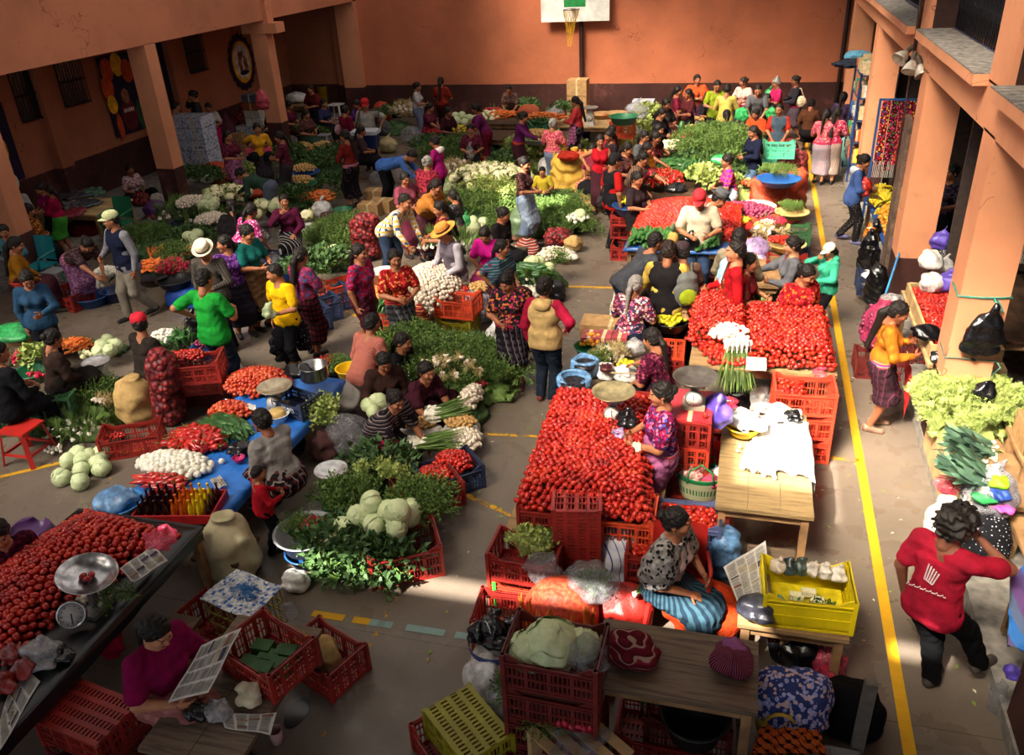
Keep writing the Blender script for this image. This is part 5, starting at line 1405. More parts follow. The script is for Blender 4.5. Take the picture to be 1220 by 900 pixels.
Wm(603,325,'woman in black floral huipil walking with a pale plastic bag',5,DKF,CORTE2,arms=('front','down'),look=(-20,28),stout=1.18,hair='bun',h=1.52,hem='knee',shoes='#4a2c20',extras=('sash',))
Wm(648,331,'woman in tan hooded vest with crimson sleeves and jeans walking away',175,'plain:#8c1430','Tplain:#1c2430',sleeves='long',hair='bun',extras=('vest=plain:#a88c5c','hood=plain:#a88c5c'),arms=('hip','down'),h=1.56,stout=1.12,shoes='#6a2c20')
Wm(625,187,'woman in dark woven blouse and light blue skirt carrying herbs',80,'floral:#3c2428,#5c3c40,#7a5048,#2a181c',BLUSK,arms=('front','down'),hair='bun',h=1.55,extras=('apron=plain:#8494a8',))
Mm(646,199,'boy in yellow shirt sitting with a white and black cloth round him',10,'plain:#b8a030',DTR,pose='sit',h=1.15,seat=.35,arms=('front','front'),look=(0,25))
Wm(659,141,'woman with grey hair and pink floral huipil seen from behind',170,PNK,BLUSK,hcol='grey',hair='bun',stout=1.15,extras=('sash',),arms=('front','front'))
Wm(624,133,'woman in purple sweater bending toward the potato basin',85,'plain:#50184c',CORTE3,sleeves='long',hair='bun',arms=('reach','front'),pose='stoop',lean=15)
Wm(685,115,'woman in coral sweater and pink checked apron by the boxes',-95,'plain:#c03c40',CORTE2,sleeves='long',hair='long',extras=('apron=plaid:#a0587c,#8a4870,#b87498,#704060',),arms=('front','front'),h=1.52)
Mm(692,171,'small child in orange shirt beside the big jute sack',170,'plain:#c04a24',DTR,h=1.0,arms=('front','front'))
Wm(715,161,'girl in red blouse with a bare shoulder looking toward the camera',20,'plain:#9c1420',CORTE3,sleeves='none',arms=('hip','front'),look=(0,5),hair='pony',h=1.5,stout=1.05)
Wm(726,155,'woman in dark blouse just behind the girl in red',-60,'plain:#2c2024',CORTE)
Wm(729,150,'woman in red shirt squatting beside the green basin',60,'plain:#a82028',BLK,pose='sit')
Mm(733,183,'man in black cap and black vest with red sleeves',130,'plain:#a81c1c','Tplain:#17181c',hat='cap',hatc='#17171a',extras=('vest=plain:#1c1c20','satchel=plain:#3a3a3c'),arms=('down','down'),h=1.66)
Wm(748,170,'woman in brown patterned blouse between the man in black cap and the tomatoes',60,'floral:#4c2c2c,#6c4440,#30201e',CORTE3,hair='pony')
Wm(768,156,'woman with glasses and grey t-shirt leaning forward',50,'plain:#4a4c50',BLK,extras=('glasses',),hair='pony',arms=('front','front'))
Wm(782,157,'woman in dark coral huipil reaching into the vegetables',60,'floral:#5c2028,#8c3c3c,#3c161c',CORTE,arms=('reach','low'),pose='stoop',lean=25)
Wm(767,181,'woman in magenta embroidered huipil with yellow sash leaning over the red crates',70,'floral:#98183c,#c0305c,#3c2c50,#c86c3c',CORTE3,hair='long',arms=('low','reach'),pose='stoop',lean=15,extras=('sash','shawl=stripe:#5c4034,#8a7464,#3a2a24'))
Wm(772,170,'woman in ochre yellow shawl next to the magenta huipil',70,'plain:#b07820',CORTE,arms=('reach','low'),pose='stoop',lean=20,extras=('shawl=plain:#b88028',))
Wm(785,148,'woman in black shirt bowed toward the cauliflowers',80,'plain:#1c1a1e',BLK,pose='stoop',lean=20)
Wm(789,129,'dark-haired woman in black cardigan behind the cauliflowers',60,'plain:#1a181c',BLK,sleeves='long')
Wm(794,140,'woman in scarlet blouse sitting behind the cauliflower heap',60,'plain:#8c1420',CORTE3,pose='sit',arms=('front','lap'))
Wm(808,103,'woman in plum blouse and brown skirt in profile near the far wall',90,'plain:#6c1c30','plain:#4c241c',hair='pony')
Wm(794,118,'woman in black at the far wall behind the plum blouse',40,'plain:#1c1a1c',BLK)
Wm(831,89,'tall woman with orange shawl and folded arms against the far wall',5,'floral:#6c2c1c,#a0402c,#3c1c18','stripe:#3c2030,#5c3450,#20141c',extras=('shawl=plain:#c04c24',),arms=('cross','cross'),stout=1.2,h=1.58,look=(15,5))
Mm(855,96,'man in lime green shirt looking down at something in his hands',10,'plain:#7c8c20','Tplain:#141416',arms=('front','front'),look=(0,30),h=1.62)
Mm(867,100,'man in yellow shirt and black trousers seen from behind',170,'plain:#b8a450','Tplain:#1c1c20',sleeves='long',arms=('front','front'),h=1.6)
Wm(886,92,'woman in pale pink floral top holding a green shopping bag',-20,'floral:#d8a090,#c87878,#e0c0b0',CORTE2,arms=('front','front'),hair='bun',hcol='dark',look=(-40,8))
Mm(904,101,'man in grey shirt leaning forward beside the magenta huipil',0,'plain:#58585c',DTR,pose='stoop',lean=25,arms=('low','low'),look=(0,30),h=1.6)
Wm(925,93,'woman in magenta huipil holding pale green plastic bags',-70,'floral:#a0184c,#c0306c,#80143c',CORTE3,hair='topbun',hcol='grey',arms=('front','front'),h=1.52)
Wm(948,90,'woman in charcoal cardigan with cream tote bag walking by the far wall',-80,'plain:#2c2830','plain:#4c4048',sleeves='long',hair='bun',pose='walk',stride=.2,extras=('sidebag=floral:#d8c8a0,#c88a70,#e8dcc0',),h=1.56,hem='knee',arms=('front','front'))
I_boy=Mm(929,124,'boy in denim overalls and red shirt behind the mint green crates',0,'plain:#a82c20','Tplain:#3c4c5c',extras=('vest=plain:#3f4e5c',),arms=('low','low'),h=1.5,look=(-30,10))
Wm(866,131,'woman in teal top with long black hair seen from behind',-160,'plain:#12665a',BLK,hair='long',arms=('front','chest'),pose='sit',seat=.6)
Wm(901,130,'woman in orange shawl sitting with pearl hairband',-20,'plain:#b03c1c',BLK,pose='sit',extras=('shawl=plain:#c04420',),hair='bun',h=1.45)
Wm(898,150,'woman in navy sweater with long black hair and jeans',-60,'plain:#14182c','Tplain:#4c6484',hair='long',sleeves='long',arms=('front','front'),stout=1.1,hem='out')
Wm(866,184,'woman in purple and magenta checked huipil with white blue skirt',-80,'plaid:#6a1c70,#a03890,#c84848,#48145c','floral:#a8b4c8,#d8dce4,#7c90b0',hair='bun',arms=('front','front'),pose='sit',seat=.5,stout=1.1)
Mm(858,227,'man in grey felt hat and white shirt with head bowed to the right',90,'plain:#b8b4ac','Tplain:#55657c',hat='fedora',hatc='#44464a',pose='stoop',lean=32,arms=('low','low'),look=(0,30))
I_polo=Mm(834,227,'man in red cap and cream polo shirt tying a black bag',5,'plain:#b0a48e','Tplain:#2c3c58',hat='cap',hatc='#9c1c24',arms=('front','front'),look=(-10,30),h=1.66,stout=1.15,extras=())
Mm(782,277,'man in grey sweatshirt with pale sleeves bending over the stall',125,'plain:#3c3e44','Tplain:#1c2838',sleeves='long',pose='stoop',lean=50,arms=('low','reach'),h=1.66)
Mm(797,287,'man in black vest and yellow shirt carrying a grey and green backpack',175,'plain:#c0a048','Tplain:#17171a',sleeves='long',extras=('vest=plain:#1c1a1c',),hcol='dark',arms=('down','front'),h=1.66,stout=1.15,hair='short')
Mm(813,289,'man in dark cap beside the one in black and yellow',-160,'plain:#5c4438',DTR,hat='cap',hatc='#34262a',arms=('front','front'),extras=('backpack=plain:#5c5e5c+plain:#8c9c20',),h=1.6)
Mm(882,272,'man in beige jacket with pale blue backpack seen from behind',165,'plain:#8c8068','Tplain:#1c1c20',sleeves='long',extras=('backpack=plain:#8fb0cc+plain:#b8ccd8',),h=1.68)
Mm(877,287,'young man in bright red shirt and khaki trousers in profile',-85,'plain:#a0141c','Tplain:#8c7454',sleeves='long',extras=('satchel=plain:#4c3020',),arms=('front','down'),look=(0,3),skin=2,h=1.7)
Wm(893,302,'woman with red patterned carrying cloth on her back beside the red shirt',80,'plain:#5c1418',CORTE,extras=('bundle=floral:#6c1418,#a02c20,#c8642c,#3c1018',),hair='bun',look=(10,8))
Wm(758,329,'grey-haired woman in floral blouse seen from behind at the white ledge',165,'floral:#5c2030,#b8607c,#d8c0b0,#303c6c','plain:#1c2436',hcol='grey',hair='pony',pose='sit',seat=.5,stout=1.25)
Mm(772,344,'small dark-haired child close to the grey-haired woman',180,'plain:#3c2c34',DTR,h=1.05)
Wm(792,300,'woman in many-coloured embroidered blouse half hidden behind the vendors',20,'floral:#3c5ca0,#c03c3c,#d8a040,#4c8c5c,#a03c7c',CORTE,h=1.4,pose='stoop',lean=15)
Wm(945,282,'woman in grey sweater with red bag strap in profile',-85,'plain:#5c5c62',DTR.lstrip('T'),sleeves='long',hair='bun',extras=('satchel=plain:#8c1c34',),arms=('reach','front'),skin=2)
Wm(963,316,'woman in red huipil leaning at the corner of the tomato table',30,'floral:#8c141c,#b02c2c,#c86c30,#6c1020',CORTE3,hair='bun',arms=('down','down'),stout=1.25,look=(20,25))
Wm(989,291,'girl in white cap and mint hooded sweater eating by the yellow line',-60,'plain:#3fae8c','Tplain:#1c1c20',h=1.22,hat='cap',hatc='#e0d8cc',sleeves='long',arms=('face','front'),hair='pony',extras=('hood=plain:#3fae8c',),shoes='#c88c94',hem='out')
Wm(1031,184,'girl in denim blue hoodie and dotted leggings at the fruit stall',80,'plain:#3c5488','Tdots:#1a181a,#8c8478',sleeves='long',hair='bun',pose='walk',stride=.14,extras=('hood=plain:#c0c4cc',),arms=('front','front'),shoes='#5c5c84',hem='out',z0=.0,h=1.5)
Wm(986,130,'woman in coral floral huipil and grey striped skirt, left of the pair',160,PNK,'stripe:#6c7480,#98a0a4,#a85c58',hair='pony',extras=('sash',))
Wm(999,128,'woman in crimson and pink huipil and beige striped skirt, right of the pair',165,'floral:#8c2038,#d08898,#a83048','stripe:#8c7870,#b0a094,#5c4844',hair='long',extras=('sash',),h=1.53)
Wm(1135,196,'shopkeeper in black embroidered top standing among the hanging textiles',-40,'floral:#17161c,#2c3448,#4c2c38',BLK,arms=('front','front'),z0=.13,h=1.55,look=(-20,5))
I_must=Wm(1073,360,'woman in mustard sweater and woven skirt opening a black bag',85,'plain:#a8621a','plaid:#2c1a22,#3a2029,#24161c,#5c2a3c',hair='long',sleeves='long',arms=('front','chest'),look=(0,25),h=1.5,hem='knee',stout=1.08,extras=('sash',),shoes='#6c5040')
I_rs=Mm(1147,607,'man in crimson t-shirt and black trousers striding to the right',140,'plain:#8c1428','Tplain:#0c0c0e',pose='stand',legs=((1172,808),(1108,815)),hair='curly',arms=('face','down'),skin=3,h=1.63,look=(-25,12),stout=1.0,shoes='#3a342e')
def shirt_print():
 I=I_rs;m=MB();tp=I['tp']
 for k in range(5):m.bar(tp(-.05+.018*k,.145,.36+.008*k),tp(-.03+.014*k,.15,.27+.004*k),.008,.004,up=(0,1,0))
 m.bar(tp(-.03,.152,.265),tp(.03,.152,.28),.006,.004,up=(0,1,0))
 for k in range(14):m.bar(tp(-.12+.018*k,.14,.22-.004*k+.012*(k%2)),tp(-.105+.018*k,.142,.215-.004*k),.006,.004,up=(0,1,0))
 m.build('shirt_print',plain('#c8b4b4',.8),I['root'])
shirt_print()
# --- centre stalls
Wm(777,392,'woman in dark plum huipil seated with her back to the tomatoes',-120,'floral:#3c1024,#6c1c3c,#8c4050,#2c0c1c',BLK,pose='sit',hair='pony',stout=1.2,seat=.5,arms=('reach','lap'))
I_sell=Wm(788,456,'smiling tomato seller in embroidered magenta huipil and mauve apron',-75,'floral:#4c1030,#b0204c,#344890,#c86c8c,#6c1444','plain:#7c4868',hair='bun',arms=('front','front'),stout=1.2,look=(-5,8),h=1.5,skin=0,extras=('apron=plain:#8c5078','earring'))
I_read2=Wm(808,607,'woman in grey shawl with black roses sitting on a red chair',70,'plain:#c8a8a4','stripe:#1c2c3c,#34505c',pose='sit',hair='bun',arms=('lap','front'),extras=('shawl=floral:#8c8884,#1a1819,#a09c98,#747070','earring'),look=(15,5),stout=1.15,seat=.45)
# --- left half
Wm(427,291,'woman in crimson and blue huipil walking right in high sandals',80,'floral:#7c1430,#b0305c,#34406c,#901c38','plain:#3c1420',pose='walk',stride=.22,hair='pony',arms=('down','down'),h=1.54,hem='knee',shoes='#7c2c30',look=(0,5))
Wm(469,298,'woman in red huipil and black woven skirt with a cloth bag on her arm',40,'floral:#8c1418,#b83028,#d8884c,#6c1018','plaid:#2c2c2e,#48484c,#1c1c1e,#5c5c60',hair='pony',arms=('front','front'),h=1.52,look=(0,5),hem='knee',stout=1.08,extras=('sash',),shoes='#1c1412')
Mm(442,374,'man in dusty rose shirt bending on a low seat among the herbs',160,'stripe:#a05c50,#8c4c44,#b06c5c','Tplain:#28302c',pose='sit',seat=.3,lean=30,sleeves='long',arms=('front','lap'),h=1.58)
Wm(479,397,'woman with black hair and black shawl handing over a bunch of herbs',75,'plain:#17161a',BLK,pose='low',arms=('reach','front'),hair='pony',lean=25)
Wm(456,421,'woman in brown cardigan with a weathered face sitting behind cabbages',30,'plain:#34201c','plain:#241818',pose='low',sleeves='long',arms=('front','lap'),hair='pony',skin=1,look=(10,25))
Wm(507,432,'woman seated deep in the herb heap, seen as dark maroon skirt and arms',60,'plain:#3c1824','plain:#2c1018',pose='low',arms=('reach','reach'),lean=35)
Wm(470,466,'woman in black striped shawl reaching over the potatoes',70,'plain:#241c24',CORTE,pose='kneel',lean=35,arms=('reach','reach'),hair='bun',extras=('shawl=band:#1c191c,#4c4448,#2c2428,#8a7c78',),h=1.5)
Wm(309,489,'woman in light grey sweater sitting with a hand at her cheek',-110,'plain:#86827e','plaid:#2c1418,#5c2028,#18181a,#8c8480',pose='sit',sleeves='long',hair='bun',arms=('face','lap'),stout=1.3,seat=.4,lean=18)
Mm(306,556,'toddler in red and navy sweater standing by the blue tarp stall',135,'plain:#9c1420','Tplain:#15171c',h=.92,sleeves='long',arms=('front','front'))
I_read=Wm(181,737,'woman in magenta blouse and pink apron reading a newspaper',75,'plain:#780c40','plaid:#a86c64,#b87c74,#98605c,#a86c64',pose='sit',hair='long',arms=('front','front'),stout=1.32,seat=.42,look=(0,25),skin=2,h=1.55)
Wm(-8,622,'woman in wine patterned blouse cut by the photo edge beside a purple basin',60,'floral:#2c0c18,#5c1430,#3c1020',BLK,pose='sit',arms=('front','lap'),seat=.45)
I_mon=Mm(-6,408,'person in black jacket with lettering on the back seated on a red stool',165,'plain:#101114',DTR,pose='sit',seat=.45,sleeves='long',stout=1.2)
Wm(60,393,'woman in brown sweater with black bun seated beside the radish basin',150,'plain:#2e211c','plain:#1c1818',pose='sit',sleeves='long',hair='bun',seat=.35,stout=1.1,arms=('lap','lap'))
Mm(163,374,'man in bright red cap and dark leather jacket seen from behind',165,'plain:#28221e',DTR,pose='sit',sleeves='long',hat='cap',hatc='#b01c2c',seat=.4,look=(60,5),arms=('lap','lap'))
Wm(29,323,'girl in denim jacket and black trousers looking down',35,'plain:#24405a','Tplain:#14141a',sleeves='long',hair='bun',arms=('down','front'),look=(15,30),hem='out')
Wm(16,283,'woman in mustard sweater with long black hair sitting on a teal chair',130,'plain:#8a5a14','plain:#3c1c24',pose='sit',sleeves='long',hair='long',arms=('lap','lap'),h=1.58)
Wm(2,268,'girl in light teal and grey jacket at the photo edge',30,'plain:#3c6470',JEAN,h=1.35,sleeves='long',hem='out')
Wm(31,243,'woman in ochre and brown shawl seen from behind near the pillar',170,'plain:#7c5418',BLK,pose='sit',extras=('shawl=floral:#5c2c14,#8c5424,#a07030',),seat=.5)
Wm(57,221,'girl in crimson cardigan and bright green skirt beside the clothes table',-70,'plain:#8c1038','plain:#3c8c30',sleeves='long',h=1.28,arms=('front','chest'),look=(-10,5),hair='pony',hem='knee',z0=.1)
Wm(46,219,'girl in magenta top behind the green skirt',-20,'plain:#8c1058',BLK,h=1.3,z0=.1)
Wm(13,219,'girl in white sweater next to the nearest left pillar',30,'plain:#a8a4a4',BLK,h=1.3,sleeves='long',arms=('front','front'),z0=.1)
Wm(102,283,'woman in dark floral blouse and lilac apron stooping for white onions',75,'floral:#2c2024,#4c3a3c,#5c4440','floral:#74486c,#98708c,#5c3458',pose='bend',lean=62,arms=('reach','low'),hair='bun',stout=1.1)
Mm(129,252,'man in pale cap and navy vest with grey sleeves walking past the onions',-20,'plain:#74747a','Tplain:#7c7468',hat='cap',hatc='#b8bc8c',sleeves='long',extras=('vest=plain:#161b30',),arms=('front','down'),pose='walk',stride=.16,look=(-30,5),h=1.68,stout=1.1)
Mm(240,289,'elderly man in cream straw hat and grey striped shirt',10,'stripe:#38342f,#5c5650,#28241f',DTR,hat='fedora',hatc='#c8bca4',sleeves='long',arms=('down','front'),look=(5,28),h=1.6)
Wm(265,281,'woman in violet blouse and black skirt holding a black plastic bag',50,VIO,'stripe:#18151c,#2c2834',hair='pony',arms=('down','down'),look=(-100,5),stout=1.12)
Wm(293,268,'woman in teal t-shirt and brown apron serving at the scale',80,'plain:#145c58','plain:#1c1a18',extras=('apron=plain:#6c5034',),arms=('front','front'),h=1.58,look=(0,20))
Mm(241,321,'man in bright green t-shirt and dark jeans seen from behind',172,'plain:#1c8c30','Tplain:#1f2a3a',arms=('front','hip'),h=1.66,look=(0,15),stout=1.1)
I_yb=Mm(325,315,'boy in yellow t-shirt and black trousers holding a patterned bag',-15,'plain:#d8a80c','Tplain:#141418',arms=('down','front'),h=1.5,look=(-45,12),skin=0)
Wm(357,295,'woman with wavy black hair and white printed shawl in red huipil',160,'floral:#5c1c34,#8c2c4c,#34406c','plaid:#3c141c,#5c2028,#1c1014,#4c1c24',hair='long',h=1.52,arms=('front','front'),extras=())
Wm(274,238,'woman in black shawl with a bunch of garlic on her head cloth',-150,'plain:#141214',BLK,pose='sit',extras=('shawl=plain:#171416',),seat=.5)
Wm(298,243,'woman in magenta white print blouse bending away',160,'floral:#8c1858,#a83070,#c8a0b8',BLK,pose='stoop',lean=40,arms=('low','low'))
Wm(337,232,'woman in wine cardigan and black checked skirt sitting with hand on chin',25,'plain:#4c1430','plaid:#141216,#24202a,#0e0c10,#a09c98',pose='sit',sleeves='long',arms=('face','lap'),seat=.45,stout=1.15,look=(10,0))
# small children carried or sitting close (a carried child is a person of its own)
Wm(293,160,'small child in pink held beside the yellow blouse',60,'plain:#b04458',BLK,h=.75,at=(I_yel['loc'].x-.22,I_yel['loc'].y-.12,0),z0=.62,pose='sit',seat=.1,hair='bun')
Wm(316,169,'small child in coral pink held by the woman in maroon',40,'plain:#c04858',BLK,h=.72,z0=.62,pose='sit',seat=.1,hair='bun')
# more shoppers packed in the back rows
for q,(px,py,yaw,top,pose,lab) in enumerate((
  (560,148,20,MAR,'sit','woman in maroon blouse sitting low behind the green peppers'),
  (430,150,120,'plain:#3c2c34','sit','person in dark mauve sitting behind the cooler'),
  (318,126,-30,'plain:#5c2028','sit','person in wine red sitting beside the second pillar'),
  (385,118,80,'plain:#2c3050','sit','person in slate blue jacket sitting near the blue bag'),
  (760,205,60,'plain:#2a2024','stand','person in dark brown standing behind the magenta huipil'),
  (706,172,-20,'plain:#6c2430','sit','woman in faded red sitting behind the jute sack'),
  (820,106,-60,'plain:#4c1c20','stand','woman in dark rust blouse next to the orange shawl'),
  (1006,110,150,'plain:#3c2c44','stand','person in dark violet close to the far right corner'),
  (915,112,20,'plain:#34302c','sit','woman in dark brown sitting between the magenta huipil and the boy'),
  (968,118,170,'plain:#4c2c1c','sit','person in brown crouching beside the drain pipe'),
  (845,110,60,'plain:#1c1c20','sit','person in black sitting at the feet of the green shirt'))):
 Wm(px,py,lab,yaw,top,BLK,pose=pose)
# ================================================================ goods, from the camera outwards
# ---------------------------------------------------------------- the big plum tomato stall in the middle
table(-1.74,-.46,5.38,7.42,.48,'low plank table carrying the big plum tomato stall',top=PLANK,planks=4)
for k in range(5):
 crate(-1.34-.012*k,5.58+.385*k,.485,1,CR_DARK if k%2 else CR_RED,'red crate brimming with plum tomatoes, %s in the left row'%('foremost','second from the front','third from the front','fourth from the front','rearmost')[k],L=.54)
crate(-.76,5.58,.485,1,CR_ORA,'bright orange-red crate of plum tomatoes at the near right corner of the stall',L=.54,W=.38)
for k in range(3):crate(-.88,6.08+.57*k,.485,90,CR_RED,'crate of plum tomatoes %s the seller in magenta'%('just in front of','right beside','behind the scale and')[k],L=.54,W=.35)
heap(K_TOM,[(-1.62,5.42,.72),(-.52,5.42,.72),(-.74,7.3,.72),(-1.68,7.3,.72)],.20,.057,'shiny red plum tomato in the big stall beside the smiling seller','plum tomatoes of the big central stall',layers=2,prof='flat')
heap(K_TOM,[(-1.42,5.7,.86),(-.8,5.7,.86),(-.85,7.0,.86),(-1.5,7.0,.86)],.09,.057,'shiny red plum tomato on the crest of the big central stall','plum tomatoes on the crest of the big stall',layers=1,prof='dome')
heap(K_TOM,[(-1.0,5.42,.76),(-.53,5.42,.76),(-.53,5.78,.76),(-1.0,5.78,.76)],.12,.056,'plum tomato in the near right crate of the big stall','plum tomatoes in the near right crate',layers=2)
scale_thing(731,467,.84,'scale with a wide brass-coloured pan standing among the plum tomatoes',pan='#b5a67c',body='#9a98a4',pan_r=.20,hgt=.30)
bag(747,500,.92,.09,.16,BLACKP,'black plastic bags crumpled beside the scale on the plum tomatoes')
bag(738,516,.92,.05,.06,LILAC,'small pink plastic bag on the plum tomatoes near the seller')
o=drape('cloth_rag','cloth','pale green rag held by the smiling tomato seller',[G(750,528,.95),G(764,530,1.0),G(762,552,.8),G(752,556,.8)],plain('#c8ccb0',.9),amp=.02,n=8)
# --- beans, oranges and small goods behind the tomatoes
table(-1.74,-.75,7.55,9.3,.46,'low table of beans, chillies and small packets behind the big tomato stall',top=TABLE_DK,planks=3)
sack(697,437,.47,.17,.22,BLUEP,'light blue sack of black beans, rolled open',top='open')
sack(684,458,.47,.19,.20,BLUEP,'second light blue sack of black beans next to the tomatoes',top='open')
for q,(px,py,r,c,lab) in enumerate(((697,433,.13,'#1c1c22','black beans filling the farther blue sack'),(683,455,.14,'#1d1d24','black beans filling the nearer blue sack'),(722,437,.07,'#4a1c20','red beans in a small white bag'))):
 g=G(px,py,.66);m=MB();rs=random.Random(q)
 m.lathe([(.001,.012),(r*.6,.010),(r,.0),(r,-.04),(.001,-.05)],18)
 for i in range(160):
  a,d=rs.uniform(0,6.3),r*rs.random()**.5*.97;x,y=math.cos(a)*d,math.sin(a)*d;m.add([(x-.006,y,.012),(x,y-.005,.012),(x+.006,y,.012),(x,y+.005,.012),(x,y,.02)],[(0,1,4),(1,2,4),(2,3,4),(3,0,4)])
 tag(m.build('beans',plain(c,.35,.5),None,g),lab,'beans',kind='stuff')
bag(722,441,.47,.10,.19,WHITEP,'open white bag of red beans',kn=0);bag(744,443,.47,.13,.17,WHITEP,'open white sack with a wooden spoon beside the bean sacks',kn=0)
g=G(745,446,.68);m=MB();m.tube([(-.16,0,0),(.14,.01,.015)],.009,6);m.lathe([(.001,0),(.03,.004),(.033,.012),(.001,.012)],10,c=(.16,.01,.01));tag(m.build('wooden_spoon',WOOD_L,None,g),'long wooden spoon laid over the white sacks','spoon')
basin(703,412,.47,.19,.12,PL['green'],'green plastic basin of yellow oranges');heap(K_ORA,oval(G(706,409,.55),.15,.13),.1,.062,'yellow orange in the green basin above the bean sacks','oranges in the green basin',2,'oval')
basin(733,412,.47,.19,.12,PL['blue'],'blue basin of small green chillies');heap(K_HERB,oval(G(735,412,.55),.12,.10),.03,.07,'sprig of green chillies in the blue basin','green chillies in the blue basin',1,'oval',scale=.4,rotf=up_rot(.8))
bag(756,412,.47,.12,.22,MILKY,'open plastic bag of pale garlic cloves',kn=0);bag(758,396,.55,.08,.16,BLUEP,'clear blue-tinted bag tied beside the garlic bag')
for k,(px,py) in enumerate(((703,398),(720,398),(739,398))):
 g=G(px,py,.66);crn=plain('#b02434',.25,.6);box_thing(g.x-.09,g.x+.09,g.y-.12,g.y+.12,.60,.66,bag_mat('#b04a50',.95),'red and white packet of sweets, %s of the three in a row'%('left','middle','right')[k],'sweets_packet','packet',rz=R_(8),group='sweets packets on the carton')
box_thing(-1.85,-1.1,9.35,9.7,.0,.6,CARD,'cardboard carton carrying the three red sweets packets')
heap(K_PAL,oval(G(728,428,.52),.24,.22),.12,.09,'yellow stems of herb flowers piled before the beans','yellow flower stems',1,'oval',scale=.6,rotf=up_rot(1.2));heap(K_HERB,oval(G(716,434,.52),.12,.12),.1,.07,'small green sprig by the yellow flowers','green sprigs by the yellow flowers',1,'oval',scale=.6,rotf=up_rot(1))
heap(K_LIM,oval(G(745,436,.53),.10,.10),.05,.06,'yellow lime among the yellow flower stems','limes by the yellow flowers',1,'oval')
crate(*G(797,440,0).xy,0,90,CR_RED,'red crate standing on the floor under the black lime basin');crate(*G(797,440,0).xy,.28,90,CR_ORA,'orange-red crate holding up the black lime basin')
gl=G(797,440,0);basin(0,0,.56,.22,.13,PL['black'],'black basin heaped with yellow limes',at=(gl.x,gl.y,.56));heap(K_LIM,oval((gl.x-.01,gl.y,.67),.19,.18),.17,.055,'yellow-green lime in the black basin','limes in the black basin',3,'oval')
for k in range(3):bag(0,0,.70+.06*k,.07,.11,plain('#8f6c4c',.7,bump=.5),'brown bag of peanuts, %s of the three on the limes'%('lowest','middle','topmost')[k],kn=0,at=(gl.x+.14,gl.y+.02*k,0))
# --- crate tower with the dark pan scale
tx,ty=-.30,6.72
for k in range(4):crate(tx,ty,.27*k,88,CR_RED if k%2 else CR_BRIGHT,'red crate in the tower below the dark pan scale, %s'%('lowest','second from the floor','third from the floor','topmost and upside down')[k],L=.56,W=.38)
tz=1.10
box_thing(tx-.19,tx+.19,ty-.28,ty+.28,tz-.01,tz+.012,plain('#a82c34',.5),'flat red board lying on the crate tower','red_board','board')
scale_thing(0,0,tz+.012,'scale with a dark round pan on top of the red crate tower',body='#8c8474',pan='#6c655e',at=(tx+.02,ty-.02,0),pan_r=.20,hgt=.26)
bag(0,0,.92,.14,.34,PURP,'shiny purple plastic bag hanging at the side of the crate tower',kn=0,at=(tx+.22,ty+.02,0),sx=.7)
K_TOM.put(Vector((tx+.13,ty-.22,tz+.04)),'single tomato lying on top of the crate tower','lone tomato on the tower')
# --- right tomato tables
table(-.42,1.08,8.1,9.8,.80,'wooden table under the two sunlit tomato heaps',top=PLANK,planks=4)
heap(K_TOM,[(.18,8.14,.82),(1.04,8.16,.82),(1.02,9.5,.82),(.12,9.5,.82)],.20,.057,'sunlit plum tomato in the right heap of the wooden table','tomatoes in the right table heap',2,'flat')
heap(K_TOM,[(-.44,8.5,.82),(.14,8.4,.82),(.14,9.7,.82),(-.5,9.7,.82)],.22,.057,'round tomato in the left heap of the wooden table by the white onions','tomatoes in the left table heap',2,'flat')
heap(K_TOM,[(-.2,8.14,.82),(.2,8.14,.82),(.2,8.5,.82),(-.38,8.6,.82)],.05,.048,'tomato at the front edge of the wooden table by the papers','tomatoes at the table edge',1,'flat')
heap(K_ONI,oval(G(868,398,.98),.22,.20),.08,.05,'white spring onion bulb on the tomato table','white onion bulbs on the tomato table',2,'oval',scale=.8)
for k in range(5):K_SCA.put(G(868+5*k,412,1.0),'bunch of long green onions hanging from the tomato table','hanging green onions',(Matrix.Rotation(R_(-12+6*k),3,'Z')@Matrix.Rotation(R_(158),3,'X')).to_euler(),1.25)
box_thing(*[v for v in (lambda g:(g.x-.10,g.x+.10,g.y-.12,g.y+.12))(G(901,432,.96))],.93,.96,plain('#e0dcd4',.7),'stack of white paper bags on the tomatoes','paper_bags','paper bags',rz=R_(6))
K_CHI.put(G(906,404,1.04),'dark red pepper between the two sunlit tomato heaps','pepper between heaps');K_CHI.put(G(909,408,1.04),'second dark red pepper between the two sunlit tomato heaps','second pepper between heaps')
gx=G(958,446,.82);gx.y=7.86
for k in range(3):crate(gx.x,gx.y,.275*k,2,CR_BRIGHT,'bright red crate in the stack by the yellow line, %s'%('bottom','middle','top one, half full of tomatoes')[k],L=.58,W=.40)
heap(K_TOM,[(gx.x-.25,gx.y-.15,.68),(gx.x+.02,gx.y-.15,.66),(gx.x+.0,gx.y+.17,.7),(gx.x-.25,gx.y+.17,.74)],.04,.05,'tomato inside the top bright red crate','tomatoes in the bright red crate',2,'flat')
heap(K_TOM,[(gx.x-.25,gx.y-.17,.12),(gx.x+.25,gx.y-.17,.12),(gx.x+.25,gx.y+.17,.12),(gx.x-.25,gx.y+.17,.12)],.04,.05,'tomato inside the bottom bright red crate','tomatoes in the bottom bright red crate',1,'flat')
bag(977,446,.72,.08,.12,PINKP,'small pink plastic bag in the top bright red crate')
bag(884,476,.0,.16,.5,BLACKP,'black plastic bags under the tomato table',kn=0);bag(905,480,.0,.14,.5,WHITEP,'white plastic bag of rolled newspapers under the tomato table');bag(917,486,0,.12,.45,CLEAR,'clear bag with papers under the tomato table')
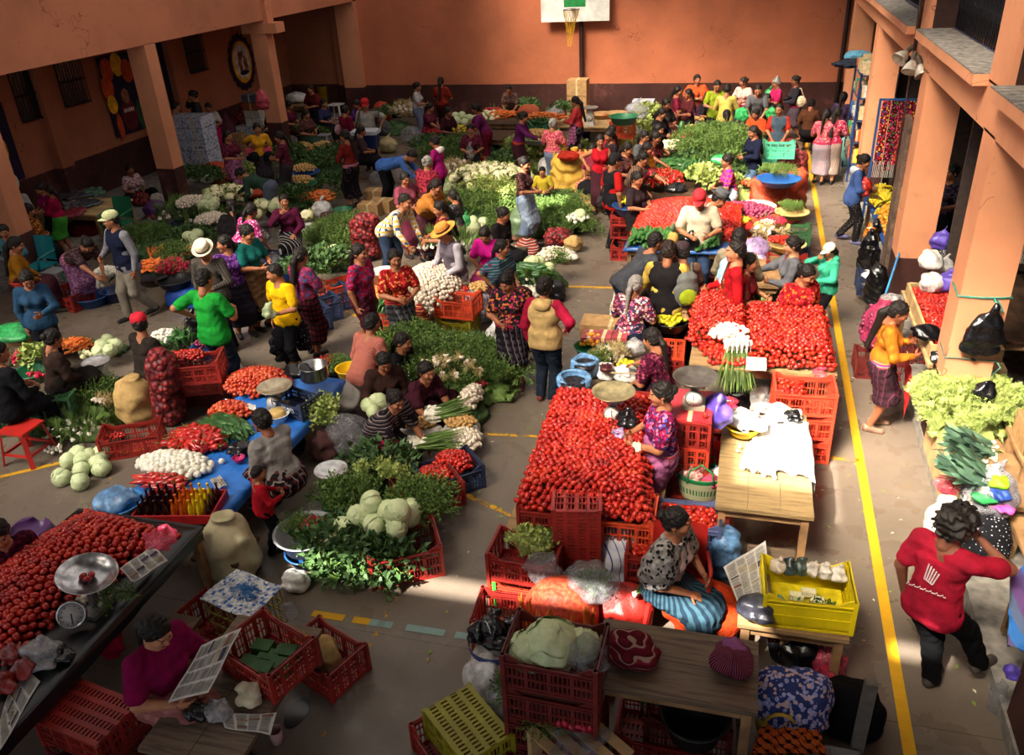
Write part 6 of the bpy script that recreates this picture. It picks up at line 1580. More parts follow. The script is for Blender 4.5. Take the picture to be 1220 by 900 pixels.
gx=G(857,500,.55);crate(gx.x,gx.y,0,3,CR_BRIGHT,'red crate on the floor behind the white cloth table');crate(gx.x,gx.y,.28,3,CR_RED,'red crate with papers behind the white cloth table');bag(860,484,.55,.16,.07,PINKP,'flat pink plastic bags on the red crate',kn=0)
# --- table with the white cloth
table(-.02,.76,5.76,7.4,.72,'worn wooden table with a white cloth thrown over its far half',planks=3)
WCL=plain('#d8d6d2',.85,.2,var=.05,bump=.3)
drape('white_cloth','cloth','crumpled white cloth spread over the worn wooden table',[(.22,6.38,.735),(.78,6.28,.735),(.76,7.2,.74),(.30,7.2,.75)],WCL,amp=.035,n=22,drop=(0,.28,0,0))
drape('white_cloth','cloth','smaller white cloth bunched at the near left of the table',[G(880,558,.74),G(925,572,.74),G(920,540,.76),G(890,530,.76)],WCL,amp=.04,n=14)
basin(886,505,.76,.17,.10,PL['yellow'],'yellow plastic bowl covered with white cloth');bag(888,500,.84,.16,.08,WHITEP,'white cloth bundle over the yellow bowl',kn=0)
bag(928,492,.76,.17,.08,WHITEP,'white plastic with garlic skins on the cloth table',kn=0);bag(945,496,.76,.07,.1,BLACKP,'little black bag at the edge of the white cloth');heap(K_GAR,oval(G(925,487,.86),.14,.05),.02,.05,'garlic clove on the cloth table','garlic cloves on the cloth table',1,'oval',scale=.6)
g=G(882,517,.76);lathe_thing('glass_jar','jar','small glass jar beside the yellow bowl',(g.x,g.y,.735),[(.001,0),(.035,0),(.037,.06),(.03,.07),(.03,.09),(.001,.09)],plain('#5c5c5e',.2,.7),14)
heap(K_PAL,oval(G(883,538,.74),.07,.07),.03,.06,'shredded yellow garnish on the wooden table','yellow garnish',1,'oval',scale=.3)
# --- the basket, red cloth and tomato crates by the shawl woman
g=G(834,590,.3);crate(g.x,g.y,0,5,CR_DARK,'dark crate carrying the green and cream basket')
def basket():
 t=empty('woven_basket',(g.x,g.y,.28));tag(t,'cream basket with green rim and green handles, full of cloths','basket')
 tm=NT('basket_weave');xyz=tm.sep();at=tm.math('ARCTAN2',xyz[0],xyz[1]);fr=tm.math('FRACT',tm.math('MULTIPLY',at,5.2))
 band=tm.math('MULTIPLY',tm.math('GREATER_THAN',tm.math('FRACT',tm.math('MULTIPLY',xyz[2],6.2)),.62),tm.math('GREATER_THAN',fr,.5));rim=tm.math('GREATER_THAN',xyz[2],.235)
 c=tm.mix(band,'#a8a684','#1c6638');c=tm.mix(rim,c,'#1c7040');tm.color(c).set(.7,.3)
 m=MB();m.lathe([(.001,0),(.14,0),(.16,.05),(.2,.27),(.205,.28),(.19,.28),(.15,.06),(.001,.02)],30,sx=1.15,sy=.8);m.build('basket_body',tm.m,t)
 for s in (-1,1):m=MB();m.tube([(-.12,s*.15,.24),(-.10,s*.13,.36),(0,s*.10,.42),(.10,s*.13,.36),(.12,s*.15,.24)],.009,7);m.build('handle',plain('#1c6e3c',.5),t)
basket()
bag(0,0,.46,.13,.14,cloth('floral:#d8b8b0,#c04858,#e8dcd4,#d88080'),'pink and white flowered cloth folded on the basket','folded_cloth','cloth',kn=0,at=(g.x-.08,g.y+.03,0));bag(0,0,.46,.10,.12,cloth('stripe:#c0206a,#2c2c5c,#d8a840,#4c1c24'),'brightly striped woven cloth in the basket','folded_cloth','cloth',kn=0,at=(g.x+.1,g.y-.03,0));bag(0,0,.5,.09,.1,cloth('floral:#d8d4d0,#34406c,#a03040'),'white cloth with blue and red print at the basket edge','folded_cloth','cloth',kn=0,at=(g.x+.2,g.y+.05,0))
bag(850,540,.3,.18,.22,cloth('plain:#b81c1c'),'scarlet cloth heaped behind the basket','red_cloth','cloth',kn=0);g2=G(850,540,.3);crate(g2.x,g2.y,0,0,CR_DARK,'dark crate under the scarlet cloth')
g=G(790,652,.5)
for k in range(2):crate(g.x,g.y,.27*k,2,(CR_DARK,CR_RED)[k],'crate behind the woman in rose shawl, %s'%('standing on the floor','upper one with tomatoes')[k])
heap(K_TOM,[(g.x-.25,g.y-.14,.44),(g.x+.25,g.y-.14,.44),(g.x+.25,g.y+.15,.44),(g.x-.25,g.y+.15,.44)],.05,.052,'tomato in the red crate behind the rose shawl','tomatoes in the crate behind the shawl',2,'flat')
g=G(812,612,.6)
for k in range(2):crate(g.x+.02,g.y+.1,.29*k,2,(CR_BLUE,CR_GREY)[k],'bluish crate further back near the basket, %s'%('on the floor','upper one, lavender grey with tomatoes')[k],L=.6,W=.38)
heap(K_TOM,[(g.x-.24,g.y-.04,.46),(g.x+.28,g.y-.04,.46),(g.x+.28,g.y+.24,.46),(g.x-.24,g.y+.24,.46)],.06,.052,'tomato in the lavender grey crate','tomatoes in the lavender grey crate',2,'flat')
bag(777,602,.58,.08,.14,CLEAR,'clear plastic bag standing in the lavender grey crate');bag(862,655,.0,.16,.55,BLUEP,'pale blue plastic bag tucked between the tables',kn=0)
chair(806,700,R_(100),'red plastic chair under the woman in rose shawl',PL['red'],z=.4)
g=G(838,712,.47);bag(838,722,.1,.30,.42,cloth('plain:#b83c18'),'orange-red cloth over the lap and knees of the woman in rose shawl','lap_cloth','cloth',kn=0)
newspaper([G(862,676,.62),G(912,645,.66),G(918,705,.60),G(880,722,.56)],'open newspaper held out flat beside the orange lap cloth')
table(.26,.62,4.78,5.55,.54,'small rough table holding up the newspaper',top=TABLE_DK,planks=2)
bag(903,722,.54,.13,.18,bag_mat('#3a3a44',.97),'dark grey plastic bag between newspaper and yellow crate',kn=0)
# --- yellow crate on its bench
g=G(948,757,.5);table(g.x-.40,g.x+.36,g.y+.02,g.y+.50,.50,'small wooden bench under the big yellow crate',top=PLANK,planks=2)
YX,YY=g.x+.06,g.y+.27
YC=crate(YX,YY,.505,3,CR_YEL,'big bright yellow crate with bags of cheese and greens',L=.60,W=.42,H=.30,solid=True)
box_thing(YX-.26,YX+.26,YY-.17,YY+.17,.52,.58,plain('#c8b414',.6),'yellow plastic liner in the bottom of the yellow crate','crate_liner','liner',strap=False)
for k,(x,y,c) in enumerate(((.46,4.70,'#c8b8a0'),(.54,4.71,'#2c3c38'),(.62,4.72,'#34443c'),(.70,4.71,'#d0c8b8'),(.79,4.71,'#d8d0c0'),(.88,4.70,'#dcd4c8'))):
 bag(0,0,.70,.055,.11,bag_mat(c,.95),'small tied bag along the far rim of the yellow crate, %s'%('leftmost and beige','dark, second from the left','dark, third from the left','cream, with a twisted top','cream and round','rightmost and palest')[k],group='small bags in the yellow crate',at=(YX+x-.66,YY+y-4.55,0),sx=.8)
for k,(x,y,r_) in enumerate(((YX-.06,YY,3),(YX+.02,YY+.02,-8),(YX+.08,YY-.02,12))):box_thing(x-.05,x+.05,y-.028,y+.028,.60+.03*(k==1),.64+.03*(k==1),plain('#d8d0a8',.6),'pale cheese packet in the yellow crate, %s'%('left','topmost','right')[k],'cheese_packet','packet',rz=R_(r_),strap=False)
for k in range(3):K_DARK.put(Vector((YX-.08+.1*k,YY-.09,.61)),'dark green leaf parcel at the near side of the yellow crate','leaf parcels in the yellow crate',Euler((1.2,.3*k,k)),.5)
bag(0,0,.52,.10,.1,bag_mat('#8cb48c',.9),'pale green wrapped parcel in the yellow crate',kn=0,at=(YX-.16,YY-.09,0))
bag(950,770,.0,.2,.3,BLACKP,'black bags stored under the yellow crate bench',kn=0);bag(985,785,.0,.13,.3,PINKP,'pinkish bags stored at the right under the yellow crate bench',kn=0)
# --- crates left of the front table
g=G(627,648,.56)
crate(g.x,g.y,0,-2,CR_BRIGHT,'lower red crate with a green strip by the left aisle, in the sun strip');crate(g.x,g.y,.28,-2,CR_RED,'red crate holding celery and plastic, upper of two by the left aisle')
m=MB();m.box(-.016,.016,-.004,.004,0,.26);tag(m.build('green_strap',plain('#3cae3c',.5),None,(g.x-.24,g.y-.193,.01)),'bright green strip at the corner of the lower crate by the aisle','strap')
for k in range(12):K_CEL.put(Vector((g.x+.05+rnd.uniform(-.1,.12),g.y+.02+rnd.uniform(-.1,.1),.46)),'stalky green celery bunch lying over the crate by the left aisle','celery in the aisle crate',Euler((rnd.uniform(-.9,-.5),rnd.uniform(-.5,.6),rnd.uniform(-.6,.9))),.75)
bag(648,676,.4,.15,.22,CLEAR,'clear plastic bag hanging over the celery crate',kn=0)
g=G(690,634,.6);o=crate(g.x,g.y,.33,4,CR_RED,'empty dark red crate standing on end before the tomato stall',L=.60,W=.38)
o.rotation_euler=(R_(-6),R_(90),R_(94));o.location=(g.x+.0,g.y-.10,.58)
crate(g.x,g.y-.02,0,92,CR_DARK,'dark crate underneath the one standing on end')
sack(738,660,0,.20,.62,cloth('plaid:#c8c8cc,#c4c6cc,#bcc0cc,#3c4890'),'white woven sack with blue bands leaning by the tomato stall',top='tied')
def carrot_bag():
 g=G(668,715,.4);bag(0,0,0,.30,.62,NETO,'large net sack packed with carrots, cut by the bright sun strip','carrot_sack','sack',kn=0,at=(g.x,g.y,0),sx=1.0,amp=.006)
 for i in range(34):
  u,v=rnd.uniform(-1,1),rnd.uniform(0,1);a=u*1.1;R0=.30
  p=Vector((g.x+math.sin(a)*R0*1.12,g.y-math.cos(a)*R0*.95,.12+v*.34));K_CAR.put(p,'fat carrot showing through the front of the sunlit sack','carrots in the sunlit sack',(Matrix.Rotation(a,3,'Z')@Matrix.Rotation(R_(90+rnd.uniform(-14,14)),3,'Y')).to_euler(),1.7)
carrot_bag()
bag(703,690,.42,.2,.26,CLEAR,'clear plastic sack of greens tied above the carrot sack',kn=0);heap(K_HERB,oval(G(708,702,.45),.12,.1),.05,.08,'green sprig inside the clear sack by the carrots','greens in the clear sack',1,'oval',scale=.7,rotf=up_rot(.6))
bag(742,722,0,.24,.42,REDP,'big red cloth-like bag with a patch of sun on it','red_bag','bag',kn=0)
for k in range(3):K_SCA.put(G(757,708,.44),'green onion leaves on the red bag','onion leaves on the red bag',Euler((1.3,.4,2+k*.3)),.4)
g=G(606,738,.3);crate(g.x,g.y+.1,0,3,CR_RED,'red crate behind the bag of black bundles',H=.34)
def fert_bag():
 g=G(590,770,.4);t=bag(0,0,0,.19,.52,SACKW,'white feed sack with blue and yellow lettering, holding black bags','feed_sack','sack',kn=0,at=(g.x,g.y,0),amp=.006)
 m=MB();m.lathe([(.192,.40),(.198,.46)],26,sx=1,sy=.95);m.build('blue_band',plain('#3a4478',.7),t)
 for k,(c,a) in enumerate(zip('AZUCUIL',(-62,-41,-20,0,20,38,56))):
  aa=R_(a);writing(c,(.2*math.sin(aa),-.198*math.cos(aa),.29),.12,(R_(90),0,aa),plain('#b08c28',.7),t)
fert_bag()
for k,(dx,dy,dz) in enumerate(((-.12,.0,.46),(.02,-.06,.47),(.10,.05,.48),(-.02,.09,.50),(0,0,.54))):gg=G(590,770,.4);bag(0,0,dz,.085,.13,BLACKP,'small knotted black bag on the feed sack, %s'%('left','front','right','back','topmost')[k],group='black bags on the feed sack',at=(gg.x+dx,gg.y+dy,0))
bag(583,808,0,.20,.46,WHITEP,'white plastic bag with faint blue print by the yellow crate',kn=0);bag(604,838,0,.17,.5,MILKY,'milky bag of dark greens beside the front crate tower',kn=0);heap(K_HERB,oval(G(608,820,.42),.07,.1),.06,.06,'dark green sprig filling the milky bag','greens in the milky bag',1,'oval',scale=.6,rotf=up_rot(.6))
# --- front crate tower
g=G(662,762,1.1)
for k in range(4):crate(g.x,g.y,.275*k,-1,CR_DARK,'dark red crate in the nearest tower, %s'%('on the floor','second from the floor','third from the floor','top one holding big cabbages')[k],L=.58,W=.40)
for k,(dx,dy,s) in enumerate(((-.02,.0,1.75),(-.17,-.04,1.3),(.0,.12,1.3),(.15,.08,1.2))):K_CAB.put(Vector((g.x+dx,g.y+dy,1.0+.04*(k==0))),'pale cabbage in the top crate of the nearest tower, %s'%('huge and foremost','smaller, at the left','behind the huge one','half under the plastic')[k],'cabbages in the nearest tower',Euler((.4*k,.3,k)),s)
bag(0,0,.93,.15,.24,CLEAR,'crumpled clear plastic at the right of the huge cabbage',kn=0,at=(g.x+.19,g.y-.02,0),sx=.8)
for k in range(6):K_RAD.put(Vector((g.x+.05+.04*k,g.y-.19,.57+.015*(k%2))),'red radish poking from the third crate of the nearest tower','radishes in the nearest tower',None,1.2)
for k in range(4):K_HERB.put(Vector((g.x-.12+.07*k,g.y-.2,.52)),'radish leaves hanging out of the nearest tower','radish leaves in the nearest tower',Euler((1.6,.2*k,k)),.6)
g=G(548,878,.28);crate(g.x,g.y,0,-42,CR_RED,'dark red crate at the bottom edge holding the olive yellow crate',L=.60,W=.44,H=.26)
o=crate(g.x+.02,g.y,.30,-42,CR_OLIVE,'olive yellow crate turned on its side inside the dark red one',L=.52,W=.36,H=.28);o.rotation_euler=(R_(180),0,R_(-40));o.location=(g.x+.05,g.y+.03,.40)
def slat_box():
 g=G(690,885,.5);t=empty('wooden_slat_box',(g.x,g.y,.0),R_(-35));tag(t,'pale wooden slat box wrapped in torn plastic at the bottom edge','box')
 for k in range(4):m=MB();m.box(-.28,.28,-.2+.11*k,-.13+.11*k,.50,.515);m.build('slat',WOOD_L,t)
 for s in (-1,1):m=MB();m.box(s*.25-.02,s*.25+.02,-.2,.2,0,.5);m.build('side_board',WOOD_L,t)
 bag(690,888,.51,.14,.05,CLEAR,'torn clear plastic over the wooden slat box',kn=0)
slat_box()
# --- front table with the two bundles
table(-.70,.34,3.72,4.32,.72,'worn wooden table with two cloth bundles in the foreground',top=TABLE_DK,planks=2)
bag(752,772,.72,.16,.17,cloth('band:#5a1420,#6c1c28,#8c7468,#4c1018'),'maroon woven bundle with grey bands on the foreground table','cloth_bundle','bundle',sx=1.05,kn=0)
bag(873,785,.72,.13,.22,cloth('stripe:#4c1424,#3c1c4c,#c87420,#5c2038,#40286c'),'purple orange and maroon tied bundle on the foreground table','cloth_bundle','bundle',kn=0);bag(874,768,.88,.05,.05,cloth('stripe:#6c4ca0,#c87420,#5c2038'),'knot on the purple and orange bundle','bundle_knot','knot',kn=0)
basin(828,850,.25,.22,.2,PL['black'],'black tub with purple cloths under the foreground table');crate(*G(820,870,0).xy,0,0,CR_DARK,'dark crate under the black tub');heap(K_DARK,oval(G(780,845,.25),.1,.1),.1,.1,'grassy greens under the foreground table','greens under the foreground table',1,'oval',scale=.6,rotf=up_rot(.4));crate(*G(785,880,0).xy,0,0,CR_RED,'red crate of greens under the foreground table',H=.2)
table(-.62,.2,3.25,3.42,.34,'low wooden bench in front of the foreground table',top=WOOD_D,planks=1,name='wooden_bench')
# --- bottom right
def covered_basket():
 g=G(943,822,.5);t=empty('covered_basket',(g.x,g.y,0));tag(t,'yellow basket covered with a navy and lilac flowered cloth at the bottom right','basket')
 m=MB();m.lathe([(.001,.12),(.18,.12),(.21,.42),(.2,.42),(.17,.14),(.001,.13)],24,sx=1.1,sy=.9);m.build('basket_body',plain('#a89030',.7,bump=.4),t)
 m=MB();m.tube([(-.06+.10*math.sin(a),-.21,.36+.13*math.cos(a)) for a in [k*PI/8 for k in range(-8,9)]],.012,7);m.build('handle',plain('#b08c28',.6),t)
 s=SDF(.012);s.ell((0,0,.40),(.27,.23,.16),.04).cap((-.1,-.02,.47),(.12,.02,.49),.15,.13,.05).cut((0,0,1),.30);V,Q=s.verts((.014,18,2));link('cover_cloth',mesh_np('cover',V,Q),cloth('floral:#2c3868,#8c8cb8,#2c3868,#b89c94,#a0a0c8'),t)
covered_basket()
box_thing(.12,.72,3.3,3.78,0,.12,WOOD_D,'low wooden box under the yellow basket','wooden_box')
drape('striped_cloth','cloth','orange and black striped woven cloth at the bottom edge',[G(895,900,.45),G(985,900,.45),G(975,872,.45),G(905,868,.45)],cloth('plaid:#8c3c18,#14100e,#a04c20,#1a1410'),amp=.02);table(.2,.62,2.9,3.25,.44,'low bench under the orange striped cloth',top=WOOD_D,planks=1,name='wooden_bench')
table(.62,.98,3.0,3.85,.40,'grey weathered bench with an upright post at the bottom right',top=plain('#6a6866',.8,bump=.4),leg=WOOD,planks=2,name='wooden_bench')
m=MB();m.box(-.035,.035,-.03,.03,0,.95);tag(m.build('bench_post',plain('#55504a',.8,bump=.4),None,(.97,3.9,0)),'upright grey wooden post beside the black cloth','post')
bag(1012,842,.0,.22,.45,cloth('plain:#0c0b0d'),'black fringed cloth hanging over the bench end','black_cloth','cloth',kn=0)
# ================================================================ left half of the floor
def hp(kind,px,py,z,rx,ry,h,sp,label,group=None,layers=1,prof='oval',rz=0,**k):heap(kind,oval(G(px,py,z),rx,ry,rz),h,sp,label,group or label,layers,prof,**k)
def herbs(px,py,rx,ry,h,label,kind=None,z=.05,sp=.11,rz=0,scale=1.0,layers=1):hp(kind or K_HERB,px,py,z,rx,ry,h,sp,label,None,layers,rz=rz,rotf=up_rot(.7),scale=scale)
def gbase(px,py,rx,ry,h,label,mat=None,z=0.0):
 """low mound of packed leaves below the bunches"""
 g=G(px,py,z+h*.5);h*=.8;s=SDF(.03);s.ell((0,0,0),(rx*.86,ry*.84,h),.05).cut((0,0,1),.001);V,Q=s.verts((.03,16,px));r=np.random.RandomState(px);V=V+r.uniform(-.018,.018,V.shape)*(V[:,2:3]>.01);o=link('packed_leaves',mesh_np('packed_leaves',V,Q),mat or LEAF[1],None,(g.x,g.y,z));tag(o,label,'leaves',kind='stuff')
# nearest tomato stall at the left
table(-5.42,-4.16,2.2,4.68,.70,'long table covered with black plastic under the nearest left tomato heap',top=plain('#141417',.4,.5,bump=.4),planks=3)
drape('black_sheet','plastic sheet','black plastic sheet edging the nearest left tomato table',[(-5.4,2.25,.708),(-4.18,2.25,.708),(-4.18,4.64,.708),(-5.4,4.64,.708)],NT('black_sheet').color('#121216').set(.3,.5).m,amp=.006,n=24,drop=(.1,.12,.1,0))
heap(K_TOM,[(-5.42,3.25,.72),(-4.68,3.0,.72),(-4.28,4.5,.72),(-5.3,4.64,.72)],.26,.057,'dark red plum tomato in the nearest left heap','plum tomatoes of the nearest left heap',2,'dome')
heap(K_TOM,[(-5.42,2.4,.72),(-4.92,2.4,.72),(-4.72,3.1,.72),(-5.42,3.3,.72)],.14,.054,'dark red plum tomato below the dial scale at the left edge','plum tomatoes below the dial scale',2,'flat')
newspaper([G(0,860,.72),G(22,790,.72),G(48,812,.72),G(0,895,.72)],'newspaper sheet lying under the tomatoes in the bottom left corner');newspaper([G(143,678,.86),G(182,650,.86),G(200,668,.84),G(158,695,.82)],'folded newspaper with blue print on the edge of the left tomato heap')
def tilted_scale():
 g=G(104,690,.98);t=empty('weighing_scale',(g.x,g.y-.12,.70));tag(t,'round silver dial scale with a tilted steel pan holding three tomatoes','scale');st=plain('#a8a8aa',.22,.6,.9,var=.25)
 m=MB();M=Matrix.Translation((0,.12,.27))@Matrix.Rotation(R_(14),4,'Y');m.lathe([(.001,0),(.1,.008),(.17,.035),(.205,.07),(.21,.07),(.172,.03),(.1,.0),(.001,-.008)],32,M=M);m.build('pan',st,t)
 m=MB();m.box(-.1,.1,-.02,.2,0,.05);m.bar((0,.1,.03),(0,.12,.27),.05);m.build('body',plain('#6c6a68',.4,.5,.5),t)
 m=MB();m.lathe([(.001,-.03),(.095,-.03),(.1,-.02),(.1,.02),(.09,.03),(.086,.02),(.001,.02)],28,M=Matrix.Translation((.0,-.10,.14))@Matrix.Rotation(R_(35),4,'Z')@Matrix.Rotation(R_(60),4,'X'));d=m.build('dial',st,t)
 m=MB();M=Matrix.Translation((.0,-.10,.14))@Matrix.Rotation(R_(35),4,'Z')@Matrix.Rotation(R_(60),4,'X');m.box(-.004,.004,-.06,.01,.021,.024,M=M)
 for k in range(12):a=2*PI*k/12;m.box(.066*math.cos(a)-.004,.066*math.cos(a)+.004,.066*math.sin(a)-.004,.066*math.sin(a)+.004,.021,.023,M=M)
 m.build('needle',plain('#1a1a1c',.5),d)
 m=MB();m.lathe([(.001,.0205),(.083,.0205),(.083,.0195)],24,M=M);m.build('dial_face',plain('#a8a6a2',.5),d)
 for k,(dx,dy) in enumerate(((-.03,.12),(.02,.15),(.02,.1))):K_TOM.put(Vector((g.x+dx,g.y-.12+dy,1.0)),'tomato lying in the tilted steel pan','three tomatoes in the steel pan',Euler((1.4,0,k)))
tilted_scale()
bag(192,640,.95,.11,.13,PINKP,'pink plastic bag tied shut on the left tomato heap');bag(48,776,.72,.13,.18,MILKY,'clouded white plastic bags by the dial scale');bag(74,780,.72,.07,.09,BLACKP,'black plastic bag beside the clouded white bags')
for k,(x,y) in enumerate(((14,778),(28,795),(5,812))):bag(x,y,.74,.075,.1,bag_mat('#8c2420',.9),'clear bag of tomatoes at the left photo edge, %s'%('uppermost','nearest the clouded bags','lowest')[k])
herbs(138,712,.14,.10,.04,'thin dark green herbs by the steel pan',z=.74,sp=.09,scale=.6);hp(K_GAR,112,712,.76,.12,.08,.02,.05,'dried shallot near the steel pan',None,1)
bag(128,760,.35,.09,.3,cloth('plain:#8c1430'),'crimson cloth hanging behind the reading woman','hanging_cloth','cloth',kn=0);table(-3.98,-3.72,3.62,3.9,.5,'small stand under the crimson cloth',top=WOOD_D,planks=1)
g=G(105,850,.5);crate(g.x,g.y,0,-8,CR_DARK,'dark red crate beside the reading woman');o=crate(g.x,g.y,.5,-8,CR_RED,'red crate turned upside down beside the reading woman',H=.24);o.rotation_euler=(R_(180),0,R_(-8));o.location.z=.52
sack(43,655,0,.22,.5,PL['purple'],'purple plastic tub at the left photo edge',top='open',name='tub',cat='tub');bag(22,668,.1,.1,.45,CLEAR,'clear bag in front of the purple tub',kn=0)
# blue tarp stall
table(-5.35,-4.33,5.12,7.65,.46,'long low table under the bright blue tarp',top=WOOD,planks=3)
drape('blue_tarp','tarp','bright blue plastic tarp spread on the long low table',[(-5.38,5.05,.465),(-4.3,5.05,.465),(-4.32,7.7,.465),(-5.36,7.7,.465)],wmat('blue_tarp',['#1c5cb0','#2c74cc','#2468bc'],6,.4,.5),amp=.006,n=22,drop=(.06,.1,.05,.08))
hp(K_TMO,308,458,.5,.40,.30,.16,.05,'orange-red tomato in the far heap on the blue tarp','tomatoes far on the blue tarp',2);hp(K_TMO,275,492,.5,.25,.18,.10,.05,'orange-red tomato in the near heap on the blue tarp','tomatoes near on the blue tarp',2)
drape('white_rope_cloth','cloth','twisted white cloth dividing the two tomato heaps',[G(268,476,.56),G(305,484,.56),G(305,490,.56),G(268,482,.56)],plain('#c8c4bc',.8),amp=.01,n=8)
hp(K_CUC,268,512,.5,.26,.17,.08,.062,'green cucumber on the blue tarp','cucumbers on the blue tarp',2,scale=1.35,rotf=flat_rot(-.6,.3));hp(K_CHI,234,528,.5,.30,.20,.14,.055,'long red pepper piled on the blue tarp','red peppers on the blue tarp',2,scale=1.3,rotf=flat_rot());hp(K_CHI,190,575,.5,.24,.1,.05,.06,'red pepper laid behind the bottles','red peppers behind the bottles',1,scale=1.2,rotf=flat_rot(.2))
hp(K_ONI,208,556,.5,.40,.20,.10,.06,'peeled white onion on the blue tarp','peeled white onions on the blue tarp',2,scale=1.1)
K_ONI.put(G(264,550,.5),'lone white onion apart from the pile on the tarp','lone white onion')
bag(287,533,.48,.13,.13,BLACKP,'black bag with a magenta bowl on the blue tarp',kn=0);basin(284,545,.5,.06,.05,PL['pink'],'small magenta bowl in the black bag',name='bowl',cat='bowl')
scale_thing(327,461,.48,'scale with a cream pan by the orange tomatoes',pan='#b8aa90',body='#8c857a',pan_r=.19,hgt=.22)
basin(330,492,.48,.13,.09,PL['white'],'enamel bowl with a round cake of cheese',name='bowl',cat='bowl');g=G(330,490,.56);lathe_thing('cheese','cheese','round yellowish cheese in the enamel bowl',(g.x,g.y,.5),[(.001,0),(.08,0),(.082,.06),(.07,.075),(.001,.077)],plain('#c8a868',.6),18)
g=G(352,476,.6);BC=crate(g.x,g.y,.475,-18,CR_BLUE,'dark blue lettered crate on the far right of the blue tarp',L=.5,W=.32,H=.2);writing('isob',(.05,-.165,.1),.11,(R_(90),0,0),plain('#b8c0cc',.6),BC)
g=G(374,445,.72);lathe_thing('steel_pot','pot','dented steel pot on the dark blue crate',(g.x,g.y,.66),[(.001,0),(.15,0),(.16,.02),(.16,.16),(.165,.165),(.15,.165),(.148,.02),(.001,.015)],plain('#8c8c8c',.25,.6,.9),26);bag(356,440,.67,.16,.15,BLACKP,'crumpled black bag over the steel pot',kn=0)
m=MB();g=G(216,606,.5);RT=empty('drinks_tray',(g.x,g.y,.475),R_(12));tag(RT,'flat red crate of glass drink bottles on the blue tarp','tray')
m.box(-.36,.36,-.19,.19,0,.012);m.box(-.36,.36,-.2,-.185,0,.09);m.box(-.36,.36,.185,.2,0,.09);m.box(-.37,-.355,-.2,.2,0,.09);m.box(.355,.37,-.2,.2,0,.09);m.box(-.01,.01,-.19,.19,0,.07);m.build('tray_body',plain('#a81c20',.4,.5),RT)
BT={c:plain(c,.12,.7,name='drink') for c in ('#240c0a','#c85a10','#d8b818')};RM=Matrix.Rotation(R_(12),4,'Z');n_=0
for i in range(9):
 for j in range(4):
  c='#240c0a' if i<4 or i>7 else ('#c85a10' if i<6 else '#d8b818');lx,ly=-.31+i*.078,-.13+j*.085;p=Vector((g.x,g.y,.49))+RM@Vector((lx,ly,0))
  if ('b',c) not in _cr:mm=MB();mm.lathe([(.001,0),(.026,.002),(.028,.02),(.026,.09),(.02,.12),(.01,.15),(.01,.185),(.013,.187),(.013,.2),(.001,.201)],9);_cr[('b',c)]=mm.mesh('bottle')
  tag(link('glass_bottle',_cr[('b',c)],BT[c],None,p),{'#240c0a':'dark cola bottle in the flat red tray','#c85a10':'orange drink bottle in the flat red tray','#d8b818':'yellow drink bottle in the flat red tray'}[c],'bottle',{'#240c0a':'cola bottles in the tray','#c85a10':'orange bottles in the tray','#d8b818':'yellow bottles in the tray'}[c])
basin(142,598,.47,.2,.12,PL['sky'],'bright blue basin piled with empty plastic bags');bag(136,592,.55,.17,.14,BLUEP,'heap of pale bluish plastic bags in the blue basin',kn=0)
newspaper([G(250,572,.52),G(262,567,.52),G(270,578,.52),G(257,583,.52)],'small white paper slip on the blue tarp')
sack(272,650,0,.24,.68,CANVAS,'cream canvas sack standing at the end of the blue tarp',top='tied',sx=1.2);g=G(255,690,0);table(g.x-.1,g.x+.35,g.y-.1,g.y+.3,.3,'low dark stool under the canvas sack',top=WOOD_D,planks=1)
# cabbages, crates and sacks in the left aisle
for k,(x,y,z) in enumerate(((93,540,.1),(82,549,.08),(73,569,.08),(99,547,.2),(97,560,.08),(120,541,.08),(117,552,.2),(121,558,.08),(95,574,.08),(106,545,.08))):
 if k in (3,6):z=.09;
 K_CAB.put(G(x,y,z),'pale cabbage lying on the floor of the left aisle','cabbages on the left aisle floor',None,1.0)
cratep(154,510,0,28,CR_RED,'red crate with a few small tomatoes in the left aisle',L=.62,W=.36,H=.28);hp(K_TOM,136,520,.12,.12,.1,.03,.04,'small tomato in the red crate of the left aisle',None,2,scale=.8)
sack(163,475,0,.26,.60,BURLAP,'plump tied jute sack beside the red net bags');
for k in range(2):sack(199-5*k,478-38*k,.02+.5*k,.20,.52,NETR,('lower red net bag of onions next to the jute sack','upper red net bag of onions tied at the top')[k])
for k in range(3):cratep(236-2*k,452-14*k,.28*k,20,(CR_DARK,CR_RED,CR_RED)[k],'red crate in the stack behind the net bags, %s'%('lowest','middle','topmost with tomatoes')[k])
cratep(257,452,0,10,CR_DARK,'dark crate at the feet of the man in green');hp(K_TOM,226,424,.8,.2,.13,.04,.045,'cherry red tomato in the topmost crate of the left stack',None,2,scale=.8)
hp(K_ONI,197,404,.35,.20,.16,.12,.06,'white spring onion bulb beyond the red cap',None,2,scale=.8);gbase(195,410,.3,.25,.3,'heap of leaves under the onions behind the red cap');hp(K_CUC,216,405,.4,.16,.14,.08,.06,'dark zucchini behind the red cap',None,2)
basin(246,412,.3,.2,.14,PL['blue'],'blue basin of small red onions by the man in green');cratep(248,425,0,0,CR_BLUE,'dark blue crate under the basin of small red onions');hp(K_ONR,246,410,.42,.16,.14,.05,.05,'small red onion in the blue basin',None,2,scale=.8)
bag(272,440,0,.2,.42,SACKW,'white woven sack behind the legs of the man in green',kn=0)
o=cratep(58,478,0,20,CR_GREEN,'green crate tipped on its side below the radish basin',L=.6,W=.42,H=.36);o.rotation_euler=(R_(80),0,R_(30));o.location.z=.22
cratep(30,480,0,20,CR_GREEN,'green crate standing beneath the radish basin',H=.34)
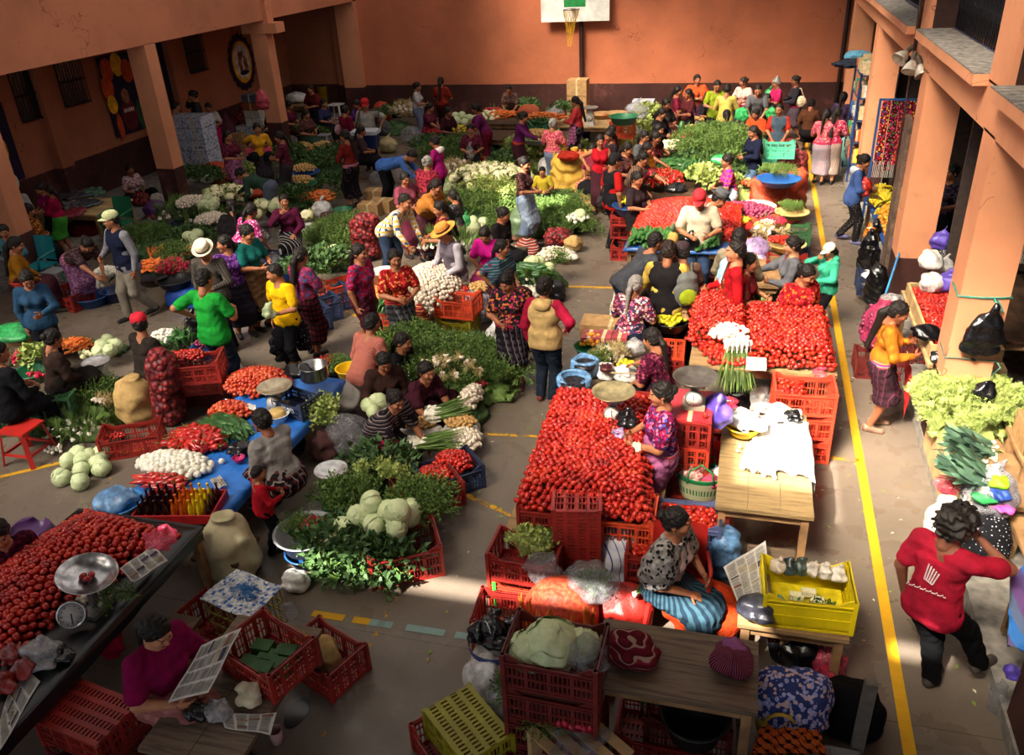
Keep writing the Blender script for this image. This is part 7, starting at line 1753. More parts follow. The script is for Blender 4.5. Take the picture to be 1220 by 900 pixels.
basin(42,440,.36,.24,.14,PL['green'],'green basin of radishes and leaves at the left');herbs(44,428,.18,.15,.1,'pale green radish leaf bunch in the green basin',K_PALE,.5,.1,scale=.8);hp(K_RAD,27,425,.55,.1,.16,.06,.04,'red radish at the rim of the green basin',None,2,scale=1.3);hp(K_RAD,45,447,.5,.16,.04,.02,.04,'red radish under the leaves in the green basin',None,1,scale=1.2)
gbase(108,498,.42,.42,.28,'packed parsley heap in the left aisle',LEAF[0]);herbs(108,485,.45,.35,.26,'parsley bunch in the left aisle heap',z=.08);herbs(90,518,.40,.26,.14,'feathery green herb bunch at the near end of the left aisle heap',K_SCA,.1,.1,scale=.5);hp(K_PAL,118,480,.34,.12,.06,.04,.08,'bundle of pale roots on the parsley heap',None,1,scale=.7,rotf=lay_rot(.5));hp(K_ONI,65,537,.04,.12,.06,.03,.05,'small white bulb at the tip of the herb heap',None,1,scale=.6)
bag(73,497,0,.14,.26,CLEAR,'clear bag of greens between the green crate and the herb heap',kn=0);bag(83,466,.1,.18,.28,PINKP,'pinkish clear bag of carrots near the steel bowl')
scale_thing(114,431,.18,'scale with a shining steel bowl beside the woman in brown',pan='#b8b8ba',kind='box',pan_r=.17,hgt=.24);cratep(112,455,0,0,CR_DARK,'dark crate under the scale with the steel bowl',H=.17)
gbase(118,412,.6,.2,.16,'leaves spread beneath the carrots and cabbages');hp(K_CAR,88,414,.14,.26,.14,.1,.05,'bright carrot in the pile beside the woman in brown',None,2,scale=1.25,rotf=flat_rot());hp(K_CAU,103,425,.16,.14,.08,.05,.08,'small white vegetable bunch by the carrots',None,1,scale=.5)
for k,(x,y) in enumerate(((122,412),(131,418),(118,420),(137,411),(127,407))):K_CAB.put(G(x,y,.26),'green cabbage beside the man in red cap','cabbages by the red cap',None,1.0)
stool(24,508,'red plastic stool at the left photo edge',PL['red'],h=.42,w=.34)
tl=I_mon['tp'](.06,.142,.30);writing('MONARC',tl,.075,(R_(84),0,PI),plain('#b8b4a8',.7),I_mon['root'])
# white onion stand by the pillar
basin(108,352,0,.27,.16,PL['blue'],'blue basin heaped with white onions before the walking man');hp(K_ONI,107,345,.12,.23,.2,.12,.055,'white onion in the blue basin near the walking man',None,2);basin(135,345,0,.22,.18,PL['dkblue'],'dark blue tub next to the onion basin');herbs(126,335,.2,.2,.1,'green onion stalks by the white bulbs',K_SCA,.14,.12,scale=.55)
hp(K_ONI,128,326,.3,.22,.16,.1,.055,'white onion in the farther bunches by the stooping woman',None,2);cratep(82,345,0,-14,CR_RED,'red crate of small tomatoes by the grey stool',L=.6,W=.4);hp(K_TOM,86,341,.16,.18,.1,.03,.045,'tomato in the red crate by the grey stool',None,1)
stool(64,322,'light grey plastic stool behind the onions',PL['grey'],h=.4);chair(45,316,R_(-60),'teal plastic chair under the woman in mustard',PL['teal'])
tq=G(97,246,.55);table(tq.x-.75,tq.x+.75,tq.y-.5,tq.y+.6,.55,'wooden table of wrapped clothes beside the left pillar',top=WOOD_L);
for k,(x,y,c) in enumerate(((84,232,'#3c4048'),(97,230,'#50545c'),(110,228,'#5c8c74'),(88,244,'#686c74'),(100,242,'#4c505a'),(82,253,'#8c3040'))):bag(x,y,.56,.26,.09,bag_mat(c,.95,.2),'plastic-wrapped pile of clothes, %s on the left table'%('far left','far middle','greenish, far right','near left','near right','red and nearest the girl')[k],'wrapped_clothes','clothes',kn=0,group='wrapped clothes on the left table')
bag(102,270,0,.4,.4,cloth('plain:#4c1014'),'dark red cloth under the clothes table','red_cloth','cloth',kn=0);chair(140,265,R_(20),'dark green chair behind the man in vest',PL['green'])
for k,(x,y,r,m_,l) in enumerate(((168,236,.2,NETR,'red woven bag by the crouching woman'),(188,236,.16,SACKW,'white striped bag by the crouching woman'),(184,248,.24,PL['purple'],'dark purple bundle on the gallery floor edge'),(190,258,.26,NETR,'flat red cloth at the gallery floor edge'),(178,268,.16,CLEAR,'left of the clear plastic bags on the gallery step'),(198,266,.18,CLEAR,'middle of the clear plastic bags on the gallery step'),(184,280,.17,CLEAR,'nearest of the clear plastic bags on the gallery step'))):bag(x,y,.1 if k<4 else 0,r,r*(1.5 if k!=3 else .5),m_,l,kn=k>3)
# carrot and radish stand with blue cloth
table(-8.5,-7.2,10.25,11.6,.30,'low stand under the carrots and radishes with blue cloth',top=WOOD_D);drape('blue_cloth','cloth','royal blue cloth hanging from the carrot and radish stand',[(-8.55,10.2,.31),(-7.1,10.2,.31),(-7.1,11.6,.31),(-8.5,11.6,.31)],wmat('blue_cloth',['#12327c','#1c48a0'],5,.6,.3),amp=.01,n=16,drop=(.26,.2,0,0))
basin(182,328,.31,.27,.14,PL['black'],'black tub of trimmed carrots');hp(K_CAR,182,318,.46,.23,.2,.1,.05,'trimmed carrot in the black tub',None,2,scale=1.1,rotf=flat_rot());basin(208,332,.31,.28,.14,PL['black'],'black tub of crimson radishes');hp(K_RAD,206,320,.46,.24,.24,.14,.045,'crimson radish in the black tub',None,2,scale=1.4);herbs(208,305,.22,.18,.1,'radish tops over the black tub',z=.5)
gbase(190,296,.8,.6,.3,'broad bed of greens behind the carrot tubs');herbs(178,288,.6,.45,.2,'herb bunch in the bed behind the carrot tubs',z=.1,sp=.15);herbs(228,292,.4,.4,.2,'dark leaf bunch behind the striped shirt',K_DARK,.1,.17);hp(K_POT,222,300,.36,.3,.16,.08,.06,'potato on the bed of greens behind the straw hat',None,2);hp(K_CAR,188,302,.36,.2,.1,.05,.06,'carrot tip on the bed of greens',None,1,scale=1.2)
for x,y in ((225,282),(235,279),(231,285)):K_CAB.put(G(x,y,.38),'cabbage in front of the garlic seller','cabbages in front of the garlic seller',None,1.1)
hp(K_CAU,232,297,.36,.2,.1,.05,.1,'small cauliflower behind the cream straw hat',None,1,scale=.7)
# white onions, cauliflower and broccoli heaps before the second pillar
gbase(250,250,1.1,.7,.36,'great bed of onion greens before the left pillar');herbs(215,262,.5,.5,.25,'onion greens at the left of the bulb heap',K_SCA,.15,.2,scale=.8);herbs(245,272,.5,.4,.2,'onion greens hanging under the bulbs',K_SCA,.15,.2,scale=.8)
hp(K_GAR,228,243,.50,.30,.3,.14,.06,'white bulb in the left onion heap by the pillar',None,2,scale=1.2);hp(K_GAR,252,262,.38,.3,.3,.12,.06,'white bulb in the lower onion heap by the garlic seller',None,2,scale=1.2);cratep(226,262,0,0,CR_BLUE,'dark blue crate under the left onion heap',H=.3)
for k,(x,y) in enumerate(((247,238),(255,243),(243,245),(250,247))):K_CAB.put(G(x,y,.56),'light green cabbage in the heap near the left pillar','cabbages near the left pillar',None,1.25)
hp(K_CAU,270,234,.45,.55,.4,.14,.17,'cauliflower in the heap near the left pillar',None,2,rotf=up_rot(.5),scale=1.1);herbs(240,218,.6,.45,.25,'dark broccoli head behind the cauliflowers',K_DARK,.25,.18,scale=.9);herbs(295,210,.3,.2,.2,'pale cauliflower leaves near the bending woman',K_PALE,.2,.15)
bag(257,205,0,.42,.55,NETO,'big folded orange net sack beside the pillar',kn=0);bag(246,212,.3,.16,.2,WHITEP,'small white bag on the broccoli',kn=0);bag(300,228,.05,.3,.25,NETO,'loose orange net with carrots by the bending woman',kn=0);hp(K_CAU,318,250,.38,.34,.3,.14,.17,'cauliflower or pale cabbage beside the wine cardigan',None,2,rotf=up_rot(.5),scale=1.1)
for x,y in ((313,243),(321,240),(325,247)):K_CAB.put(G(x,y,.5),'pale cabbage left of the wine cardigan','cabbages left of the wine cardigan',None,1.1)
# water packs and stores along the gallery
WM=wmat('wrapped_bottles',['#6c7c98','#a8b4c8','#c8ccd8','#4c5c8c'],13,.25,.6,.6)
for r in range(2):
 for k in range(5):box_thing(-13.5+.5*r,-13.02+.5*r,17.6,18.15,.1+.27*k,.36+.27*k,WM,'shrink-wrapped pack of water bottles, %s of the %s pile'%(('lowest','second','middle','fourth','topmost')[k],('left','right')[r]),'water_pack','water pack')
for k,(x,y,z,m_,l) in enumerate(((275,146,.5,PL['purple'],'dark purple sack leaning on the gallery wall'),(289,143,.5,PL['purple'],'second dark purple sack on the gallery wall'))):bag(x,y,.1,.34,.9,NETR if k else plain('#5c2c40',.7),l,at=(-13.6,20.2+.8*k,0))
box_thing(-13.6,-12.9,18.3,18.9,.1,.3,WOOD_L,'low pallet under the woman leaning on the water packs','wooden_pallet','pallet',strap=False)
g=G(281,165,.4);box_thing(g.x-.3,g.x+.3,g.y-.2,g.y+.2,.1,.55,CARD,'brown carton behind the woman with the baby');g=G(295,158,.5);box_thing(g.x-.2,g.x+.25,g.y-.2,g.y+.2,.1,.7,WM,'blue and white pack beside the brown carton','water_pack','water pack')
for k in range(7):g=G(312,175,.1);box_thing(g.x-.22,g.x+.22,g.y-.2,g.y+.2,.1+.2*k,.29+.2*k,plain(('#1c5c4c','#2c6c54','#c0bcb0','#d0ccc4','#b8b4a8','#8c4c2c','#4c5468')[k],.5),'bundle in the tall stack by the second pillar, %s'%('lowest and green','second, green','third, white','fourth, white','fifth, white','sixth, brown','top, slate')[k],'stacked_bundle','bundle')
bag(312,118,1.5,.16,.5,plain('#a8404c',.5),'hanging string of pink and red packets by the second pillar','hanging_packets','packets',kn=0)
# potato basins and leaves by the second pillar
for k,(x,y,c,l) in enumerate(((362,178,'green','green basin of potatoes, far left'),(383,177,'orange','orange basin of potatoes, far right'),(361,205,'blue','blue basin of potatoes, nearer'),(357,219,'green','green tub of potatoes at the front'))):cratep(x,y+12,0,0,CR_DARK,'dark crate under the '+l,H=.2);basin(x,y,.2,.36,.2,PL[c],l);hp(K_POT,x,y-3,.36,.3,.27,.1,.065,'potato in the '+l,None,2)
gbase(372,200,.9,1.1,.35,'leafy greens heaped round the potato basins');herbs(390,195,.45,.9,.25,'leafy bunch right of the potato basins',K_DARK,.25,.22);herbs(345,192,.4,.6,.25,'leafy bunch left of the potato basins',K_DARK,.25,.22);herbs(365,162,.7,.2,.15,'leafy bunch behind the potato basins',K_HERB,.35,.2)
stool(386,160,'pale grey plastic stool by the potatoes',PL['grey'],h=.42);stool(400,124,'white plastic stool turned up near the far wall',PL['white'],h=.6,w=.4);stool(383,152,'grey stool behind the seated woman with a cup',PL['grey'])
table(-13.2,-12.2,22.4,23.2,.8,'small table with red cloth in the far left corner');bag(352,115,.82,.3,.3,WHITEP,'white sack standing on the corner table',kn=0);g=G(387,122,.4);lathe_thing('yellow_bucket','bucket','yellow bucket beside the woman in dark red shawl',(g.x,g.y,0),[(.001,0),(.16,0),(.2,.9),(.21,.9),(.19,.88),(.15,.02),(.001,.02)],PL['yellow'],18)
bag(380,140,0,.3,.7,plain('#4c5078',.7),'lilac and blue jacket heaped by the seated woman','jacket','jacket',kn=0)
# cooler of the vendor
def cooler():
 L_=I_cool['loc'];t=empty('cooler_box',(L_.x+.12,L_.y-.45,.62),R_(8));tag(t,'dark blue cooler with a white lid carried by the vendor in red cap','cooler')
 m=MB();vs=[(sx*w,sy*d,zz) for zz,w,d in ((0,.24,.16),(.34,.29,.2)) for sx,sy in ((-1,-1),(1,-1),(1,1),(-1,1))];m.add(vs,[(i,(i+1)%4,4+(i+1)%4,4+i) for i in range(4)]+[(3,2,1,0),(4,5,6,7)]);m.build('box',PL['dkblue'],t)
 m=MB();m.box(-.31,.31,-.22,.22,.34,.42);m.build('lid',plain('#b0b4c0',.5),t);m=MB();m.tube([(.29,.1,.35),(.25,.42,.78),(-.2,.42,.8),(-.29,.1,.35)],.02,6);m.build('strap',PL['black'],t)
cooler();bag(456,150,.55,.15,.5,plain('#44464c',.7),'grey bag hanging at the side of the cooler','shoulder_bag','bag',kn=0)
# far left rows of greens
gbase(468,150,.7,.6,.35,'dark greens near the far wall');herbs(466,142,.5,.5,.25,'dark leafy bunch near the far wall',K_DARK,.2,.24);hp(K_PAL,486,135,.45,.5,.4,.25,.16,'bunch of pale shallots at the far wall',None,1,scale=1.3);bag(455,133,0,.3,.7,NETO,'orange-red net bag behind the vendor',kn=0)
for k,(x,y,r,m_,l) in enumerate(((470,130,.3,BLACKP,'black bag by the far wall left of the girl in white'),(545,122,.4,BLACKP,'big black bag against the far wall'),(577,122,.36,NETR,'red net sack against the far wall'),(606,132,.28,NETR,'red net sack handled by the bending woman'),(558,118,.35,plain('#1c4c3c',.6),'dark green bundle with a white cap against the far wall'),(490,160,.3,CLEAR,'clear plastic bag near the blue shirt'),(480,208,.22,CLEAR,'clear bag on the floor under the man in blue'),(450,210,.2,CLEAR,'wrinkled clear bag beside the cartons'),(462,172,.25,plain('#a89870',.8),'straw hat shaped bundle on the floor behind the cooler'))):bag(x,y,0,r,r*1.6,m_,l,kn=k%2==0)
gbase(545,190,1.0,1.1,.35,'wide bed of greens in the far middle');herbs(548,185,.9,.9,.22,'herb bunch in the far middle bed',K_HERB,.2,.26,scale=1.5);herbs(516,178,.5,.7,.2,'dark leaf bunch right of the man in blue',K_DARK,.2,.24);hp(K_PAL,547,205,.3,.35,.5,.2,.16,'dry pale root bundle near the carrots',None,1,scale=1.3)
hp(K_CAR,534,205,.2,.4,.35,.16,.08,'carrot in the pile near the magenta hoodie',None,2,scale=1.7,rotf=flat_rot());
for k,(x,y) in enumerate(((532,217),(538,222),(533,226),(541,214))):K_CAB.put(G(x,y,.12),'cabbage at the end of the far middle bed','cabbages at the far middle bed',None,1.3)
basin(548,168,.2,.45,.2,PL['black'],'big black basin of green tomatoes');hp(K_LIM,546,156,.5,.45,.3,.1,.09,'green tomato by the purple blouse',None,1,scale=1.3);hp(K_CAB,546,146,.5,.4,.2,.15,.2,'cabbage reached for by the purple blouse',None,1,scale=1.2)
cratep(565,190,0,90,CR_ORA,'orange crate at the feet of the barefoot woman',H=.4);
for k in range(4):cratep(583+6*(k%2),168-5*k,0,80,CR_BLUE,'blue crate in the row right of the barefoot woman, %s'%('nearest','second','third','farthest')[k],H=.5)
basin(598,143,.5,.4,.2,PL['black'],'black tub of carrots by the far wall');hp(K_CAR,598,138,.72,.35,.3,.12,.08,'carrot in the black tub by the far wall',None,2,scale=1.5,rotf=flat_rot());hp(K_CAU,584,146,.55,.5,.5,.2,.2,'cauliflower on the blue crates',None,1,scale=1.2,rotf=up_rot(.4));hp(K_RAD,588,134,.6,.3,.2,.1,.08,'radish by the far cauliflowers',None,1,scale=1.8)
gbase(622,142,.6,.8,.45,'leafy heap left of the purple sweater');herbs(622,138,.55,.8,.3,'leafy bunch left of the purple sweater',K_DARK,.35,.26)
# cardboard boxes in the aisle and the red net sack
for k,(x,y) in enumerate(((441,244),(455,240),(448,228))):g=G(x,y,.2);box_thing(g.x-.22,g.x+.22,g.y-.16,g.y+.16,0,.24,CARD,'pinkish carton on the floor beside the plaid shirt, %s'%('nearest','right','farthest')[k])
sack(436,282,0,.27,.78,NETR,'tall red net sack of small onions by the plaid shirt',top='open');basin(436,302,0,.2,.12,PL['black'],'black bowl of red peppers below the red net sack');hp(K_CHI,436,298,.1,.15,.12,.04,.05,'red pepper in the black bowl below the net sack',None,2)
g=G(408,250,.25);lathe_thing('green_bucket','bucket','green bucket near the seated wine cardigan',(g.x,g.y,0),[(.001,0),(.14,0),(.19,.27),(.2,.27),(.18,.26),(.13,.02),(.001,.02)],PL['green'],20)
gbase(405,285,.65,.8,.3,'bed of herbs right of the seated wine cardigan',LEAF[0]);herbs(408,282,.62,.8,.22,'fine herb bunch in the bed by the red net sack',K_HERB,.16,.16,scale=1.1)
hp(K_CAR,377,236,.2,.35,.25,.14,.065,'carrot in the pile left of the green bucket',None,2,scale=1.5,rotf=flat_rot(.3));herbs(395,226,.35,.4,.2,'leafy bunch behind the orange carrots',K_DARK,.1,.18);gbase(352,240,.5,.4,.28,'dark herbs behind the wine cardigan');herbs(352,240,.45,.35,.2,'dark herb bunch behind the wine cardigan',K_DARK,.16,.17)
K_CAU.put(G(365,257,.5),'big yellow cauliflower at the knees of the wine cardigan','yellow cauliflower',Euler((.3,0,0)),1.5);bag(383,248,.1,.2,.35,WHITEP,'white plastic bag beside the yellow cauliflower');bag(392,258,.05,.18,.25,plain('#4c2c38',.8),'bag of dark red cabbages by the green bucket',kn=0);basin(368,270,.05,.24,.2,PL['white'],'whitish tub beside the checked skirt')
# scale of the apron woman
cratep(322,300,0,0,CR_BLUE,'dark blue crate under the white dial scale',H=.36,L=.7,W=.45);scale_thing(318,266,.37,'white dial scale with a flat black pan beside the teal t-shirt',body='#b0aca4',pan='#3c3a38',kind='box',pan_r=.2,hgt=.30);basin(306,268,.37,.17,.16,PL['white'],'cream tub half behind the black pan');bag(322,308,.36,.16,.14,CLEAR,'clear bag in front of the white dial scale');bag(306,290,.36,.14,.2,BLUEP,'blue and white plastic bags left of the dial scale')
# crates with leaves along the aisle
for k in range(4):cratep(404-13*k,332+12*k,0,48,CR_BLUE if k else CR_ORA,'crate edging the aisle behind the boy in yellow, %s'%('orange and farthest','dark blue, second','dark blue, third','dark blue, nearest')[k],H=.34)
herbs(380,322,.35,.55,.18,'long leafy bunch hanging over the crates behind the yellow shirt',K_DARK,.38,.15,rz=-.8)
for x,y in ((389,301),(380,304),(398,299),(402,304),(391,307)):K_CAB.put(G(x,y,.42),'white-green cabbage on the aisle crates','cabbages on the aisle crates',None,1.05)
basin(391,315,.36,.2,.1,PL['black'],'black bowl of peeled garlic on the aisle crates');hp(K_GAR,391,312,.45,.16,.13,.04,.045,'peeled garlic in the black bowl',None,2,scale=.8);hp(K_GAR,411,309,.42,.18,.2,.12,.05,'garlic head in the bunch right of the cabbages',None,2);gbase(395,306,.45,.4,.36,'leaves packed between the aisle crates')
# ================================================================ the herb heap in the middle
gbase(535,448,1.0,.62,.34,'great packed heap of parsley and coriander in the centre',LEAF[0]);gbase(480,425,.45,.4,.36,'packed herb heap before the man in rose shirt',LEAF[0])
herbs(540,440,.95,.55,.26,'bright parsley bunch in the central herb heap',K_HERB,.2,.11,layers=1);herbs(490,418,.42,.38,.24,'coriander bunch near the outstretched hand',K_HERB,.26,.11);herbs(475,455,.28,.26,.15,'white-flowered herb bunch by the brown cardigan',K_HERB,.22,.11);hp(K_GAR,473,450,.42,.2,.18,.04,.09,'tiny white flower head in the herbs',None,1,scale=.35);herbs(572,425,.3,.3,.1,'dark leaf bunch at the tip of the central heap',K_DARK,.1,.13);hp(K_PAL,540,438,.48,.4,.2,.1,.16,'pale root bundle on the central herb heap',None,1,scale=.7)
hp(K_RAD,572,462,.2,.08,.12,.06,.05,'red radish at the right end of the central heap',None,1,scale=1.2)
for k in range(9):K_SCA.put(G(512+4*(k%3),488+5*(k//3),.26),'long green onion bunch pointing at the white bulbs, upper row','upper long green onions',Euler((R_(-88),0,R_(-68+4*(k%3)))),1.1);K_SCA.put(G(492+5*(k%4),524+5*(k//4),.22),'long green onion bunch pointing at the white bulbs, lower row','lower long green onions',Euler((R_(-88),0,R_(-82+4*(k%3)))),1.15)
for o_ in K_SCA.items[-18:]:o_[0][0][0]*=-1;o_[0][1][0]*=-1;o_[0][2][0]*=-1
hp(K_GAR,560,478,.22,.12,.30,.14,.05,'white onion bulb in the column right of the potatoes',None,2,scale=1.15);hp(K_GAR,552,527,.16,.2,.2,.12,.05,'white onion bulb at the end of the lower green onions',None,2,scale=1.15);gbase(556,500,.22,.55,.22,'onion greens under the white bulbs')
bag(548,512,.02,.23,.2,SACKW,'open white sack of potatoes on the right',kn=0);hp(K_POT,548,504,.2,.18,.14,.06,.045,'potato in the right open sack',None,2,scale=.8);bag(502,512,.02,.22,.2,SACKW,'open white sack of potatoes under the reaching arm',kn=0);hp(K_POT,500,505,.2,.17,.14,.05,.045,'small potato under the reaching arm',None,2,scale=.7)
for x,y,s in ((441,484,1.1),(451,481,1.2),(445,491,.9)):K_CAB.put(G(x,y,.3),'yellow-green cabbage behind the striped shawl','cabbages behind the striped shawl',None,s)
bag(413,515,0,.28,.5,CLEAR,'big clear plastic sack of vegetables left of the striped shawl',kn=0,sx=.9);bag(407,470,.05,.22,.4,SACKW,'white cloth sack beside the rose shirt',kn=0);basin(416,438,.12,.17,.2,PL['yellow'],'yellow plastic bucket in front of the rose shirt','bucket','bucket');basin(391,436,.05,.2,.1,PL['black'],'black bowl of red and green chillies');hp(K_CHI,391,431,.12,.16,.12,.05,.05,'red chilli in the black bowl',None,2,scale=.8);herbs(405,440,.16,.16,.08,'little herb bunch by the yellow bucket',z=.06,sp=.09,scale=.7)
g=G(430,470,.2);box_thing(g.x-.2,g.x+.12,g.y-.1,g.y+.1,0,.2,CARD,'small torn carton by the cabbages');bag(438,468,.02,.12,.2,cloth('plain:#a83020'),'red and yellow cloth by the torn carton','cloth_bundle','bundle',kn=0)
bag(345,520,0,.16,.4,plain('#2c2420',.8),'dark basket bag of branches behind the grey sweater','basket','basket',kn=0);herbs(385,500,.14,.14,.1,'branch of herbs standing in the dark basket bag',K_CEL,.35,.1,scale=.9);bag(388,530,0,.16,.38,plain('#3a1c1c',.8,bump=.6),'maroon woven basket under the herb branches','basket','basket',kn=0)
# crates of tomatoes, beets and the cabbage crate
cratep(508,572,0,42,CR_RED,'red crate half filled with tomatoes in the middle aisle',L=.6,W=.42);cratep(533,552,0,42,CR_BLUE,'dark blue crate of tomatoes in the middle aisle',L=.6,W=.42);hp(K_TOM,517,572,.18,.20,.17,.12,.045,'tomato in the red aisle crate',None,3);hp(K_TOM,540,553,.18,.20,.17,.12,.045,'tomato in the dark blue aisle crate',None,3)
gbase(450,575,.3,.25,.22,'dark beet leaves by the magenta cloth',LEAF[1]);herbs(452,560,.32,.22,.12,'dark beet leaf bunch below the magenta cloth',K_DARK,.16,.13);bag(456,535,.1,.2,.3,cloth('plain:#c01858'),'magenta fringed cloth hanging from the striped shawl','hanging_cloth','cloth',kn=0)
scale_thing(394,560,0,'green scale with a bright steel bowl in the middle of the stalls',body='#0f7c44',pan='#c8c8c8',kind='box',pan_r=.16,hgt=.40)
cratep(478,640,0,30,CR_RED,'red crate under the pyramid of cabbages',L=.62,W=.44,H=.34)
for k,(x,y,z) in enumerate(((442,600,.52),(429,615,.44),(464,611,.46),(474,610,.55),(486,615,.42),(446,628,.40),(473,627,.42),(413,628,.34),(455,615,.40),(490,608,.36))):K_CAB.put(G(x,y,z),'pale green cabbage of the central pyramid on the red crate','cabbages of the central pyramid',None,1.12)
gbase(440,615,.4,.3,.3,'leaves packed round the cabbage pyramid');herbs(415,600,.3,.25,.14,'herb bunch left of the cabbage pyramid',K_HERB,.2,.12);herbs(500,610,.3,.35,.18,'fine parsley bunch right of the cabbage pyramid',K_HERB,.18,.12);herbs(460,580,.35,.18,.16,'leafy bunch behind the cabbage pyramid',K_CEL,.2,.14,scale=.6)
gbase(424,664,.5,.30,.22,'spinach heap at the front of the central stall',LEAF[1]);herbs(424,658,.52,.30,.12,'broad-leaved spinach bunch at the front of the central stall',K_DARK,.16,.10,scale=.9,layers=2);herbs(428,688,.46,.07,.04,'spinach leaf bunch in the strip of sun',K_DARK,.06,.10,scale=.8);hp(K_PAL,395,648,.3,.14,.1,.05,.08,'dry pale roots of the spinach',None,1,scale=.6)
g=G(366,640,.35);basin(366,655,0,.2,.14,PL['blue'],'blue basin upside down under the grey radish basin');basin(364,632,.15,.28,.18,PL['grey'],'grey basin with a bunch of red radishes');hp(K_RAD,374,628,.3,.13,.11,.06,.04,'red radish in the grey basin',None,2,scale=1.15);herbs(356,634,.13,.12,.06,'radish leaves in the grey basin',z=.26,sp=.08,scale=.7);bag(350,690,0,.12,.2,WHITEP,'white plastic bag in the sun by the spinach',kn=0)
def wire_cage():
 g=G(287,705,.4);t=empty('netted_crate',(g.x,g.y,0),R_(-14));tag(t,'netted yellowish crate covered with blue and white printed plastic','crate');m=MB()
 for z in (0.0,.12,.24,.36):
  for s in (-1,1):m.bar((-.24,s*.18,z+.01),(.24,s*.18,z+.01),.012);m.bar((s*.24,-.18,z+.01),(s*.24,.18,z+.01),.012)
 for k in range(9):x=-.24+.06*k;m.bar((x,-.18,0),(x,-.18,.37),.007);m.bar((x,.18,0),(x,.18,.37),.007)
 m.build('cage',plain('#8c8440',.6),t);m=MB();m.sheet(lambda u,v:((u-.5)*.52,(v-.5)*.40,.385+.008*math.sin(9*u+5*v)),12,12);m.sheet(lambda u,v:((u-.5)*.52,(v-.5)*.40,.378+.008*math.sin(9*u+5*v)),12,12);m.build('cover',cloth('floral:#a8acb4,#3c5c98,#c8ccd0,#8c9098,#c8c8c0'),t)
 m=MB();r=random.Random(4)
 for k in range(40):a=r.uniform(0,6.3);m.tube([(.04,.02,.41),(.04+math.cos(a)*.07,.02+math.sin(a)*.05,.42+r.uniform(0,.02)),(.04+math.cos(a+.3)*.14,.02+math.sin(a+.3)*.1,.40)],.003,4)
 m.build('blue_twine',plain('#2c6ca8',.6),t)
wire_cage()
cratep(255,732,0,-12,CR_RED,'dark red crate with two tomatoes left of the bench',L=.58,W=.40,H=.3);cratep(385,768,0,-22,CR_RED,'red crate with a burlap roll right of the bench',L=.52,W=.38);bag(382,775,.05,.15,.24,BURLAP,'burlap roll inside the crate right of the bench',kn=0)
for k in range(2):K_TOM.put(G(248+4*k,750,.06),'tomato left in the dark red crate','two tomatoes in the dark red crate',None,1.2)
table(-3.42,-2.72,2.75,3.95,.55,'dark worn bench with cheeses and papers beside the reading woman',top=TABLE_DK,leg=WOOD_D,planks=2)
g=G(317,765,.8);crate(g.x,g.y,.555,-20,CR_RED,'red crate of leaf-wrapped parcels on the dark bench',L=.52,W=.40,H=.26)
for k,(dx,dy) in enumerate(((-.12,-.06),(-.02,.02),(.08,.08),(.1,-.04),(-.1,.08),(.0,-.1))):box_thing(g.x+dx-.07,g.x+dx+.07,g.y+dy-.05,g.y+dy+.05,.57+.004*k,.66+.004*k,plain('#2c5424',.5,bump=.4),'leaf-wrapped green parcel in the bench crate, %s'%('near left','middle','far right','right','far left','nearest')[k],'leaf_parcel','parcel',rz=R_(-20+9*k),strap=False)
bag(345,728,.68,.05,.12,CLEAR,'twisted clear bag on the corner of the bench crate')
def net_rope():
 m=MB();r=random.Random(6);a,b=G(308,820,.57),G(362,758,.57)
 for i in range(26):
  p=a.lerp(b,i/25);q=[p+Vector((r.uniform(-.04,.05),r.uniform(-.04,.03),r.uniform(0,.05))) for _ in range(5)];m.tube(q,.005,4,cap=False)
 tag(m.build('yellow_net',plain('#b89a20',.7)),'tangled yellow net along the edge of the bench crate','net')
net_rope()
for k,(x,y,r_,m_,l) in enumerate(((233,845,.07,BLACKP,'little black bag on the dark bench'),(258,845,.08,MILKY,'milky bag with a bread roll on the dark bench'),(298,826,.085,plain('#c0b69c',.6,bump=.3),'white cheese in thin plastic on the dark bench'))):bag(x,y,.555,r_,r_*1.3,m_,l,kn=k==1)
newspaper([G(262,852,.56),G(330,850,.56),G(322,876,.56),G(268,868,.56)],'newspaper with orange headlines under the cheese on the bench');newspaper([G(200,838,.72),G(240,770,.82),G(288,748,.86),G(248,826,.74)],'open newspaper in the hands of the woman in magenta')
g=G(328,872,.1);lathe_thing('pink_cup','cup','pink plastic cup on the floor by the bench',(g.x,g.y,0),[(.001,0),(.04,0),(.05,.12),(.046,.12),(.036,.01),(.001,.01)],plain('#b08c88',.5),16)
m=MB();m.lathe([(.001,.004),(.1,.004),(.13,.003)],22,sx=.6,sy=1.1);tag(m.build('water_puddle',NT('water').color('#2c2826').set(.22,.5).m,None,G(354,850,0)),'small wet puddle on the floor behind the bench','puddle')
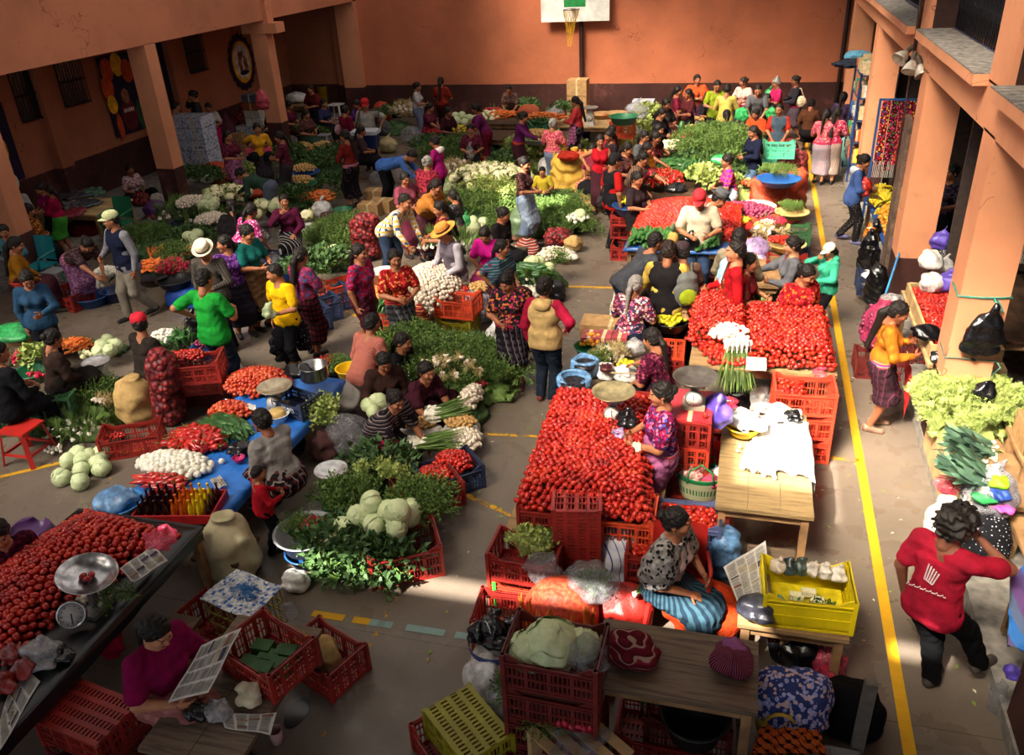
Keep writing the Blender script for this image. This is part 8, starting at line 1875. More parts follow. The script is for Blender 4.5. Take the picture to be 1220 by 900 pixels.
# ================================================================ onion seller and centre row
gbase(512,345,.50,.85,.50,'packed bulbs and greens of the big garlic heap',GARL);hp(K_GAR,512,345,.44,.50,.85,.30,.058,'pale bulb in the big heap before the straw hat',None,1,'oval',scale=1.25);herbs(530,300,.5,.3,.2,'green onion tops laid over the big pale heap',K_SCA,.45,.14,scale=.8);K_CUC.put(G(515,290,.6),'round green gourd by the straw hat','green gourd',None,2.2)
cratep(545,375,0,-4,CR_OLIVE,'olive yellow crate under the orange tomato crate',L=.50,W=.36,H=.28);cratep(545,350,.28,-4,CR_ORA,'orange-red crate of tomatoes by the big pale heap',L=.56,W=.38,H=.30);hp(K_TOM,540,346,.44,.24,.13,.06,.05,'tomato in the orange-red crate by the garlic heap',None,2)
g=G(458,330,.5);lathe_thing('white_bucket','bucket','white bucket with thin plastic bags behind the red huipil',(g.x,g.y,0),[(.001,0),(.17,0),(.2,.6),(.21,.6),(.19,.59),(.16,.02),(.001,.02)],PL['white'],22);cratep(460,378,0,0,CR_ORA,'orange crate of carrots and green peppers',H=.24);hp(K_CAR,455,352,.3,.24,.2,.12,.05,'carrot left of the red huipil',None,2,scale=1.35,rotf=flat_rot(.1));hp(K_CUC,458,368,.25,.2,.14,.12,.06,'dark green pepper below the carrots',None,2,scale=.9)
sack(573,362,0,.22,.5,cloth('plaid:#c4c4cc,#bcbcc8,#a8a8b8,#34406c'),'white and navy checked sack of pale potatoes',top='open');hp(K_POT,573,343,.48,.18,.15,.06,.05,'potato in the checked sack',None,2,scale=.9);bag(499,375,.25,.13,.35,cloth('band:#6c1c20,#a03828,#2c3044,#c08040'),'striped woven cloth bag hanging from the arm of the red huipil','woven_bag','bag',kn=0);bag(502,395,0,.2,.16,CR_RED,'flat red crate lid at the foot of the garlic heap','crate_lid','tray',kn=0)  # the flat red piece is a loose lid off a crate
for k,(x,y,z) in enumerate(((552,268,.2),(562,265,.35),(571,272,.2),(556,276,.2),(566,282,.2),(575,266,.15),(548,280,.15),(560,289,.12),(565,272,.4),(572,285,.12))):K_CAB.put(G(x,y,z),'pale cabbage in the pyramid above the magenta blouse','cabbages above the magenta blouse',None,1.2)
gbase(572,255,.7,.7,.3,'bed of trimmed greens in the sun');herbs(572,250,.7,.7,.2,'feathery green bunch in the sunny middle bed',K_HERB,.18,.2,scale=1.3);herbs(600,270,.3,.4,.2,'feathery bunch behind the black cardigan',K_HERB,.1,.2)
hp(K_CAU,585,215,.35,.85,.7,.25,.2,'sunlit cauliflower in the big pale heap',None,1,'oval',scale=1.25,rotf=up_rot(.5));gbase(585,215,.9,.75,.36,'leaves under the sunlit cauliflowers',LEAF[2]);herbs(592,232,.5,.25,.1,'pale leek-like leaves on the sunlit cauliflower heap',K_CEL,.4,.2);gbase(625,190,.7,1.0,.36,'lettuce bed in the sun',LEAF[2]);herbs(635,178,.6,.9,.2,'pale lettuce in the sunlit far row',K_PALE,.3,.2,scale=1.4);herbs(605,198,.4,.5,.2,'dark leafy bunch by the lettuces',K_DARK,.25,.22)
gbase(655,262,.75,.85,.3,'herb bed right of the blue skirt');herbs(655,262,.7,.8,.2,'herb bunch in the bed right of the blue skirt',K_HERB,.16,.18,scale=1.15);herbs(675,245,.5,.4,.16,'fine dark herb bunch by the burlap bundle',K_HERB,.16,.18);herbs(690,275,.3,.3,.12,'herb bunch at the aisle edge below the white onions',K_HERB,.1,.16)
hp(K_ONI,688,262,.3,.22,.2,.1,.07,'white onion by the burlap bundle',None,1);K_CAB.put(G(691,256,.4),'cabbage on the white onions','cabbage on white onions',None,1.1)
bag(665,280,.1,.26,.28,NETR,'red net bag on the herb bed',kn=0);bag(683,288,.05,.16,.25,BURLAP,'small burlap bag behind the red net bag',kn=0);bag(668,238,0,.42,.42,plain('#5c7458',.5,.4,bump=.6),'greenish clear plastic bundle left of the burlap',kn=0);bag(695,240,0,.34,.36,BURLAP,'burlap bundle lying at the aisle edge',kn=0);bag(622,262,0,.26,.6,plain('#647c5c',.4,.5,bump=.6),'upright clear bag of greens beside the black cardigan',kn=0)
bag(652,298,.0,.3,.16,BLACKP,'black cloth under the mushrooms and garlic',kn=0);hp(K_GAR,662,300,.2,.25,.14,.06,.06,'pale bulb on the black cloth',None,2,scale=1.1);bag(672,302,.1,.2,.14,SACKW,'white cloth rolled on the black cloth',kn=0);bag(628,295,0,.22,.4,cloth('band:#8c2c20,#c8c0b8,#5c1c1c,#3c2c2c'),'red striped cloth beside the black cardigan','cloth_bundle','bundle',kn=0)
gbase(640,330,.5,.5,.36,'vegetable heap at the aisle corner');
for x,y,s in ((634,314,1.3),(653,322,1.2),(642,312,1.0)):K_CAB.put(G(x,y,.42),'big cabbage in the heap at the aisle corner','cabbages at the aisle corner',None,s)
hp(K_CUC,632,324,.42,.25,.14,.1,.06,'dark green zucchini at the aisle corner',None,2,scale=1.4,rotf=flat_rot(0,.2));herbs(637,337,.3,.15,.08,'string bean bunch below the zucchini',K_SCA,.3,.12,scale=.5);hp(K_GAR,652,307,.42,.18,.16,.08,.055,'garlic head above the big cabbages',None,2,scale=1.2);hp(K_ONI,630,350,.1,.24,.2,.08,.06,'white onion behind the tan vest',None,2);herbs(665,316,.12,.2,.1,'parsley bunch right of the big cabbages',K_HERB,.3,.12);g=G(612,302,.35);box_thing(g.x-.2,g.x+.2,g.y-.15,g.y+.15,0,.42,plain('#6c6850',.8),'greenish box seat by the teal cloth');bag(662,345,0,.16,.34,BLACKP,'black bag hanging at the aisle corner heap',kn=0)
sack(680,205,0,.42,.9,wmat('jute',['#a88434','#c8a048','#b8923c'],5,.9,.1,.4),'big golden jute sack with a red cloth on top',top='open');bag(677,185,.8,.2,.2,cloth('plain:#8c2418'),'rust cloth on the golden jute sack','cloth_bundle','bundle',kn=0);bag(700,222,0,.3,.45,cloth('band:#c84c20,#d8a040,#3c5ca0,#c8b8a0'),'brightly striped bundle beside the golden sack','cloth_bundle','bundle',kn=0);herbs(680,178,.4,.3,.15,'leafy bunch behind the orange child',K_PALE,.2,.2);bag(660,197,0,.36,.55,WHITEP,'white and lilac plastic behind the boy in yellow',kn=0);stool(632,245,'little wooden stool with vegetables under the blue skirt',WOOD_L,h=.3)
# far middle stalls
table(-6.6,-5.0,19.3,20.4,.6,'table of carrots and peppers before the coral sweater',top=WOOD_D);basin(642,163,.6,.42,.14,PL['grey'],'wide basin of potatoes near the purple sweater');hp(K_POT,640,160,.74,.36,.3,.08,.08,'potato in the wide basin near the purple sweater',None,2,scale=1.2);basin(644,152,.6,.42,.16,PL['green'],'green basin of dark green peppers');hp(K_CUC,645,148,.76,.36,.3,.1,.1,'dark green pepper in the green basin',None,1);hp(K_CAR,650,140,.8,.5,.3,.1,.09,'orange carrot in the pile behind the green basin',None,2,scale=1.2,rotf=flat_rot());herbs(673,138,.4,.5,.2,'leafy bunch at the elbow of the coral sweater',K_DARK,.5,.25);table(-6.6,-5.0,20.6,21.6,.7,'farther table with bags of tomatoes',top=WOOD_D);bag(660,135,.7,.25,.3,MILKY,'speckled bag behind the carrot pile');bag(630,132,.7,.3,.35,plain('#a85030',.5),'orange netted bag behind the purple sweater',kn=0)
for k in range(3):g=G(703,128,.0);box_thing(-4.95,-4.4,23.6,24.1,.42*k,.41+.42*k,CARD,'cardboard box in the stack by the basketball post, %s'%('lowest','middle','topmost')[k],rz=R_(2*k))
table(-4.8,-3.2,20.8,21.8,.6,'table with scale and baskets near the basketball post',top=WOOD_L);scale_thing(703,128,.6,'white dial scale near the basketball post',kind='box',pan='#c0b8b0',pan_r=.2,hgt=.4);bag(705,155,0,.26,.6,plain('#3c3c9c',.5),'blue plastic bag hanging near the post scale',kn=0);bag(712,160,0,.2,.5,WHITEP,'white and blue bag right of the blue one',kn=0);bag(727,150,0,.34,.8,REDP,'bright red plastic bag by the green basin',kn=0);basin(718,135,.6,.3,.12,CARD,'tan basket with tomatoes near the post','basket','basket');bag(698,148,.3,.2,.3,GREENP,'green plastic bag beside the coral sweater',kn=0)
cratep(742,150,0,0,CR_OLIVE,'tall yellowish crate below the green basin',H=.45);cratep(742,143,.45,0,CR_ORA,'orange crate below the green basin',H=.4);basin(743,138,.85,.34,.18,PL['green'],'green basin on the yellow and orange crates');basin(734,134,.8,.28,.08,CARD,'tan tray behind the green basin','tray','tray')
for k,(x,y) in enumerate(((755,168),(762,168),(757,158),(763,150))):g=G(x,y,.0);box_thing(g.x-.3,g.x+.3,g.y+.4,g.y+.8,.30*(k//2),.29+.30*(k//2),plain('#b8bcc8',.3,.6,bump=.5),'white pack of bottles near the far wall, %s'%('lower left','lower right','upper left','upper right')[k],'water_pack','water pack')
bag(758,130,.6,.3,.4,CLEAR,'clear bag on top of the white packs');herbs(772,138,.4,.5,.2,'yellow-green herb bunch near the far wall',K_PALE,.35,.22);gbase(772,150,.5,.7,.4,'yellow-green herbs near the far wall',LEAF[2]);herbs(770,155,.4,.4,.1,'yellow herb bunch on blue plastic',K_PALE,.2,.2)
# ================================================================ right far heap
table(-1.9,-.4,14.2,18.0,.55,'long table buried under the far right vegetables',top=WOOD_D)
gbase(845,185,1.0,1.4,.35,'packed leaves of the far right vegetable table',LEAF[0],z=.55);herbs(855,178,.8,1.1,.25,'green leafy bunch in the sunny far right heap',K_HERB,.85,.2,scale=1.5);herbs(838,200,.7,.4,.2,'dark chard bunch before the checked huipil',K_DARK,.7,.2);hp(K_RAD,823,172,.85,.3,.6,.25,.07,'crimson radish in the far right heap',None,2,scale=1.7)
hp(K_CAU,806,180,.8,.45,.4,.15,.17,'cauliflower beside the crimson radishes',None,1,rotf=up_rot(.4));hp(K_CUC,805,200,.75,.5,.4,.15,.09,'dark zucchini between the huipils',None,2,scale=1.4,rotf=flat_rot());hp(K_CUC,832,205,.75,.4,.25,.15,.09,'dark green chayote by the lettuce',None,2);herbs(838,212,.3,.3,.12,'pale lettuce before the checked huipil',K_PALE,.8,.17);hp(K_CHI,788,214,.75,.4,.3,.15,.07,'dried red chilli on the far right table',None,2,scale=1.2)
for x,y in ((812,162),(820,160)):K_CUC.put(G(x,y,.95),'big dark watermelon behind the radishes','watermelons behind the radishes',None,3.2)
basin(823,148,.4,.36,.25,PL['white'],'white patterned sack-like tub of corn, upper');basin(828,158,.4,.36,.25,PL['white'],'white patterned tub of corn, lower');hp(K_POT,823,143,.68,.3,.25,.05,.08,'yellow corn cob in the upper white tub',None,1);hp(K_POT,828,153,.68,.3,.25,.05,.08,'yellow corn cob in the lower white tub',None,1);bag(857,190,.8,.18,.25,GREENP,'pale green bag near the checked huipil',kn=0);bag(805,224,.8,.18,.16,BLACKP,'black bag on the tomato heap by the chillies')
for k,(x,y,r,m_,l) in enumerate(((884,135,.3,GREENP,'bright green shopping bag held by the pale pink top'),(917,110,.22,GREENP,'pale green plastic bag in the hands of the magenta huipil'),(919,134,.26,GREENP,'pale green plastic bag hanging below the magenta huipil'),(905,160,.35,NETO,'orange net sack beside the navy sweater'),(880,165,.3,MILKY,'clouded plastic bag by the teal top'),(893,200,.3,MILKY,'grey plastic bag before the navy sweater'),(958,145,.3,plain('#4c3c34',.8),'dark bundle on the floor by the drain pipe'),(973,148,.28,plain('#5c4c5c',.8),'mottled bundle at the far wall corner'),(938,175,.3,NETR,'red net bag right of the mint crates'))):bag(x,y,.9 if k<3 else 0,r*(.5 if k<3 else .8),r*(1.1 if k<3 else 1.5),m_,l,kn=k in (1,4))
# tomato and cucumber table with limes
table(-1.62,.0,11.7,14.0,.78,'wooden table of tomatoes and cucumbers with blue plastic',top=WOOD,planks=3);heap(K_TOM,[(-1.6,12.2,.8),(-.03,12.2,.8),(-.05,13.9,.82),(-1.6,13.9,.82)],.26,.05,'sunlit tomato in the heap behind the cucumbers','tomatoes behind the cucumbers',2,'dome',scale=1.05)
drape('blue_plastic','plastic sheet','blue plastic edge under the row of cucumbers',[(-1.62,11.68,.79),(-.02,11.68,.79),(-.02,12.1,.79),(-1.62,12.1,.79)],PL['blue'],amp=.004,drop=(.04,0,0,.1));heap(K_CUC,[(-1.55,11.75,.82),(-.3,11.75,.82),(-.3,12.15,.88),(-1.55,12.15,.88)],.08,.075,'dark cucumber in the row at the front of the table','cucumbers in the front row',2,'flat',scale=1.25,rotf=flat_rot(1.5,.3))
for k in range(2):cratep(800+25*k,285,0,0,CR_DARK,'dark red crate under the cucumber table, %s'%('left','right')[k])
for k in range(2):cratep(750,262+26*(1-k),.28*k,0,CR_RED,'red crate under the blue lime basin, %s'%('lower','upper')[k])
g=G(750,262,.56);cratep(750,252,.56,0,CR_RED,'red crate directly below the blue lime basin',H=.2);basin(752,244,.76,.30,.15,PL['blue'],'blue basin of yellow limes on red crates');hp(K_LIM,752,240,.89,.24,.2,.07,.062,'yellow lime in the blue basin on red crates',None,2)
def pineapple():
 L_=I_polo['loc'];t=empty('pineapple',(L_.x-.34,L_.y-.22,.86));tag(t,'pineapple held by the man in cream polo shirt','pineapple');m=MB();m.lathe([(.001,0),(.05,.01),(.075,.06),(.08,.12),(.065,.18),(.03,.21),(.001,.21)],14);m.build('fruit',wmat('pineapple_skin',['#8c6c34','#b08a4c'],40,.8,.2,1),t)
 m=MB()
 for k in range(22):a=k*2.4;r=.09*(1-k/26);m.add([(0,0,.2),(math.cos(a)*.02+math.sin(a)*.012,math.sin(a)*.02-math.cos(a)*.012,.24),(math.cos(a)*r,math.sin(a)*r,.28+k*.006),(math.cos(a)*.02-math.sin(a)*.012,math.sin(a)*.02+math.cos(a)*.012,.24)],[(0,1,2,3)],0,True)
 m.build('leaf_crown',LEAF[3],t)
pineapple();bag(822,285,.85,.12,.2,BLACKP,'black plastic bag being tied by the man in cream polo')
# onion table, baskets and net sacks by the line
table(-.3,.75,11.2,12.9,.5,'low table of purple onions and baskets by the yellow line',top=WOOD);hp(K_ONR,885,252,.62,.5,.35,.12,.06,'purple and white onion behind the lime basket',None,2,scale=1.1);hp(K_GAR,900,248,.62,.35,.25,.1,.06,'white garlic among the purple onions',None,1,scale=1.1)
for k,(x,y,l) in enumerate(((944,252,'farthest straw basket of herbs by the yellow line'),(920,268,'middle straw basket of radishes and garlic'),(938,290,'nearest straw basket of tomatoes by the grey sweater'))):
 g=G(x,y,.62);cratep(x,y+16,.28,0,(CR_GREEN,CR_BLUE,CR_RED)[k],'crate below the '+l);cratep(x,y+30,0,0,(CR_BLUE,CR_BLUE,CR_DARK)[k],'bottom crate below the '+l);basin(x,y,.56,.27,.1,wmat('straw_basket',['#a88c54','#c8ae74','#8c7444'],30,.9,.1,.6),l,'straw_basket','basket')
herbs(942,249,.2,.18,.04,'green sprig in the farthest straw basket',K_HERB,.66,.1,scale=.6);hp(K_RAD,922,264,.68,.2,.16,.05,.05,'red radish in the middle straw basket',None,1,scale=1.4);hp(K_GAR,915,266,.68,.12,.1,.04,.05,'garlic in the middle straw basket',None,1);hp(K_TOM,930,287,.66,.2,.15,.05,.055,'tomato in the nearest straw basket',None,1);hp(K_PAL,915,275,.68,.25,.12,.04,.12,'dry straw tuft between the baskets',None,1)
basin(877,268,.56,.26,.12,REDP,'red basket of green limes','red_basket','basket');hp(K_LIM,877,263,.66,.22,.18,.05,.06,'green lime in the red basket',None,2);bag(880,288,.02,.28,.55,NETO,'orange net sack of oranges below the lime basket',kn=0);hp(K_ORA,880,290,.45,.26,.1,.1,.07,'orange showing in the net sack',None,1);cratep(912,290,0,0,CR_GREEN,'dark green crate right of the orange net sack')
for k,(x,y,r,h,m_,l) in enumerate(((915,240,.34,.9,NETO,'tall orange-red net sack of peppers, left of two'),(937,232,.36,.95,NETO,'tall orange-red net sack, right of two under the blue basin'),(943,205,.3,.85,NETR,'red net sack behind the blue pepper basin'),(898,242,.32,.6,LEAF[2],'clear sack stuffed with pale lettuce'))):sack(x,y,0,r,h,m_,l,top='open')
basin(928,212,.9,.36,.12,PL['blue'],'dark blue basin of green peppers on the net sacks');hp(K_HERB,927,206,1.02,.3,.2,.06,.1,'green pepper sprig in the dark blue basin',None,1,scale=.7,rotf=up_rot(1));hp(K_TMO,898,220,.62,.28,.1,.06,.06,'pale tomato on the lettuce sack',None,1,scale=1.3);g=G(870,238,.3);table(g.x-.1,g.x+.4,g.y-.1,g.y+.35,.5,'small wooden stool holding a lettuce');K_PALE.put(G(880,218,.62),'single lettuce on the small stool','single lettuce',Euler((0,0,1)),1.3);basin(893,208,.5,.3,.1,PL['grey'],'steel plate of tomatoes before the navy sweater','plate','plate');
for k in range(4):cratep(928,190-7*k,.27*k,0,CR_MINT if k>1 else CR_ORA,'crate in the mint and orange stack, %s'%('lowest, orange','second, orange','third, mint green','topmost, mint green')[k],L=.58,W=.42)
for k,(x,y,m_,l) in enumerate(((900,292,PURP,'purple plastic bag on the onion table end'),(902,305,LILAC,'lilac clear bag below the purple one'),(912,325,LILAC,'large lilac clear bag by the grey sweater'),(905,345,BURLAP,'pale sack behind the red patterned cloth'))):bag(x,y,(.5,.35,.1,0)[k],.2,.26,m_ if k!=0 else LILAC,l,kn=k==1)
for k,(x,y) in enumerate(((905,355),(908,368),(915,350),(903,345))):K_PALE.put(G(x,y,.2),'pale cabbage head in the gap by the red huipil','pale heads by the red huipil',None,1.0)
drape('white_ledge_cloth','cloth','white and yellow printed cloth at the ledge beside the bending man',[G(722,398,.5),G(735,330,.5),G(752,330,.5),G(738,398,.5)],cloth('floral:#b8b4ac,#d8d4cc,#a89c3c,#c8c4bc'),amp=.03,n=12,drop=(.3,0,0,.3));table(-1.5,-1.25,9.7,11.3,.48,'narrow bench under the white printed cloth',top=WOOD_D,planks=1)
# ================================================================ right gallery
sack(1050,385,.3,.2,.62,wmat('onion_net',['#6c1838','#94284c','#a84060'],30,.5,.4,.8),'purple-red net bag full of onions with a pale pink open top',top='tied');rs_=random.Random(5);gO=G(1048,385,.6)
for k in range(110):
 a,v=rs_.uniform(0,6.3),rs_.uniform(0,1);R0=.195*(1-.3*max(0,v-.6)*2);K_ONR.put(Vector((gO.x+math.cos(a)*R0,gO.y+math.sin(a)*R0,.36+.42*v)),'red onion pressing through the purple net bag','onions in the purple net bag',None,.95)
cratep(1050,420,.0,0,CR_DARK,'dark crate under the purple net bag of onions');bag(1062,355,.86,.12,.12,MILKY,'pale pink net collar of the onion bag','net_collar','net',kn=0)
m=MB();a_,b_=G(1040,395,.35),G(1078,282,1.1);m.tube([a_,b_],.014,7);tag(m.build('blue_pole',plain('#3c8cc8',.4)),'bright blue pole leaning beside the right pillar','pole')
# tomato box beside the mustard sweater
table(2.0,2.75,8.55,10.6,.78,'wooden table of the tomato box beside the right pillar',top=WOOD_L);m=MB()
for s in ((2.03,2.06,8.75,10.5),(2.7,2.73,8.75,10.5),(2.03,2.73,8.72,8.75),(2.03,2.73,10.47,10.5)):m.box(s[0],s[1],s[2],s[3],.78,.93)
tag(m.build('wooden_tray',WOOD_L),'deep wooden tray of tomatoes beside the mustard sweater','tray');heap(K_TOM,[(2.08,8.8,.82),(2.68,8.8,.82),(2.68,10.4,.85),(2.08,10.4,.85)],.1,.047,'tomato in the wooden tray beside the mustard sweater','tomatoes in the wooden tray',2,'flat')
bag(1105,395,.9,.14,.16,BLACKP,'black plastic bag held by the woman in mustard',kn=0);bag(1118,425,.93,.07,.1,BLACKP,'black plastic strap bag on the tomato tray');drape('red_cloth','cloth','red cloth hanging at the corner of the tomato tray table',[G(1078,430,.76),G(1086,440,.76),G(1085,470,.5),G(1076,500,.1)],plain('#b01c20',.8),amp=.02,n=8)
box_thing(2.03,2.34,8.35,8.72,.78,.80,WOOD_L,'pale board covering the near end of the tomato tray','board','board')
# greens, leeks and boxes nearest on the right walk
table(2.02,3.0,6.5,8.0,.52,'low stall of celery and leeks against the right pillar',top=WOOD,planks=3);m=MB();m.box(1.98,2.02,6.45,8.0,.14,.55);tag(m.build('stall_board',WOOD_L),'pale upright board at the foot of the celery stall','board')
gbase(1150,498,.42,.5,.2,'packed celery leaves on the right stall',LEAF[2],z=.52);herbs(1150,490,.5,.5,.16,'bright celery bunch on the right stall',K_CEL,.66,.13,scale=.62);herbs(1155,478,.5,.4,.2,'fine pale leaf bunch at the back of the right stall',K_PALE,.7,.13,scale=.6)
for k in range(34):K_LEE.put(G(1180-3*(k%9)+rnd.uniform(-8,8),530+3.2*(k%16)+rnd.uniform(-5,5),.62+.008*k),'blue-green leek drooping over the front of the right stall','leeks of the right stall',Euler((R_(72+rnd.uniform(-15,12)),0,R_(-62+rnd.uniform(-26,22)))),rnd.uniform(.75,1.0))
for k in range(16):K_SCA.put(G(1160+rnd.uniform(-14,14),590+rnd.uniform(-12,12),.5+.01*k),'thin spring onions hanging below the leeks','spring onions below the leeks',Euler((R_(120+rnd.uniform(-15,15)),0,R_(-40+rnd.uniform(-20,20)))),.95)
bag(1174,466,.86,.1,.2,BLACKP,'black bag on the celery against the pillar');g=G(1200,480,.85);box_thing(2.52,3.0,6.95,7.35,.75,1.0,CARD,'open cardboard box of small red roses on the right stall',open_top=True,rz=R_(-8));table(2.5,3.05,6.85,7.45,.75,'small stand holding the box of roses',top=WOOD);heap(K_TOM,[(2.56,7.0,1.0),(2.95,7.0,1.0),(2.95,7.3,1.0),(2.56,7.3,1.0)],.03,.06,'small red rose head in the cardboard box','red roses in the box',1,'flat',scale=.8);heap(K_DARK,[(2.6,7.05,.9),(2.9,7.05,.9),(2.9,7.25,.9),(2.6,7.25,.9)],.02,.12,'rose leaves in the cardboard box','rose leaves in the box',1,'flat',scale=.5)
bag(1130,620,0,.17,.55,SACKW,'white cloth sack on the floor by the right kerb',kn=0,amp=.02);bag(1130,578,.5,.09,.12,PINKP,'pink plastic in the mouth of the white sack',kn=0);bag(1180,582,.55,.2,.42,bag_mat('#9c9ca4',.6),'big clear bag with green blue and pink packets');
for k,(dx,dy,dz,c) in enumerate(((.02,-.1,.3,'#7cc41c'),(-.08,-.14,.18,'#2c8c4c'),(.02,-.14,.22,'#2c4c9c'),(.08,-.14,.1,'#c04c9c'))):g=G(1180,582,.76);bag(0,0,.55+dz,.07,.09,plain(c,.5),'packet showing inside the big clear bag, %s'%('lime green','green','blue','pink')[k],'packet','packet',kn=0,at=(g.x+dx,g.y+dy,0))
bag(1178,640,.14,.17,.5,cloth('dots:#18181c,#b8b8c0'),'black bag with white lattice pattern below the clear bag','patterned_bag','bag',kn=0);table(2.35,3.2,5.7,6.4,.5,'low table under the big clear bag',top=WOOD)
table(2.12,3.1,4.0,5.45,.62,'wooden stall of packets beside the man in crimson t-shirt',top=WOOD,leg=PLANK,planks=3)
for r in range(4):
 for c in range(4):box_thing(2.2+.16*c,2.33+.16*c,5.0+.1*r,5.08+.1*r,.625,.66,plain('#8c2028',.3,.5,var=.3,scale=40),'small red and clear packet on the stall behind the man in crimson','red_packet','packet',group='red packets on the stall')
for k in range(5):g=Vector((2.3+.12*k,4.75,0));bag(0,0,.625,.06,.16,plain(('#a88c2c','#8c7424','#a89040','#7c2c24','#b09c50')[k],.3,.5),'bag of oil-yellow sweets on the right stall, %s'%('leftmost','second','middle','fourth','rightmost')[k],at=(g.x,g.y,0))
m=MB();m.lathe([(.001,0),(.045,0),(.045,.14),(.04,.15),(.048,.152),(.048,.19),(.001,.19)],18);tag(m.build('white_jar',plain('#c8c8c0',.4),None,(2.2,4.62,.625)),'white lidded jar at the near corner of the right stall','jar');bag(1206,800,.625,.035,.1,PURP,'purple foil bag beside the white lidded jar',kn=0)
TP=NT('striped_tarp');fr_=TP.math('FRACT',TP.math('MULTIPLY',TP.math('ADD',TP.sep()[0],TP.sep()[1]),3.2));TP.color(TP.ramp(fr_,[(0,'#5a4a7c'),(.25,'#2c74c0'),(.5,'#5c6c8c'),(.75,'#6c4c84')],True)).set(.5,.4)
drape('striped_tarp','tarp','blue grey and violet striped tarp at the right edge',[G(1203,690,1.05),G(1262,640,1.2),G(1262,790,.66),G(1200,770,.66)],TP.m,amp=.02,n=12)
m=MB();m.lathe([(.0,-.33),(.06,-.30),(.06,0)],8);bag(1190,830,.0,.045,.3,CLEAR,'clear plastic strip hanging by the shoe of the man in crimson',kn=0)
# hanging black bag on the nearest pillar
def hang_bag():
 y0=8.0-.09;zt=PW(1192,345,0.001+2.2);X=2.27
 p=Vector((X,y0,1.40));s=SDF(.012);s.ell((0,0,0),(.17,.055,.20),.03).cap((-.12,0,.1),(.02,0,.3),.03,.015,.05).cap((.10,0,.08),(.05,0,.36),.04,.012,.06).cap((-.1,0,.0),(.05,0,.33),.05,.012,.05);V,Q=s.verts((.009,22,3))
 o=link('hanging_bag',mesh_np('hanging_bag',V,Q),BLACKP,None,p);tag(o,'black plastic bag hanging by a green cord on the nearest right pillar','plastic bag')
 m=MB();m.tube([(2.01,8.3,1.80),(2.0,7.99,1.79),(2.2,7.985,1.785),(2.45,7.985,1.80),(2.46,8.2,1.82)],.009,6);m.tube([(2.3,7.97,1.79),(2.33,7.95,1.74),(2.31,7.93,1.70)],.01,6);m.tube([(2.33,7.96,1.79),(2.38,7.95,1.7),(2.41,7.96,1.66),(2.35,7.95,1.69),(2.31,7.93,1.70)],.007,6)
 tag(m.build('hanging_rope',plain('#3c8c7c',.7)),'green cord tied round the nearest right pillar above the black bag','cord')
 m=MB();m.tube([(2.01,8.3,1.16),(2.0,7.99,1.15),(2.44,7.985,1.15),(2.47,8.2,1.15)],.006,6);m.tube([(2.45,7.97,1.15),(2.49,7.95,1.1),(2.43,7.96,1.0)],.006,6);tag(m.build('thin_rope',plain('#4c7c70',.7)),'thin speckled cord round the pillar below the black bag','cord')
hang_bag()
# goods seen between the two near pillars
table(2.4,3.4,9.0,11.0,.9,'dark table between the two near right pillars',top=WOOD_D);bx_=G(1126,385,.9)
cratep(1128,358,.62,0,CR_YEL,'yellow crate under the white bags between the right pillars',L=.5,W=.4);cratep(1128,380,.34,0,CR_OLIVE,'olive crate under the yellow one between the right pillars');crate(G(1128,358,.9).x,G(1128,358,.9).y,.06,0,CR_DARK,'dark crate lowest between the right pillars')
for k,(x,y,m_,l) in enumerate(((1110,335,WHITEP,'white sack of dried goods, lower, between the right pillars'),(1109,308,WHITEP,'white sack of dried goods, upper, between the right pillars'),(1124,318,MILKY,'milky bag right of the white sacks'),(1121,285,PURP,'purple and clear crumpled bag between the right pillars'),(1130,335,PURP,'violet bag at the edge of the nearest pillar'),(1130,300,CLEAR,'clear bag of yellow goods between the right pillars'))):bag(x,y,.92+(.2 if k in (1,3) else .05),.13,.24,m_,l,kn=k>1)
table(2.45,3.6,11.0,12.2,.95,'dark counter of the shopkeeper in black',top=plain('#1c1a1c',.5));hp(K_LIM,1128,245,1.0,.26,.16,.14,.075,'big yellow grapefruit on the dark counter',None,2,scale=1.3);g=G(1147,243,1.0);box_thing(g.x,g.x+.2,g.y,g.y+.3,.96,1.1,PL['green'],'green box on the dark counter','green_box')
# fruit stall of the denim hoodie
table(2.05,2.85,12.4,15.2,.62,'sloping fruit stall of bananas and mangoes by the pillar',top=plain('#24488c',.5));heap(K_BAN,[(2.1,14.2,.66),(2.7,14.2,.66),(2.7,15.1,.75),(2.1,15.1,.75)],.1,.17,'hand of yellow bananas on the fruit stall','bananas on the fruit stall',2,'flat',rotf=flat_rot(0,.6));heap(K_MAN,[(2.12,12.9,.66),(2.7,12.9,.66),(2.7,14.1,.72),(2.12,14.1,.72)],.12,.08,'orange-yellow mango on the fruit stall','mangoes on the fruit stall',2,'flat')
for k,(x,y,r,h,l) in enumerate(((1036,300,.16,.8,'long black bag hanging from the fruit stall, left'),(1040,285,.14,.75,'black bag hanging from the fruit stall, right'),(1045,335,.16,.7,'long black plastic at the foot of the board'))):bag(x,y,.13,r,h,BLACKP,l,kn=0,sx=.8)
bag(1037,275,.5,.08,.3,bag_mat('#d07c28',.9),'orange clear bag between the black ones',kn=0);bag(1031,222,.85,.09,.34,REDP,'red bag in front of the denim hoodie',kn=0);bag(1033,330,.13,.12,.25,WHITEP,'white bag at the kerb by the fruit stall',kn=0);cratep(1048,325,.13,0,CR_BLUE,'blue crate under the fruit stall')
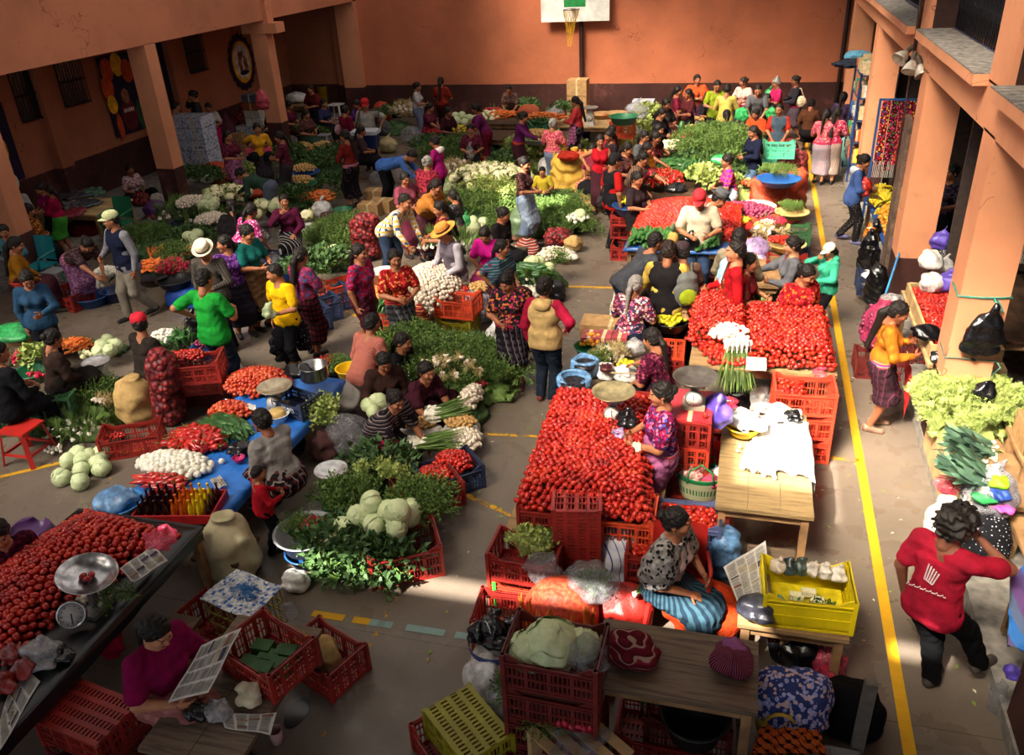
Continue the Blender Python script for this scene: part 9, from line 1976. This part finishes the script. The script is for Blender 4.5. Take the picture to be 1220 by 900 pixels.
# textiles on a blue frame, metal shelf
EMB=cloth('floral:#4c1018,#a01c28,#c83040,#2c4c8c,#d8a040,#601428');EMB2=cloth('floral:#3c0c14,#8c1838,#c04070,#4c6c3c,#1c1420')
def rack(y,x0,x1,z1,lab,n,mats,frame=PL['blue'],group=None,zb=1.05):
 t=empty('textile_rack',((x0+x1)/2,y,.13));tag(t,lab,'rack');w=(x1-x0)/2;m=MB()
 for s in (-1,1):m.box(s*w-.018,s*w+.018,-.02,.02,0,z1)
 m.box(-w,w,-.02,.02,z1-.03,z1);m.box(-w,w,-.02,.02,.3,.33);m.build('frame',frame,t)
 for k in range(n):
  x=-w+.03+(2*w-.06)*(k+.5)/n;ww=(2*w-.06)/n*.46
  m=MB();m.sheet(lambda u,v:(x+(u-.5)*2*ww,-.035+.014*math.sin(u*9+k),z1-.03-v*(z1-zb+.1*(k%2))),4,10);m.sheet(lambda u,v:(x+(u-.5)*2*ww,-.028+.014*math.sin(u*9+k),z1-.03-v*(z1-zb+.1*(k%2))),4,10)
  for f in range(6):m.box(x-ww+ww*f/3,x-ww+ww*f/3+.006,-.036,-.03,zb-.25,zb+.02,1)
  m.build('hanging_textile',[mats[k%len(mats)],plain('#c8c0b8',.9)],t)
rack(15.4,2.06,3.1,2.1,'blue framed rack of crimson embroidered sashes hanging by the fruit stall',7,[EMB,EMB2,cloth('floral:#5c1020,#b82840,#d86c40,#30304c')])
rack(10.4,2.9,3.9,2.75,'dark rack of striped shawls hanging behind the shopkeeper',8,[cloth('band:#3c1020,#8c2c4c,#14101a'),cloth('plain:#1c1418'),EMB2,cloth('stripe:#5c1828,#a04058,#1c1418')],IRON,zb=1.4);rack(8.9,3.1,4.2,2.7,'dark rack of embroidered blouses deep inside the gallery',8,[EMB2,cloth('plain:#1c1418'),EMB],IRON,zb=1.3)
rack(6.9,3.2,4.2,2.4,'rack of red and black garments at the right photo edge',6,[cloth('plain:#5c1020'),cloth('plain:#14101a'),EMB2],IRON,zb=.9)
def shelf():
 t=empty('metal_shelf',(2.35,18.6,.13));tag(t,'dark blue metal shelf with packets near the far right pillar','shelf');m=MB()
 for sx in (-.35,.35):
  for sy in (-.6,.6):m.box(sx-.02,sx+.02,sy-.02,sy+.02,0,2.1)
 m.build('frame',PL['dkblue'],t)
 for k in range(5):m=MB();m.box(-.36,.36,-.62,.62,.35+.42*k,.37+.42*k);m.build('shelf_board',plain('#4c5478',.5,.5,.3),t)
 r=random.Random(2)
 for k in range(5):
  for j in range(7):x,y=2.05+.09*(j%2),18.1+.17*j;box_thing(x-.05,x+.1,y-.07,y+.07,.51+.42*k,.51+.42*k+r.uniform(.1,.28),plain(r.choice(['#d8b81c','#c8ccc8','#3c9c6c','#c8b48c','#3c6ca8','#c85c2c']),.4,.5),'bright packet on the dark blue metal shelf','shelf_packet','packet',group='packets on the metal shelf')
shelf();bag(1023,65,2.2,.25,.2,plain('#5c9cb8',.8),'pale turquoise cloth on top of the metal shelf','folded_cloth','cloth',kn=0);bag(1013,75,2.15,.3,.15,plain('#1c2434',.8),'dark blue cloth over the top of the metal shelf','folded_cloth','cloth',kn=0)
bag(1009,145,.13,.3,.8,plain('#1c5ca0',.6),'bright blue plastic bundle left of the metal shelf',kn=0);bag(1013,175,.13,.22,.8,plain('#7cb4a8',.7),'pale green cloth hanging at the foot of the metal shelf','hanging_cloth','cloth',kn=0);bag(975,150,.1,.22,.6,plain('#2c2038',.8),'dark violet bag carried by the left of the two women','shoulder_bag','bag',kn=0);g=G(1083,128,1.2);crate(2.75,15.9,1.55,0,CR_ORA,'orange crate high on a stack behind the embroidered sashes');box_thing(2.5,3.0,15.7,16.1,.13,1.55,plain('#2c2624',.8),'dark cabinet under the high orange crate','cabinet','cabinet');crate(2.5,22.6,.13,0,CR_OLIVE,'yellow crate in the far right bay of the gallery')
box_thing(2.02,2.2,12.6,14.0,.13,.5,plain('#9a948a',.9),'low concrete block at the kerb beside the rack','kerb_block','block')
# carried bags of shoppers
def carried(I,side,r,h,mat,lab,dz=0,name='plastic_bag',cat='plastic bag',sx=.6):
 w=I['wr'][side]+I['wd'][side][1]*.08;p=Euler((0,0,R_(I['yaw']))).to_matrix()@Vector(w)+I['loc'];bag(0,0,p.z-h*1.02+dz,r,h,mat,lab,name,cat,kn=1,at=(p.x,p.y,0),sx=sx)
carried(I_yb,0,.14,.48,cloth('dots:#1c1c20,#8c8c94'),'black dotted bag hanging from the right hand of the boy in yellow');carried(I_yb,1,.1,.16,bag_mat('#a8b88c',.8),'clear bag of sprouts held up by the boy in yellow',.15)
for k,(x,y,z,r,h,m_,l) in enumerate(((358,395,.25,.13,.5,cloth('dots:#1c1c20,#a0a0a8'),'second black dotted bag between the yellow shirt and the red huipil'),(590,400,.15,.15,.42,WHITEP,'pale bag with a green print beside the black floral huipil'),(628,400,.3,.11,.4,BLACKP,'black bag on the arm of the woman in tan vest'),(285,355,.35,.15,.4,BLACKP,'black plastic bag held by the woman in violet'),(230,390,.1,.16,.42,BLACKP,'black bag at the side of the elderly man'),(155,330,.6,.07,.14,WHITEP,'little white bag in the hand of the man in navy vest'),(373,385,.05,.12,.35,cloth('band:#8c8478,#5c5448,#3c342c'),'woven shoulder bag hanging from the wavy-haired woman'),(15,395,.5,.28,.2,GREENP,'bright green tarp corner at the left photo edge'),(555,262,.45,.1,.2,GREENP,'small bag of greens held by the girl in grey lace'),(508,290,.1,.16,.4,cloth('stripe:#2c5c8c,#c8c8d0,#1c2c4c'),'blue striped carrier bag opened by the plaid shirt'),(560,180,.6,.1,.3,CLEAR,'clear bag held by the purple blouse'),(503,268,.3,.14,.4,cloth('floral:#8c1c2c,#2c2c3c,#c04050'),'red patterned bag in front of the mustard shawl'))):bag(x,y,z,r,h,m_,l,kn=k not in (7,),sx=.75)
table(-9.7,-9.1,7.9,8.5,.5,'small table under the green tarp corner',top=WOOD_D,planks=1)
for k_ in Kind.all:k_.finish()
print('objects',len(bpy.data.objects))
